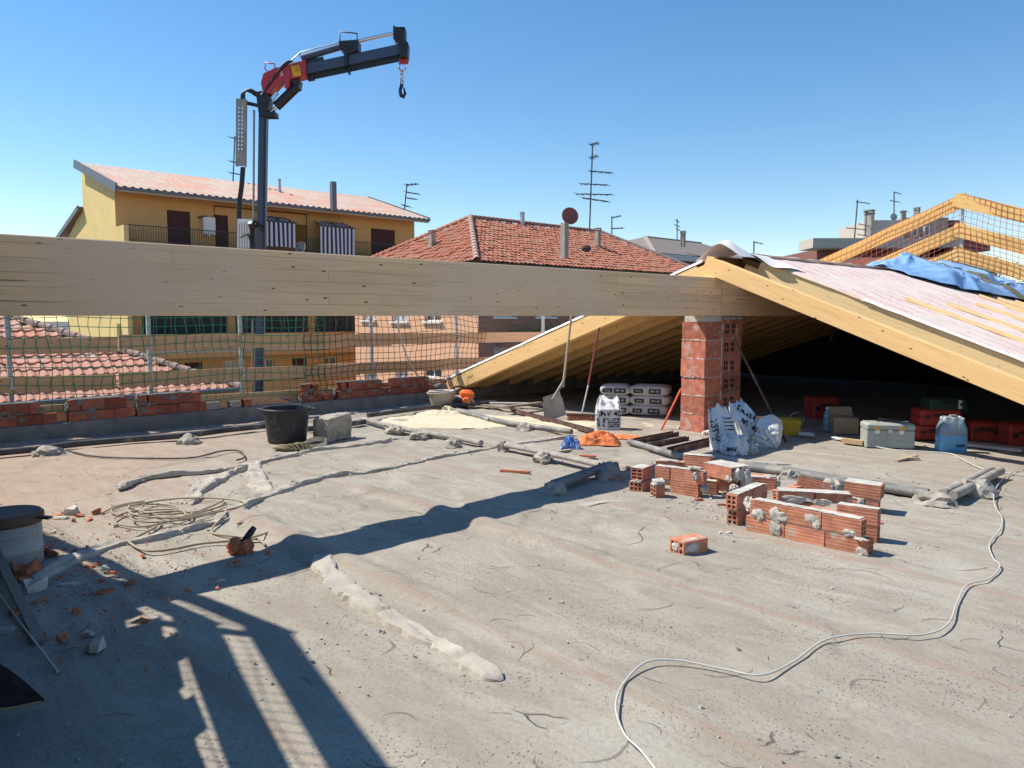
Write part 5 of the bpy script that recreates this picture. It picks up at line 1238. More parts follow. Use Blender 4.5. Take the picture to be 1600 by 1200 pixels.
# control block at mast height of the beam
m = MB(); 
for k in range(5): m.bar(C(376+k*4, 388, -.2), C(376+k*4, 348, -.2), .05, .08, FY_)
m.bar(C(374, 348, -.15), C(396, 348, -.15), .2, .04, FY_); obj('hose_carrier', m, M_['white_trim'], CR)
m = MB(); lump_mb((.16, .16, .13), 3, .4, 2, TR(C(398, 352, -.2)), m); m.tube([C(396, 348, -.2), C(405, 352, -.3), C(414, 354, -.25), C(410, 362, -.2)], .03, 6); m.tube([C(380, 372, -.25), C(392, 366, -.3), C(397, 380, -.25)], .03, 6); m.bar(C(396, 356, -.1), C(397, 500, -.1), .14, .1, FY_); obj('valve_block', m, M_['crane_black'], CR)
m = MB(); m.box((-1.2, -2.2, -9.5), (1.2, 3.5, -8.3), TR(Vector((C(398, 1100).x, CY, 0)))); obj('truck_bed', m, M_['crane_red'], CR)

# ================================================================== THINGS ON THE FLOOR
def h0(p): return Vector((p.x, p.y, 0))
# black mason's bucket
def bucket(px, py, r1, r0, hh, mat, label, handles=True, rope=False):
    p = G(px, py); b = thing('bucket', label, 'bucket', p); m = MB()
    m.lathe([(0, .004), (r0*.97, .004), (r0, .012), (r1*.97, hh-.03), (r1*1.06, hh-.028), (r1*1.08, hh-.01), (r1*1.05, hh), (r1*.96, hh-.004), (r0*.96, .03), (0, .025)], TR(p), 40); obj('body', m, M_[mat], b, smooth=40)
    if handles:
        for s in (-1, 1):
            m = MB(); m.tube([p+Vector((s*r1*1.02, -.05, hh-.02)), p+Vector((s*(r1*1.2), -.04, hh-.02)), p+Vector((s*(r1*1.24), 0, hh-.02)), p+Vector((s*(r1*1.2), .04, hh-.02)), p+Vector((s*r1*1.02, .05, hh-.02))], .011, 8); obj('handle', m, M_[mat], b, smooth=60)
    return b, p
bucket(449, 690, .265, .215, .40, 'black_plastic', 'large black mason bucket with two side grips')
bb, bp_ = bucket(690, 638, .215, .15, .26, 'beige_bucket', 'dirty beige bucket with a rope lying in it, beside the chainsaw', False)
m = MB(); m.tube(smooth_path([bp_+Vector((.2*math.cos(a*1.3), .17*math.sin(a*1.3), .27+.015*math.sin(a*3))) for a in range(0, 7)], 5), .014, 8); single('rope', m, M_['pale_strap'], 'pale rope coiled on the rim of the beige bucket', 'rope', smooth=80)
# concrete block
def conc_block():
    a = G(512, 692); b_ = G(560, 681); d = (b_-a).normalized(); M = dirM(a, b_); L = .46; mb = MB()
    import bmesh
    bm = bmesh.new(); bmesh.ops.create_cube(bm, size=1); bmesh.ops.subdivide_edges(bm, edges=bm.edges[:], cuts=9, use_grid_fill=True)
    vs = []
    for v in bm.verts:
        p = v.co.copy(); q = Vector((p.x*L+L/2, p.y*.22+.11, p.z*.27+.135)); n_ = noise.noise(q*9)*.018+noise.noise(q*26)*.008
        k = 1-.04*(abs(p.x*2)**6+abs(p.y*2)**6+abs(p.z*2)**6)/2; q = Vector((L/2+(q.x-L/2)*k, .11+(q.y-.11)*k, .135+(q.z-.135)*k)); q += v.normal*n_ if v.normal.length else Vector(); q.z += (q.x/L)*.03*(1 if p.z > 0 else 0)
        vs.append(q)
    mb.add(vs, [tuple(x.index for x in f.verts) for f in bm.faces]); bm.free()
    tag(obj('concrete_block', mb, M_['mortar'], None, M, 40), 'rough grey concrete chunk right of the black bucket', 'concrete block')
conc_block()
# olive glove, strap
m = MB(); p = G(462, 704); lump_mb((.2, .09, .055), 6, .5, 3, TR(p+Vector((0, 0, .02))) @ RZ(.2), m, True)
for k in range(5): m.tube(smooth_path([p+Vector((-.16+.05*k, -.04, .05)), p+Vector((-.1+.06*k, -.07, .06+.01*k)), p+Vector((.0+.04*k, -.09, .02))], 4), .016, 6)
single('work_gloves', m, M_['olive_cloth'], 'crumpled olive work gloves in front of the black bucket', 'gloves', h0(p), smooth=70)
m = MB(); p = G(494, 700); 
def strapf(u, v):
    a = u*math.pi*2.6; r = .1+.015*math.sin(a*2); return (p.x+r*math.cos(a)*1.1, p.y+r*math.sin(a)*.8, .005+v*.05+.03*math.sin(a)+.03)
m.grid(40, 3, strapf); single('webbing_strap', m, M_['pale_strap'], 'pale looped webbing strap beside the gloves', 'strap', h0(p), smooth=70)
# chainsaw
def chainsaw():
    p = G(722, 636); s = thing('chainsaw', 'orange and white chainsaw standing beside the beige bucket', 'chainsaw', p); 
    m = MB(); rbox_mb(.30, .2, .16, .03, TR(p+Vector((0, 0, .02))), m); obj('housing', m, M_['saw_white'], s, smooth=30)
    m = MB(); rbox_mb(.24, .19, .12, .045, TR(p+Vector((.07, 0, .155))) @ RY(.12), m); m.lathe([(0, .1), (.06, .09), (.075, 0)], TR(p+Vector((.08, -.1, .1))) @ RX(math.pi/2), 14); obj('cover', m, M_['saw_orange'], s, smooth=35)
    m = MB(); m.tube(smooth_path([p+Vector((-.13, -.1, .04)), p+Vector((-.21, -.09, .12)), p+Vector((-.19, -.02, .27)), p+Vector((-.08, 0, .33)), p+Vector((.03, .06, .3))], 6), .016, 8); m.tube(smooth_path([p+Vector((-.1, -.11, .05)), p+Vector((-.16, -.12, .02)), p+Vector((-.08, -.12, .015)), p+Vector((.1, -.11, .02))], 5), .013, 8); obj('handle', m, M_['dark_metal'], s, smooth=60)
    m = MB(); m.lathe([(0, 0), (.07, 0), (.07, .02), (0, .02)], TR(p+Vector((-.05, -.1, .1))) @ RX(math.pi/2), 16); m.lathe([(0, 0), (.035, 0), (.035, .03), (0, .03)], TR(p+Vector((.05, -.1, .06))) @ RX(math.pi/2), 12); obj('starter_cover', m, M_['dark_metal'], s)
    m = MB(); m.tube(smooth_path([p+Vector((.12, -.09, .14)), p+Vector((.19, -.11, .1)), p+Vector((.22, -.12, .0))], 5), .02, 8); m.bar(p+Vector((.05, -.09, .1)), p+Vector((.2, -.12, .03)), .01, .06); obj('bar_guard', m, M_['steel'], s, smooth=60)
chainsaw()
# pipes
def pipes(px, r, n, mat, label, lumps=(), lift=.0, gap=2.05, ls=.09, lm='mortar', name='conduit_pipe'):
    P = [G(*q)+Vector((0, 0, r+lift)) for q in px]; root = thing(name, label, 'pipe', h0(P[0])); sd = (P[-1]-P[0]); sd = Vector((-sd.y, sd.x, 0)).normalized()
    for k in range(n):
        m = MB(); off = sd*r*gap*(k-(n-1)/2); m.tube(smooth_path([p+off for p in P], 6), r, 12); obj('pipe', m, M_[mat], root, smooth=60)
    for i, q in enumerate(lumps):
        c = G(q[0], q[1]); k = q[2] if len(q) > 2 else 1; m = lump_mb((ls*k*1.1, ls*k, (r*2+lift)*.98+.006), i*3+px[0][0]*.1, .55, 3, TR(c) @ RZ(i), None, True); obj('mortar_lump', m, M_[lm], root, smooth=45)
    return root
pipes([(-60, 722), (0, 714), (60, 708), (120, 700), (200, 693), (290, 686), (350, 678), (415, 671)], .036, 1, 'conduit_dark', 'long black conduit held by mortar lumps near the left kerb', [(75, 711, 1.5), (296, 692, 1.3)], .01)
pipes([(480, 676), (520, 672), (570, 664)], .036, 1, 'conduit_dark', 'black conduit piece passing behind the grey concrete chunk', [], .01)
pipes([(565, 660), (600, 669), (660, 682), (715, 691), (752, 699)], .034, 1, 'conduit_dusty', 'whitish dusty conduit right of the concrete chunk', [(617, 677, 1), (655, 686, 1.1), (706, 697, 1)], .015, ls=.1)
pipes([(782, 704), (840, 716), (890, 727), (940, 739)], .026, 2, 'conduit_dusty', 'pair of mortar crusted conduits at the centre ending at a corner', [(787, 706, .7), (850, 722, 1.3), (952, 748, 1.4)], .05, ls=.08)
pipes([(868, 768), (900, 757), (935, 744), (958, 736)], .03, 2, 'conduit', 'pair of grey conduits turning the corner into the beam shadow', [(866, 772, 1.1), (955, 745, 1)], .035, ls=.08)
pipes([(575, 656), (640, 647), (690, 641), (745, 637), (775, 634)], .032, 1, 'conduit_dark', 'dark conduit running behind the sawdust to the chainsaw', [], .03)
pipes([(712, 644), (735, 650), (755, 656), (768, 660)], .028, 2, 'conduit', 'short pair of grey conduits sticking out of the sawdust', [(700, 642, 1)], .01, lm='sawdust')
pipes([(768, 660), (800, 667), (850, 674), (893, 680)], .034, 1, 'conduit', 'grey conduit with mortar lump in front of the shovel', [(822, 672, 1.1)], .01)
pipes([(983, 696), (1010, 704), (1050, 716), (1092, 728)], .034, 1, 'conduit', 'dark grey conduit left of the brick heap below the steel channels', [(1096, 728, 1)], .01)
pipes([(1168, 734), (1240, 744), (1310, 756), (1380, 767), (1448, 778)], .035, 2, 'conduit', 'pair of grey conduits running behind the right brick heap', [(1236, 748, .8), (1462, 783, 1.5), (1300, 765, .8)], .0, ls=.11)
pipes([(1480, 786), (1510, 771), (1540, 754), (1556, 746)], .036, 2, 'conduit_dusty', 'pair of dusty conduits coming up at the right edge by the white cable', [(1520, 770, 1.5)], .03, ls=.1)
m = MB(); m.tube(smooth_path([G(*q, .012) for q in ((105, 704), (150, 713), (230, 716), (300, 715), (345, 705), (372, 704), (382, 714), (370, 719))], 6), .009, 6); single('black_cable', m, M_['conduit_dark'], 'thin black cable looping in front of the long black conduit', 'cable', smooth=80)
# sawdust
def pile(px, w, d, h, seed, mat, label, name):
    c = G(*px); m = MB()
    def f(u, v):
        x, y = (u-.5)*2, (v-.5)*2; r = math.sqrt(x*x+y*y); k = 1+.35*noise.noise(Vector((x*2, y*2, seed)))
        z_ = max(0, 1-(r/k)**1.6)*h*(1+.4*noise.noise(Vector((x*5, y*5, seed))))+.006*noise.noise(Vector((x*20, y*20, seed)))-.012*max(0, r-.35)*(1+2.2*noise.noise(Vector((x*4, y*4, seed+3)))+1.2*noise.noise(Vector((x*11, y*11, seed))))
        return (c.x+x*w, c.y+y*d, z_-.004-(0.03 if r > k*.98 else 0)+.006)
    m.grid(60, 50, f); o = single(name, m, M_[mat], label, 'sawdust', c, smooth=70); o['kind'] = 'stuff'; return o
pile((720, 657), 1.15, .75, .02, 2, 'sawdust', 'pale yellow sawdust spread around the chainsaw', 'sawdust')
pile((690, 647), .42, .3, .055, 6, 'sawdust', 'small sawdust heap against the conduits by the beige bucket', 'sawdust')
pile((900, 664), 1.1, .5, .01, 4, 'sawdust', 'thin sawdust layer around the broom and the shovel', 'sawdust')
# shovel
def shovel():
    q = G(868, 654); tip = q; top = at(892, 500, q.y+.15); s = thing('shovel', 'long handled square shovel standing on its blade in the sawdust', 'shovel', q)
    nb = at(880, 602, q.y+.02); m = MB(); ext = nb+(top-nb)*1.08
    m.tube([nb-(top-nb)*.03, ext], [.019, .016], 10); obj('shaft', m, M_['handle_wood'], s, smooth=60)
    m = MB(); X = (nb-q).normalized(); Mb = Matrix((Vector((1, 0, 0)), X, Vector((1, 0, 0)).cross(X))).transposed().to_4x4(); Mb.translation = q
    Lb = (nb-q).length*1.0
    def f(u, v):
        x = (u-.5)*2; w = .15-.02*v if v < .8 else .12; return (x*w+.1*0, v*.38, .03*x*x*(1)+(-.035*(1-v))*(0)+.02*v*(1-abs(x)))
    Mb2 = Mb @ RZ(.38) @ TR((0, .0, 0)); m.grid(14, 12, f, Mb2); m.grid(14, 12, lambda u, v: (f(u, v)[0], f(u, v)[1], f(u, v)[2]-.003), Mb2); obj('blade', m, M_['dull_steel'], s, smooth=60)
    m = MB(); bp2 = Mb2 @ Vector((0, .3, .03)); m.tube([bp2, nb+(top-nb)*.06], [.016, .023], 10); obj('socket', m, M_['dull_steel'], s, smooth=60)
shovel()
def broom():
    q = G(909, 657); top = at(937, 506, q.y+.35); s = thing('push_broom', 'push broom with maroon handle leaning in front of the dark attic', 'broom', q)
    m = MB(); mid = q.lerp(top, .36); m.tube([q+Vector((0, 0, .09)), mid], .013, 8); obj('lower_handle', m, M_['galvanised'], s, smooth=60)
    m = MB(); m.tube([mid, top], .014, 8); m.tube([top, top+Vector((.02, 0, .02)), top+Vector((.035, 0, -.03))], .014, 8); obj('upper_handle', m, M_['maroon_stick'], s, smooth=60)
    m = MB(); m.box((-.21, -.03, .06), (.21, .03, .095), TR(q) @ RZ(-.25)); obj('head', m, M_['rust_steel'], s)
    m = MB(); rn = random.Random(3)
    for k in range(420): x, y = rn.uniform(-.2, .2), rn.uniform(-.028, .028); a = (TR(q) @ RZ(-.25)) @ Vector((x, y, .06)); m.tube([a, a+Vector((rn.uniform(-.015, .015), rn.uniform(-.03, .01), -.06))], .0016, 3, False)
    obj('bristles', m, M_['shard_brick'], s, kind='stuff')
broom()
# cement bag upright
def text_on(st, size, mat, parent, M, fn, rot=0., bold=True):
    me = text_mesh(st, size, mat, bold); ca, sa = math.cos(rot), math.sin(rot)
    for v in me.vertices: x, y, z_ = v.co; v.co = fn(x*ca-y*sa, x*sa+y*ca, z_+.003)
    return obj('lettering', me, None, parent, M)
def sack(M, W_, D_, H_, seed, label, texts=(), mat='bag_white', top=.72, lean=0., cr=1., n_=4.5, spiky=.1, bars=()):
    b = thing('cement_bag', label, 'bag', M); ex = 2/n_; mb = MB(); nu, nv = 72, 44
    def rg(p): return max(0, .5-abs(noise.noise(p)))*2
    def dfm(x, y, v, side):
        k = 1+.05*math.sin(v*2.6)-.22*max(0, v-top)/(1-top)*(1 if v > top else 0); ky = k*(1-.55*max(0, v-top)/(1-top))
        q = Vector((x*3+seed*3.1, y*3+seed, v*3.2)); c = cr*(.014*(rg(q*1.3)-.5)+.010*(rg(q*2.7+Vector((3, 0, 1)))-.4)+.022*noise.noise(q*.7)*v)
        zt = H_*v+(spiky*noise.noise(Vector((x*2.6, seed, y*.5)))+.03*noise.noise(Vector((x*9, seed, 3))))*max(0, (v-top)/(1-top))
        return Vector((W_/2*x*k+c*x*.6+lean*v*v*H_, D_/2*y*ky+c*(1 if y > 0 else -1)+.02*noise.noise(q), zt))
    vs = []; sg = lambda c: math.copysign(abs(c)**ex, c)
    for j in range(nv):
        v = j/(nv-1)
        for i in range(nu): a = 2*math.pi*i/nu; vs.append(dfm(sg(math.cos(a)), sg(math.sin(a)), v, 0))
    mb.add(vs, [(j*nu+i, j*nu+(i+1) % nu, (j+1)*nu+(i+1) % nu, (j+1)*nu+i) for j in range(nv-1) for i in range(nu)])
    mb.add([vs[(nv-1)*nu+i]-Vector((0, 0, .01)) for i in range(nu)], [tuple(range(nu))])
    obj('sack', mb, M_[mat], b, M, 55)
    def F(x, y, z_):   # x across, y up (metres from base) on the front face
        a = max(-.97, min(.97, x/(W_/2))); yy = -(1-abs(a)**n_)**(1/n_); p = dfm(a, yy, max(0, min(1, y/H_)), 0); p.y -= z_+.002; return p
    for st, size, cx, cy, rot in texts: text_on(st, size, 'ink', b, M, lambda x, y, z_: F(x+cx, y+cy, z_), rot)
    for (x0, x1, y0, y1) in bars:
        m = MB(); m.grid(14, 6, lambda u, v: F(x0+(x1-x0)*u, y0+(y1-y0)*v, .002)); obj('printed_panel', m, M_['ink'], b, M)
    return b, F
q = G(950, 671); Mx = TR(q) @ RZ(-.12)
sb, F_ = sack(Mx, .31, .2, .37, 1, 'open white cement bag standing upright with torn crumpled top', [('MV 40', .095, .03, .215, 0)], bars=[(-.06, .14, .10, .16), (-.06, .14, .045, .09)], spiky=.10, cr=.7)
o = sb.children[-2]; text_on('FASSA', .058, 'bag_white', o, Mx, lambda x, y, z_: F_(x+.04, y+.13, z_+.003)); text_on('BORTOLO', .038, 'bag_white', sb.children[-1], Mx, lambda x, y, z_: F_(x+.04, y+.068, z_+.003))
text_on('BORTOLO', .045, 'ink', sb, Mx, lambda x, y, z_: F_(x-.115, y+.16, z_), math.pi/2)
# stack of six bags
def stack():
    proto = None
    labs = {}
    q = G(1020, 651, 0)
    for lev in range(3):
        for side in range(2):
            off = Vector((-.5, .12, 0)) if side == 0 else Vector((0, 0, 0)); rz = -.02 if side else .1
            L_, W_ = (.58, .38) if side else (.44, .36)
            Mx = TR(q+Vector((-.0, .2, .085+lev*.142))+off+Vector((random.Random(lev*5+side).uniform(-.02, .02), 0, 0))) @ RZ(rz-.33 if side else rz-.3)
            lab = 'grey cement bag, %s of the %s column of the stack in the attic' % (('bottom', 'middle', 'top')[lev], ('left', 'right')[side])
            b = thing('cement_bag', lab, 'bag', Mx, 'stacked cement bags in the attic'); m = pillow(L_, W_, .165, lev*2+side, .28, .42, nu=44, nv=21, wr=.06); obj('sack', m, M_['bag_grey'], b, Mx, 60)
            Ft = Mx @ TR((L_*.16, -W_/2-.004, -.005)) @ RX(math.pi/2); m = MB(); m.box((-.085, -.035, 0), (.085, .035, .003), Ft); o = obj('printed_panel', m, M_['ink'], b); text('MV 40', .045, 'bag_grey', o, Ft @ TR((0, 0, .004)))
            Fl = Mx @ TR((-L_*.25, -W_/2-.003, -.005)) @ RX(math.pi/2); m = MB(); m.box((-.07, -.03, 0), (.07, .03, .003), Fl); o = obj('printed_panel', m, M_['ink'], b); text('25 kg', .035, 'bag_grey', o, Fl @ TR((0, 0, .004)))
stack()
# bags at the pillar
pA = G(1130, 703); sack(TR(pA) @ RZ(.0) @ RX(-.1), .25, .2, .46, 2, 'half sunlit white bag slumped against the foot of the brick pillar', [('FASSA', .09, -.09, .22, math.pi/2), ('25 kg', .05, .04, .12, 0)], bars=[(.0, .11, .34, .352), (.0, .12, .30, .312), (.0, .12, .26, .272), (.0, .12, .22, .232)], lean=-.12, top=.66, cr=1.0, n_=3.5, spiky=.08)
pB = G(1176, 690); sack(TR(pB) @ RX(-.15) @ RY(-.3), .24, .18, .46, 3, 'white bag leaning left between the pillar bag and the rolled bag', [('MV 40', .08, .0, .2, -1.0), ('FASSA', .08, .03, .33, -1.0)], lean=-.1, top=.66, cr=1.0, n_=3.5)
pC = G(1142, 708); sack(TR(pC+Vector((.02, -.05, 0))), .25, .18, .2, 4, 'folded empty white bag lying in front of the pillar bags', [('MV', .07, -.05, .06, 0.)], top=.5, cr=1.5, n_=3, spiky=.05)
pD = G(1173, 708); sack(TR(pD+Vector((0, -.02, 0))), .12, .11, .13, 5, 'small crumpled bag remnant on the floor beside the folded bag', [], 'bag_grey', top=.5, cr=1.3, n_=2.6)
def rolled():
    p = G(1203, 698); M = TR(p+Vector((0, .05, .145))) @ RZ(-.35) @ RX(.25); b = thing('cement_bag', 'rolled up white bag with its crumpled open end facing the camera', 'bag', M); m = MB()
    nu, nv = 48, 20
    def f(u, v):
        a = u*2*math.pi; r = .14*(1+.1*noise.noise(Vector((math.cos(a)*1.5, math.sin(a)*1.5, v*3)))+.06*noise.noise(Vector((math.cos(a)*5, math.sin(a)*5, v*6)))); return (r*math.cos(a), -.18+.4*v, r*math.sin(a)*.98)
    m.grid(nu, nv, f); m.grid(nu, 16, lambda u, v: (f(u, 0)[0]*(1-v), -.18-.03*math.sin(v*3)+.045*noise.noise(Vector((math.cos(u*6.28)*4*(1-v), math.sin(u*6.28)*4*(1-v), 1))), f(u, 0)[2]*(1-v))); obj('sack', m, M_['bag_white'], b, M, 50)
    text('FASSA', .07, 'ink', b, M @ TR((-.13, -.1, .08)) @ RY(-.9) @ RZ(0) @ RX(.3) @ RZ(-1.2))
rolled()
# sticks
def stick(name, p, q, r, mat, label, cat, n=8, flat=None):
    if flat: M = dirM(p, q); m = MB(); L = (q-p).length; m.box((0, -flat[0]/2, -flat[1]/2), (L, flat[0]/2, flat[1]/2)); return tag(obj(name, m, M_[mat], None, M), label, cat)
    m = MB(); m.tube([p, q], r, n); return single(name, m, M_[mat], label, cat, h0(p), smooth=60)
qs = G(1033, 672); stick('red_pole', qs, at(1064, 608, qs.y+.35), .014, 'red_stick', 'thin red pole leaning against the left side of the brick pillar', 'pole')
qs = G(1229, 692); stick('dark_pole', qs, at(1148, 530, G(1148, 680).y-.05), .013, 'rust_steel', 'dark thin pole leaning on the perforated pillar', 'pole')
# steel channels
def channel(pa, pb, label, w=.09, h=.05, lift=0.):
    a, b_ = G(*pa, .03+lift), G(*pb, .03+lift); M = dirM(a, b_); L = (b_-a).length; m = MB(); t = .006
    m.box((0, -w/2, -h/2), (L, w/2, -h/2+t)); m.box((0, -w/2, -h/2+t), (L, -w/2+t, h/2)); m.box((0, w/2-t, -h/2+t), (L, w/2, h/2)); tag(obj('steel_channel', m, M_['rust_steel'], None, M @ RX(.0)), label, 'steel channel')
channel((988, 690), (1056, 677), 'rusty steel channel nearest the orange cloth'); channel((1012, 696), (1074, 684), 'thin rusty steel channel in the middle of the three', .05, .04); channel((1048, 704), (1114, 688), 'rusty steel channel nearest the white bags', .1, .06)
channel((800, 641), (925, 673), 'long dark steel profile lying from the chainsaw to the orange cloth', .06, .05)
for k, (a, b_, lb) in enumerate((((745, 632), (800, 638), 'dark plank end in the shade behind the chainsaw'), ((765, 630), (850, 631), 'short pale slat on top of the dark planks behind the chainsaw'), ((790, 636), (845, 629), 'dark plank lying across the others in the shade by the shovel'))):
    stick('plank', G(*a, .04+.03*k), G(*b_, .04+.03*k), 0, 'old_wood' if k != 1 else 'pale_board', lb, 'plank', flat=(.1, .025))
# cloths
def cloth(px, w, d, h, seed, mat, label, name='cloth', rz=0., fold=1.):
    c = G(*px); m = MB()
    def f(u, v):
        x, y = (u-.5)*2, (v-.5)*2; a = math.atan2(y, x); r = max(abs(x), abs(y)); k = .75+.3*noise.noise(Vector((math.cos(a)*2, math.sin(a)*2, seed)))
        wx, wy = x*math.cos(seed)+y*math.sin(seed), -x*math.sin(seed)+y*math.cos(seed)
        w1 = noise.noise(Vector((wx*1.3, wy*3.6, seed))+noise.noise(Vector((x*1.5, y*1.5, seed)))*Vector((.6, .6, 0))); w2 = noise.noise(Vector((wx*5, wy*3, seed+5)))
        dome = max(0, 1-r**2.2); z_ = h*(dome*(.62+.25*noise.noise(Vector((x*1.3, y*1.3, seed+2))))+(max(0, .5-abs(w1)*2)*.55+max(0, .4-abs(w2)*2)*.3)*min(1, (1-r**8)))*fold+.006
        p = Vector((x*w*k, y*d*k, 0)); p.rotate(Matrix.Rotation(rz, 3, 'Z')); return (c.x+p.x, c.y+p.y, z_)
    m.grid(44, 44, f); return single(name, m, M_[mat], label, 'cloth', c, smooth=70)
cloth((937, 693), .29, .22, .15, 3, 'orange_cloth', 'crumpled orange cloth heap between the upright bag and the blue rag')
cloth((972, 685), .26, .12, .05, 9, 'orange_cloth', 'flat end of orange cloth trailing towards the steel channels', rz=-.3)
cloth((893, 702), .14, .13, .15, 5, 'blue_cloth', 'blue and white patterned rag left of the orange cloth')
for a, b_, lb in (((870, 706), (892, 703), 'small flat board beside the blue rag'), ((906, 712), (931, 713), 'pinkish wood offcut in front of the orange cloth'), ((782, 735), (828, 738), 'long reddish wood sliver in the middle of the floor'), ((973, 728), (985, 732), 'tiny wood chip left of the brick heap'), ((1400, 720), (1432, 712), 'wood scrap lying right of centre in the rafter shadow'), ((1408, 716), (1436, 716), 'second wood scrap crossing the first one near the rafter shadow'), ((1040, 735), (1052, 739), 'small pale splinter behind the left brick heap')):
    stick('wood_offcut', G(*a, .015), G(*b_, .02), 0, 'handle_wood' if 'red' not in lb and 'pink' not in lb else 'shard_brick', lb, 'wood scrap', flat=(.04, .02))
# yellow bins / tools in the attic
def pxbox(name, label, cat, px, py, w, d, h, rz, mat, lift=0., r=.02, chil=()):
    p = G(px, py)+Vector((0, 0, lift)); M = TR(p) @ RZ(rz); t = thing(name, label, cat, M); m = rbox_mb(w, d, h, r); obj('case', m, M_[mat], t, M, 30); return t, M
for (px, py, w_, h_, rz, lb) in ((1193, 684, .34, .26, .1, 'yellow plastic crate behind the leaning white bag'), (1226, 678, .36, .2, -.35, 'yellow plastic crate tilted behind the rolled bag')):
    t, M = pxbox('crate', lb, 'crate', px, py, w_, .25, h_*.8, rz, 'yellow_plastic'); 
    m = MB()
    for s in (-1, 1): m.box((-w_/2, s*.125-.006, h_*.8-.02), (w_/2, s*.125+.006, h_*.8+.03), M)
    for s in (-1, 1): m.box((s*w_/2-.006, -.12, h_*.8-.02), (s*w_/2+.006, .12, h_*.8+.03), M)
    obj('rim', m, M_['yellow_plastic'], t)
def toolbox():
    p = G(1395, 700); M = TR(p+Vector((0, .14, 0))) @ RZ(-.19); t = thing('toolbox', 'grey green toolbox with two brass latches at the attic edge', 'toolbox', M)
    W_, D_, H_ = .50, .27, .27; m = rbox_mb(W_, D_, H_*.74, .012); obj('body', m, M_['tool_grey'], t, M, 30)
    m = rbox_mb(W_+.012, D_+.012, H_*.24, .02, TR((0, 0, H_*.75))); obj('lid', m, M_['tool_grey'], t, M, 30)
    for s in (-.28, .22):
        m = MB(); m.box((s*W_-.03, -D_/2-.018, H_*.72), (s*W_+.03, -D_/2-.003, H_*.9)); o = obj('latch', m, M_['brass'], t, M); m = MB(); m.box((s*W_-.022, -D_/2-.016, H_*.58), (s*W_+.022, -D_/2-.002, H_*.715)); obj('catch', m, M_['boiler_white'], o, M)
    m = MB(); m.box((-.03, -D_/2-.012, H_*.6), (.015, -D_/2-.002, H_*.74)); obj('hasp', m, M_['steel'], t, M)
    m = MB(); m.tube([(-.1, 0, H_), (-.1, 0, H_+.03), (.1, 0, H_+.03), (.1, 0, H_)], .009, 6); obj('handle', m, M_['dark_metal'], t, M)
    for s in (-1, 1): m = MB(); m.box((s*.12-.09+.03, -D_/2-.006, .07), (s*.12+.06, -D_/2-.001, .076)); obj('rib', m, M_['tool_grey'], t, M)
toolbox()
def case(px, py, w, d, h, mat, label, rz=-.12, lift=0., hm='dark_metal', txt=None, strip=True):
    t, M = pxbox('power_tool_case', label, 'tool case', px, py, w, d, h, rz, mat, lift)
    m = MB(); m.tube([M @ Vector((-.08, -d/2-.002, h*.62)), M @ Vector((-.08, -d/2-.035, h*.66)), M @ Vector((.08, -d/2-.035, h*.66)), M @ Vector((.08, -d/2-.002, h*.62))], .012, 8); obj('handle', m, M_[hm], t, smooth=50)
    for s in (-1, 1): m = MB(); m.box((s*w*.34-.025, -d/2-.014, h*.4), (s*w*.34+.025, -d/2-.001, h*.62), M); obj('latch', m, M_[hm], t)
    if strip: m = MB(); m.box((-w/2-.003, -d/2-.004, h*.5), (w/2+.003, d/2+.003, h*.52), M); obj('seam', m, M_[hm], t)
    if txt: text(txt, .05, 'boiler_white', t, M @ TR((-w*.28, -d/2-.003, h*.28)) @ RX(math.pi/2))
    return t
case(1455, 684, .44, .3, .17, 'red_paint', 'dark red power tool case on the attic floor behind the water bottles'); case(1460, 684, .46, .3, .18, 'red_paint', 'dark red power tool case stacked second from the floor', -.1, .173)
case(1472, 684, .42, .28, .12, 'dark_green', 'dark green tool case with white label on top of the red cases', -.1, .356)
m = MB(); Mx = TR(G(1472, 684)+Vector((0, 0, .356))) @ RZ(-.1); m.box((.10, -.146, .01), (.14, -.142, .11), Mx); single('paper_label', m, M_['boiler_white'], 'white paper label stuck on the green tool case', 'label')
case(1530, 686, .3, .28, .22, 'red_paint', 'small red tool case right of the water bottles'); case(1592, 694, .34, .3, .24, 'red_paint', 'bright red tool case at the right edge under the roof', -.12)
case(1282, 652, .38, .32, .3, 'red_paint', 'red generator box standing deep in the attic', .1, .0)
stick('pale_board', G(1500, 692, .02), G(1600, 703, .02), 0, 'pale_board', 'long pale board lying on the attic floor right of the water bottles', 'board', flat=(.2, .03))
def bottle_mb(M, h=.31, r=.042):
    m = MB(); m.lathe([(0, .003), (r*.8, .0), (r, .01), (r, h*.2), (r*.93, h*.22), (r, h*.25), (r, h*.45), (r*.9, h*.5), (r, h*.55), (r, h*.66), (r*.75, h*.8), (r*.34, h*.9), (r*.32, h*.95), (0, h*.95)], M, 16); return m
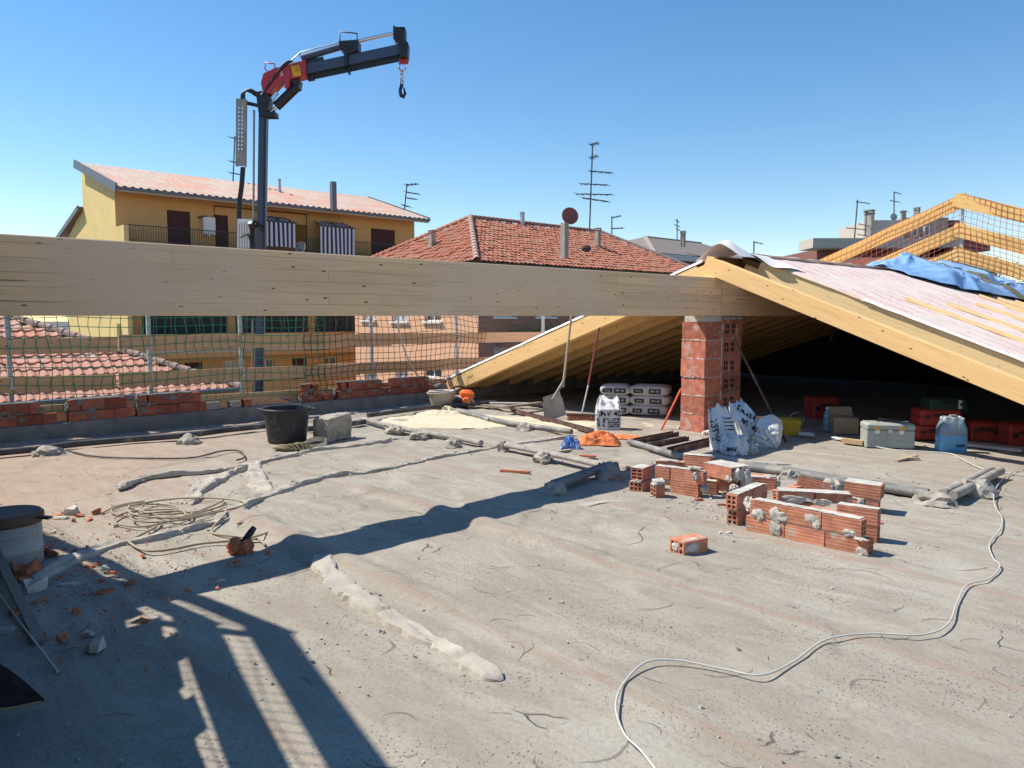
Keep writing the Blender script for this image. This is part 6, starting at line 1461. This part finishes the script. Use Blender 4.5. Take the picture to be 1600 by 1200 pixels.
def water_pack():
    p = G(1491, 706); M = TR(p+Vector((0, .07, 0))) @ RZ(-.15); t = thing('water_pack', 'shrink wrapped pack of blue water bottles standing at the edge of the sun', 'water bottles', M)
    for i in range(3):
        for j in range(2):
            Mb_ = M @ TR(((i-1)*.088, (j-.5)*.088, 0)); b_ = obj('bottle', bottle_mb(I4, .36), M_['bottle_plastic'], t, Mb_, 50); m = MB(); m.lathe([(0, .366), (.017, .364), (.017, .34), (0, .34)], None, 10); obj('cap', m, M_['boiler_white'], b_, Mb_)
    m = MB(); nu = 48
    def f(u, v):
        a = u*2*math.pi; sg = lambda x: math.copysign(abs(x)**.35, x); k = 1-.0*v if v < .55 else 1-.42*((v-.55)/.45)**1.6
        n_ = 1+.03*noise.noise(Vector((math.cos(a)*3, math.sin(a)*3, v*6))); return (.14*sg(math.cos(a))*k*n_, .095*sg(math.sin(a))*k*n_, .002+.375*v)
    m.grid(nu, 22, f); m.mi = [0 if (j//(nu-1)) < 10 else 1 for j in range(len(m.mi))]; obj('wrap', m, [MAT['wrap_blue'], M_['shrink_film']], t, M, 60)
    text('SAN', .045, 'ink', t, M @ TR((.06, -.1, .07)) @ RX(math.pi/2))
    m = MB(); m.tube([M @ Vector((-.05, -.02, .36)), M @ Vector((-.03, -.02, .39)), M @ Vector((.03, -.02, .39)), M @ Vector((.05, -.02, .36))], .006, 6); obj('carry_strap', m, M_['cable_white'], t)
glassm('wrap_blue', (.1, .38, .66), .25, .15)
water_pack()
pb_ = G(1291, 674); t_ = thing('plastic_bottle', 'single plastic bottle with white cap standing in the shade of the attic', 'bottle', pb_); obj('bottle_body', bottle_mb(TR(pb_), .3, .042), M_['bottle_plastic'], t_, smooth=50); m = MB(); m.lathe([(0, .31), (.017, .308), (.017, .284), (0, .284)], TR(pb_), 10); obj('cap', m, M_['boiler_white'], t_)
t_, _m = pxbox('cardboard_box', 'open cardboard box behind the plastic bottle', 'box', 1318, 676, .3, .24, .2, -.1, 'cardboard')
m = MB(); m.grid(3, 3, lambda u, v: ((u-.5)*.3, .12+.1*v, .2+.1*v)); obj('flap', m, M_['cardboard'], t_, _m)
stick('wood_offcut', G(1318, 688, .03), G(1350, 692, .03), 0, 'cardboard', 'orange brown block at the sun line left of the toolbox', 'wood scrap', flat=(.08, .05))
stick('paper_scrap', G(1302, 683, .02), G(1316, 686, .02), 0, 'membrane_edge', 'small white and pink paper scrap left of the toolbox', 'paper', flat=(.06, .01))
stick('pipe_piece', G(1248, 678, .03), G(1272, 680, .03), .03, 'pale_board', 'short pale pipe piece lying behind the rolled bag', 'pipe')
m = MB(); c = G(1245, 655, .12); m.tube([c+Vector((.09*math.cos(a), 0, .09*math.sin(a)+.0)) for a in [k*math.pi/10 for k in range(0, 21)]], .009, 6, False); m.tube([c+Vector((0, 0, -.09)), c+Vector((0, 0, -.12))], .01, 6); single('cable_ring', m, M_['steel'], 'round wire ring glinting in the dark attic', 'wire ring', smooth=60)
m = MB(); m.tube(smooth_path([G(*q, .01) for q in ((1318, 690), (1350, 694), (1400, 703), (1480, 708), (1500, 716), (1540, 734), (1600, 742))], 5), .006, 6); single('white_cable', m, M_['cable_white'], 'thin white cable running along the rafter shadow under the water bottles', 'cable', smooth=80)

# ================================================================== BRICK HEAPS
def frag(label, name='brick_wall_fragment', group='brick heap on the slab'):
    return thing(name, label, 'brick fragment', I4, None)
class Frag:
    def __init__(s, label, pa, pb, yaw=0., tilt=0., roll=0.):
        a, b_ = G(*pa), G(*pb); s.M = dirM(h0(a), h0(b_)) @ RZ(yaw) @ RX(tilt) @ RY(roll) @ SC(1, 1, .87); s.t = thing('brick_fragment', label, 'bricks', s.M); s.rn = random.Random(hash(label) % 1000 if False else len(label)*7+pa[0]); s.m = MB()
    def b(s, x, z, L=.245, y=0., T=.08, Hh=.12, rz=0., ny=2, nz=3, rx=0.):
        me = brick_mesh(L, T, Hh, ny, nz); obj('brick', me, None, s.t, s.M @ TR((x, y+s.rn.uniform(-.003, .003), z)) @ RZ(rz+s.rn.uniform(-.015, .015)) @ RX(rx)); return s
    def mort(s, x, y, z, sx=.04, sy=.02, sz=.03): lump_mb((sx*.85, sy*.7, sz*.8), s.rn.random()*99, .62, 3, s.M @ TR((x, y, z)), s.m); return s
    def row(s, z, x0, x1): s.m.box((x0, .006, z-.012), (x1, .074, z-.0015), s.M); return s
    def top(s, z, x0, x1, T=.08):
        n_ = max(4, int((x1-x0)/.03)); s.m.grid(n_, 5, lambda u, v: (x0+(x1-x0)*u, .002+(T-.004)*v, z+.004+.008*abs(noise.noise(Vector((u*n_*.5, v*2, z*10))))), s.M); return s
    def end(s):
        if s.m.v: obj('mortar', s.m, M_['mortar_pale'], s.t, smooth=30)
# B: front chunk
f = Frag('long two course brick wall chunk at the front of the right heap', (1165, 829), (1359, 872))
Lw = (G(1359, 872)-G(1165, 829)).length; u_ = Lw/3.45
f.b(.0, 0, u_*1.15).b(u_*1.17, 0, u_*1.1).b(u_*2.3, 0, u_*1.1).b(.03, .132, u_*1.05-.02).b(u_*1.07, .132, u_*1.1).b(u_*2.19, .132, u_*1.02).row(.132, .02, u_*3.2)
f.top(.252, .05, u_*3.15)
f.mort(.02, .02, .2, .05, .03, .06).mort(.09, -.004, .15, .05, .014, .05).mort(u_*.95, -.002, .17, .07, .016, .06).mort(u_*.9, -.002, .08, .05, .014, .06).mort(u_*1.9, -.001, .2, .05, .01, .035).mort(u_*2.05, -.001, .16, .03, .01, .04).mort(u_*2.9, -.001, .15, .05, .012, .03).mort(u_*3.25, -.001, .03, .04, .012, .04).mort(u_*3.2, 0, .12, .04, .03, .015).mort(-.0, .04, .22, .04, .04, .05)
f.end()
f = Frag('tall brick chunk with open holes at the left of the right heap', (1152, 822), (1225, 788)); f.b(0, 0, .25).b(-.02, .13, .25).b(.24, .13, .25).b(.26, 0, .2).row(.132, .0, .4).top(.25, .0, .46).end()
f = Frag('flat grey mortared slab of bricks in the middle of the right heap', (1215, 800), (1316, 806)); f.b(.0, .10, .25, T=.12, Hh=.08, ny=3, nz=2).b(.26, .1, .25, T=.12, Hh=.08, ny=3, nz=2).b(.05, .0, .25, T=.12, Hh=.09, ny=3, nz=2).mort(.12, .0, .12, .1, .02, .04).mort(.3, 0, .1, .07, .02, .04).top(.18, .0, .5, .12).end()
f = Frag('small flat brick chunk leaning at the back of the right heap', (1222, 788), (1276, 782), tilt=-.12, roll=-.08); f.b(0, .03, .22, T=.1, Hh=.09).top(.12, 0, .2).end()
f = Frag('single slanting brick behind the long front chunk', (1258, 838), (1312, 846), yaw=-.3, tilt=-.15, roll=.06); f.b(0, .12, .25).b(.02, 0, .25).top(.24, 0, .24).end()
f = Frag('two course brick chunk just behind the right end of the long front chunk', (1306, 838), (1364, 848)); f.b(0, 0, .25).b(0, .125, .25).top(.245, 0, .25).row(.127, .01, .24).end()
f = Frag('brick pair in the gap between the two heaps', (1162, 764), (1218, 768)); f.b(0, 0, .25).b(-.0, .0, .2, y=.09).mort(.2, .04, .12, .06, .04, .03).mort(.26, .05, .08, .03, .05, .07).top(.12, 0, .17).end()
f = Frag('tilted brick chunk capped with rough mortar at the back of the right heap', (1236, 776), (1292, 780), tilt=-.1, roll=.2); f.b(.0, .0, .1).b(.02, .09, .25, rz=.0, rx=-.1).b(.12, .0, .14).mort(-.01, .03, .12, .04, .05, .07).mort(.08, .05, .22, .06, .04, .03).mort(.2, .05, .21, .07, .03, .025).end()
f = Frag('brick stack with dark open holes at the right end of the heap', (1312, 796), (1371, 804), roll=.03); f.b(.0, 0, .12).b(.17, 0, .09).b(.0, 0, .25, y=.085).b(.02, .13, .25).b(.02, .13, .25, y=.085).row(.13, .0, .26).mort(.14, .0, .1, .03, .02, .03).top(.25, .02, .26, .16).mort(.1, .01, .125, .08, .02, .012).end()
# A heap
f = Frag('two stacked brick pieces with open holes at the left end of the left heap', (1004, 769), (1030, 757)); f.b(0, 0, .17, T=.12, Hh=.09, ny=3, nz=2).b(0, .11, .2, T=.11, Hh=.11, ny=2, nz=3).mort(.0, .05, .1, .02, .05, .02).mort(.1, .04, .1, .08, .04, .015).top(.22, 0, .18, .11).end()
f = Frag('small upright brick piece with a white mortar cap in front of the left heap', (1025, 779), (1043, 778)); f.b(0, 0, .075, y=0, T=.11, Hh=.12, ny=2, nz=3, rz=0)
f.end()
f.t['label'] = 'small upright brick piece with a white mortar cap in front of the left heap'
f2 = MB(); lump_mb((.055, .05, .04), 7, .5, 3, f.M @ TR((.04, .05, .13)), f2); obj('mortar', f2, M_['mortar_pale'], f.t, smooth=50)
for i_, (dy, dz) in enumerate(()): pass
f = Frag('two course brick chunk in the middle of the left heap', (1047, 771), (1087, 777)); f.b(0, 0, .245).b(-.14, .122, .13).b(0, .122, .28).row(.124, -.1, .24).mort(.2, .02, .27, .06, .04, .02).mort(.22, .0, .2, .03, .03, .05).mort(.27, .05, .08, .05, .05, .06).top(.242, -.14, .2).end()
f = Frag('brick chunk behind the middle of the left heap', (1024, 756), (1056, 758)); f.b(0, .11, .24).b(.03, 0, .24).mort(.1, .03, .235, .1, .04, .015).end()
f = Frag('brick end with round dark holes in the shade of the left heap', (1098, 771), (1116, 773)); f.b(-.12, 0, .23).top(.12, -.1, .1).end()
f = Frag('high brick chunk at the back of the left heap', (1066, 748), (1102, 752)); f.b(0, 0, .25).b(0, .125, .25).top(.25, 0, .24).mort(.2, .05, .25, .06, .04, .02).end()
f = Frag('big brick chunk with a rough mortar side at the right end of the left heap', (1098, 763), (1143, 774)); f.b(0, .13, .3, T=.1).b(.0, .0, .3, y=.06, T=.1).b(.05, .0, .22, y=.17).b(.03, .13, .25, y=.12).top(.25, .0, .3, .22).mort(.31, .05, .18, .05, .05, .07).mort(.33, .0, .06, .05, .05, .06).mort(.33, .14, .14, .04, .09, .13).mort(.27, .0, .15, .04, .02, .04).end()
rn_ = random.Random(5)
for i_, (x_, y_, s_, lb_) in enumerate(((1128, 790, .06, 'red brick flake between the two brick heaps'), (1300, 812, .07, 'broken brick corner inside the right heap behind the long chunk'), (1240, 808, .07, 'thin brick flake in the middle of the right heap'), (1092, 782, .05, 'small brick flake at the right foot of the left heap'), (1372, 818, .05, 'small brick chip beside the brick stack at the right end'))):
    tag(obj('brick_shard', shard_mb((s_, s_*.5, s_*.35), 200+i_), M_['shard_brick'], None, TR(G(x_, y_)) @ RZ(i_*2.1)), lb_, 'brick shard')
hm_ = MB()
for _ in range(420):
    x_ = rn_.gauss(1080, 50) if rn_.random() < .4 else rn_.gauss(1270, 75); p_ = G(x_, 775+(x_-1080)*.2+rn_.gauss(0, 22)); s_ = abs(rn_.gauss(0, .009))+.003
    shard_mb((s_, s_*.7, s_*.7), rn_.randrange(9999), TR((p_.x, p_.y, 0)), hm_)
o_ = single('crumbs', hm_, M_['mortar_pale'], 'pale mortar crumbs lying around the two brick heaps', 'debris', G(1200, 800)); o_['kind'] = 'stuff'
# single brick on the open floor
f = Frag('single half brick with mortar filled holes lying alone on the open floor', (1068, 870), (1106, 862)); f.b(0, 0, .2, T=.12, Hh=.1, ny=3, nz=2).mort(.0, .07, .05, .012, .04, .035).mort(.07, -.001, .05, .06, .008, .04).mort(.1, .03, .1, .09, .02, .006).end()
f.t['category'] = 'brick'

# ================================================================== CABLES, HOSE, DEBRIS
m = MB(); cp = [(1640, 712), (1600, 730), (1572, 747), (1556, 766), (1553, 790), (1566, 812), (1562, 832), (1546, 852), (1551, 875), (1562, 890), (1545, 908), (1510, 920), (1495, 945), (1480, 982), (1440, 997), (1360, 995), (1290, 1006), (1240, 1037), (1190, 1062), (1130, 1050), (1060, 1038), (1010, 1041), (976, 1070), (962, 1110), (975, 1150), (1002, 1182), (1040, 1230)]
P = [G(*q)+Vector((0, 0, .008+.012*abs(math.sin(i*1.3)))) for i, q in enumerate(cp)]; m.tube(smooth_path(P, 8), .0041, 8); single('extension_cable', m, M_['cable_white'], 'long white cable winding down the right side of the floor', 'cable', smooth=80)
def coil():
    c = G(262, 812); m = MB(); rn = random.Random(12); pts = [G(158, 802, .01), G(185, 790, .012), G(225, 783, .015)]
    cs = [(225, 800, .24), (240, 812, .3), (285, 795, .34), (250, 815, .2), (290, 800, .4)]
    for k, (x, y, r) in enumerate(cs):
        cc = G(x, y); a0 = rn.uniform(0, 6.3)
        for j in range(7):
            a = a0+j*.95; rr = r*rn.uniform(.85, 1.1); pts.append(Vector((cc.x+rr*math.cos(a), cc.y+rr*.75*math.sin(a), .012+.006*k+rn.uniform(0, .01))))
    pts += [G(330, 830, .012), G(370, 838, .012), G(400, 838, .03), G(428, 825, .012), G(420, 812, .012), G(370, 818, .012)]
    m.tube(smooth_path(pts, 8), .0068, 7); single('coiled_hose', m, M_['hose_tan'], 'tan hose lying in loose coils on the left of the floor', 'hose', smooth=80)
    m = MB(); m.tube(smooth_path([G(*q, .012) for q in ((200, 846), (215, 856), (235, 861), (270, 858), (310, 850), (350, 846), (400, 842), (415, 852))], 6), .008, 7); m.tube(smooth_path([G(200, 846, .012), G(215, 838, .015), G(240, 825, .02), G(250, 815, .02)], 5), .008, 7); single('hose_end', m, M_['hose_tan'], 'loose tan hose end running below the coil towards the brick lump', 'hose', smooth=80)
coil()
p = G(382, 862); m = lump_mb((.06, .05, .055), 9, .5, 3, TR(p+Vector((0, 0, .03)))); lump_mb((.045, .04, .05), 5, .5, 3, TR(p+Vector((-.05, -.02, .04))), m); 
cl = thing('brick_lump', 'round red brick lump with a dark plug resting on it, right of the hose', 'brick fragment', p); m2 = m; obj('lump', m2, M_['shard_brick'], cl, smooth=40); m = MB(); m.tube([p+Vector((0, 0, .07)), p+Vector((.04, .01, .12)), p+Vector((.06, .02, .15))], [.018, .022, .016], 10); obj('plug', m, M_['dark_metal'], cl, smooth=60)
# shards
shards = [(95, 810, .09), (110, 800, .08), (125, 806, .08), (140, 812, .07), (150, 802, .09), (83, 832, .07), (90, 806, .07), (115, 815, .06), (152, 882, .07), (140, 886, .06), (165, 890, .07), (178, 896, .08), (205, 910, .09), (80, 868, .1), (95, 905, .1), (110, 915, .1), (120, 958, .08), (160, 930, .12), (30, 905, .12), (40, 912, .1), (140, 990, .08), (60, 940, .08), (100, 1000, .07), (145, 1015, .07), (225, 972, .06), (180, 823, .05), (200, 830, .04), (222, 868, .05), (370, 880, .06), (358, 882, .05), (345, 908, .05), (418, 865, .05), (75, 855, .07), (55, 862, .06), (25, 960, .09), (10, 985, .09)]
for i, (x, y, s) in enumerate(shards):
    m = shard_mb((s*(.55+.2*(i % 3 == 0)), s*.4, s*(.2+.22*(i % 3 == 1))), i); M = TR(G(x, y)) @ RZ(i*1.7) @ RX(.15*math.sin(i)); tag(obj('brick_shard', m, M_['shard_brick'] if i % 5 else M_['mortar_pale'], None, M), 'small broken brick shard strewn on the left part of the floor', 'brick shard', 'broken brick shards strewn at the left')
for i, (x, y, s, lb) in enumerate(((112, 803, .10, 'whitish plaster chunk on top of the shard heap at the left'), (55, 925, .12, 'pale plaster lump in the shade below the drum'), (148, 1015, .1, 'pale star shaped plaster chip in the dark lower left'), (40, 900, .16, 'dark red brick chunk leaning against the drum'))):
    single('rubble_chunk', shard_mb((s*.7, s*.5, s*.6), 40+i, TR(G(x, y)) @ RZ(i)), M_['mortar_pale'] if i < 3 else M_['shard_brick'], lb, 'rubble', h0(G(x, y)))
rn = random.Random(77); m = MB(); m2 = MB(); m3 = MB()
for k in range(3600):
    if k % 3: y = 1.8+8*rn.random()**1.6; x = rn.uniform(-.75, .75)*y+rn.uniform(-.5, .5); cl_ = noise.noise(Vector((x*1.1, y*1.1, 4)))
    if k % 3 and cl_ < rn.uniform(-.05, .4): continue
    if k % 3 == 0: c = G(rn.gauss(110, 80), rn.gauss(900, 60)); x, y = c.x+rn.gauss(0, .25), c.y+rn.gauss(0, .2)
    s = abs(rn.gauss(0, .0042))+.0022; s *= 1.8 if rn.random() < .02 else 1; M = TR((x, y, -.001)) @ RZ(rn.uniform(0, 6)); d_ = m if k % 3 == 1 else (m3 if k % 3 == 2 else m2)
    shard_mb((s, s*.8, s*.8), k, M, d_)
for pth, w_ in RIDGE_PATHS:
    for p_ in pth:
        for _ in range(2):
            s = abs(rn.gauss(0, .006))+.0025; q_ = p_+Vector((rn.gauss(0, w_*1.1), rn.gauss(0, w_*1.1), 0)); shard_mb((s, s*.8, s*.8), rn.randrange(9999), TR((q_.x, q_.y, -.001)), m if rn.random() < .6 else m3)
for mm_, mt, lb in ((m, 'mortar', 'small mortar crumbs scattered over the slab'), (m3, 'mortar_pale', 'small pale grit scattered over the slab'), (m2, 'shard_brick', 'small red brick crumbs around the drum')):
    o = single('crumbs', mm_, M_[mt], lb, 'debris', Vector((0, 5, 0))); o['kind'] = 'stuff'
# drum at left edge
p = G(0, 893)+Vector((-.02, .12, 0)); dr = thing('drum', 'pale metal drum with brown lid at the left edge', 'drum', p); m = MB()
m.lathe([(0, .002), (.165, .002), (.17, .01), (.17, .09), (.174, .095), (.17, .1), (.17, .19), (.174, .195), (.17, .2), (.168, .285), (0, .285)], TR(p), 32); obj('body', m, M_['drum_pale'], dr, smooth=40)
m = MB(); m.lathe([(.176, .25), (.185, .262), (.185, .3), (.17, .315), (0, .31)], TR(p), 32); m.bar(p+Vector((.15, 0, .29)), p+Vector((.26, -.02, .285)), .03, .015); obj('lid', m, M_['lid_brown'], dr, smooth=35)
stick('wood_lath', G(62, 1000, .01), G(0, 880, .0)+Vector((-.15, .1, .18)), 0, 'old_wood', 'grey wooden lath leaning in the shade at the left edge', 'lath', flat=(.045, .015))
stick('thin_rod', G(90, 1050, .006), G(0, 922, .02)+Vector((-.1, .06, .03)), .005, 'pale_strap', 'thin pale rod lying in the dark lower left corner', 'rod')
# dark tub edge lower left
def blade():
    a = G(-60, 1040); m = MB(); c = G(-40, 1100)
    def f(u, v):
        an = -1.35+2.1*u; r = .52*(1-.12*(1-v)); tip = G(70, 1092); 
        pA_ = G(-90, 1020, .28).lerp(G(70, 1093, .03), u); pB_ = G(-90, 1075, .10).lerp(G(70, 1094, .02), u); s = math.sin(math.pi*u)
        q_ = pA_.lerp(pB_, v); q_.z += .06*s*(1-v)-.03*s*v; q_.y -= .05*s*v; return q_
    m.grid(30, 10, f); m.grid(30, 10, lambda u, v: f(u, v)-Vector((0, 0, .006))); r_ = thing('metal_scoop', 'dark curved scoop blade pushed into the lower left corner', 'scoop', h0(G(0, 1080))); obj('scoop_plate', m, M_['tub_dark'], r_, smooth=60)
    m = MB(); m.tube([f(k/20, 1.) for k in range(21)], .007, 6); obj('rim', m, M_['hose_tan'], r_, smooth=60)
blade()
print('objects', len(bpy.data.objects), 'tris', sum(len(o.data.polygons)*2 for o in bpy.data.objects if o.type == 'MESH'))
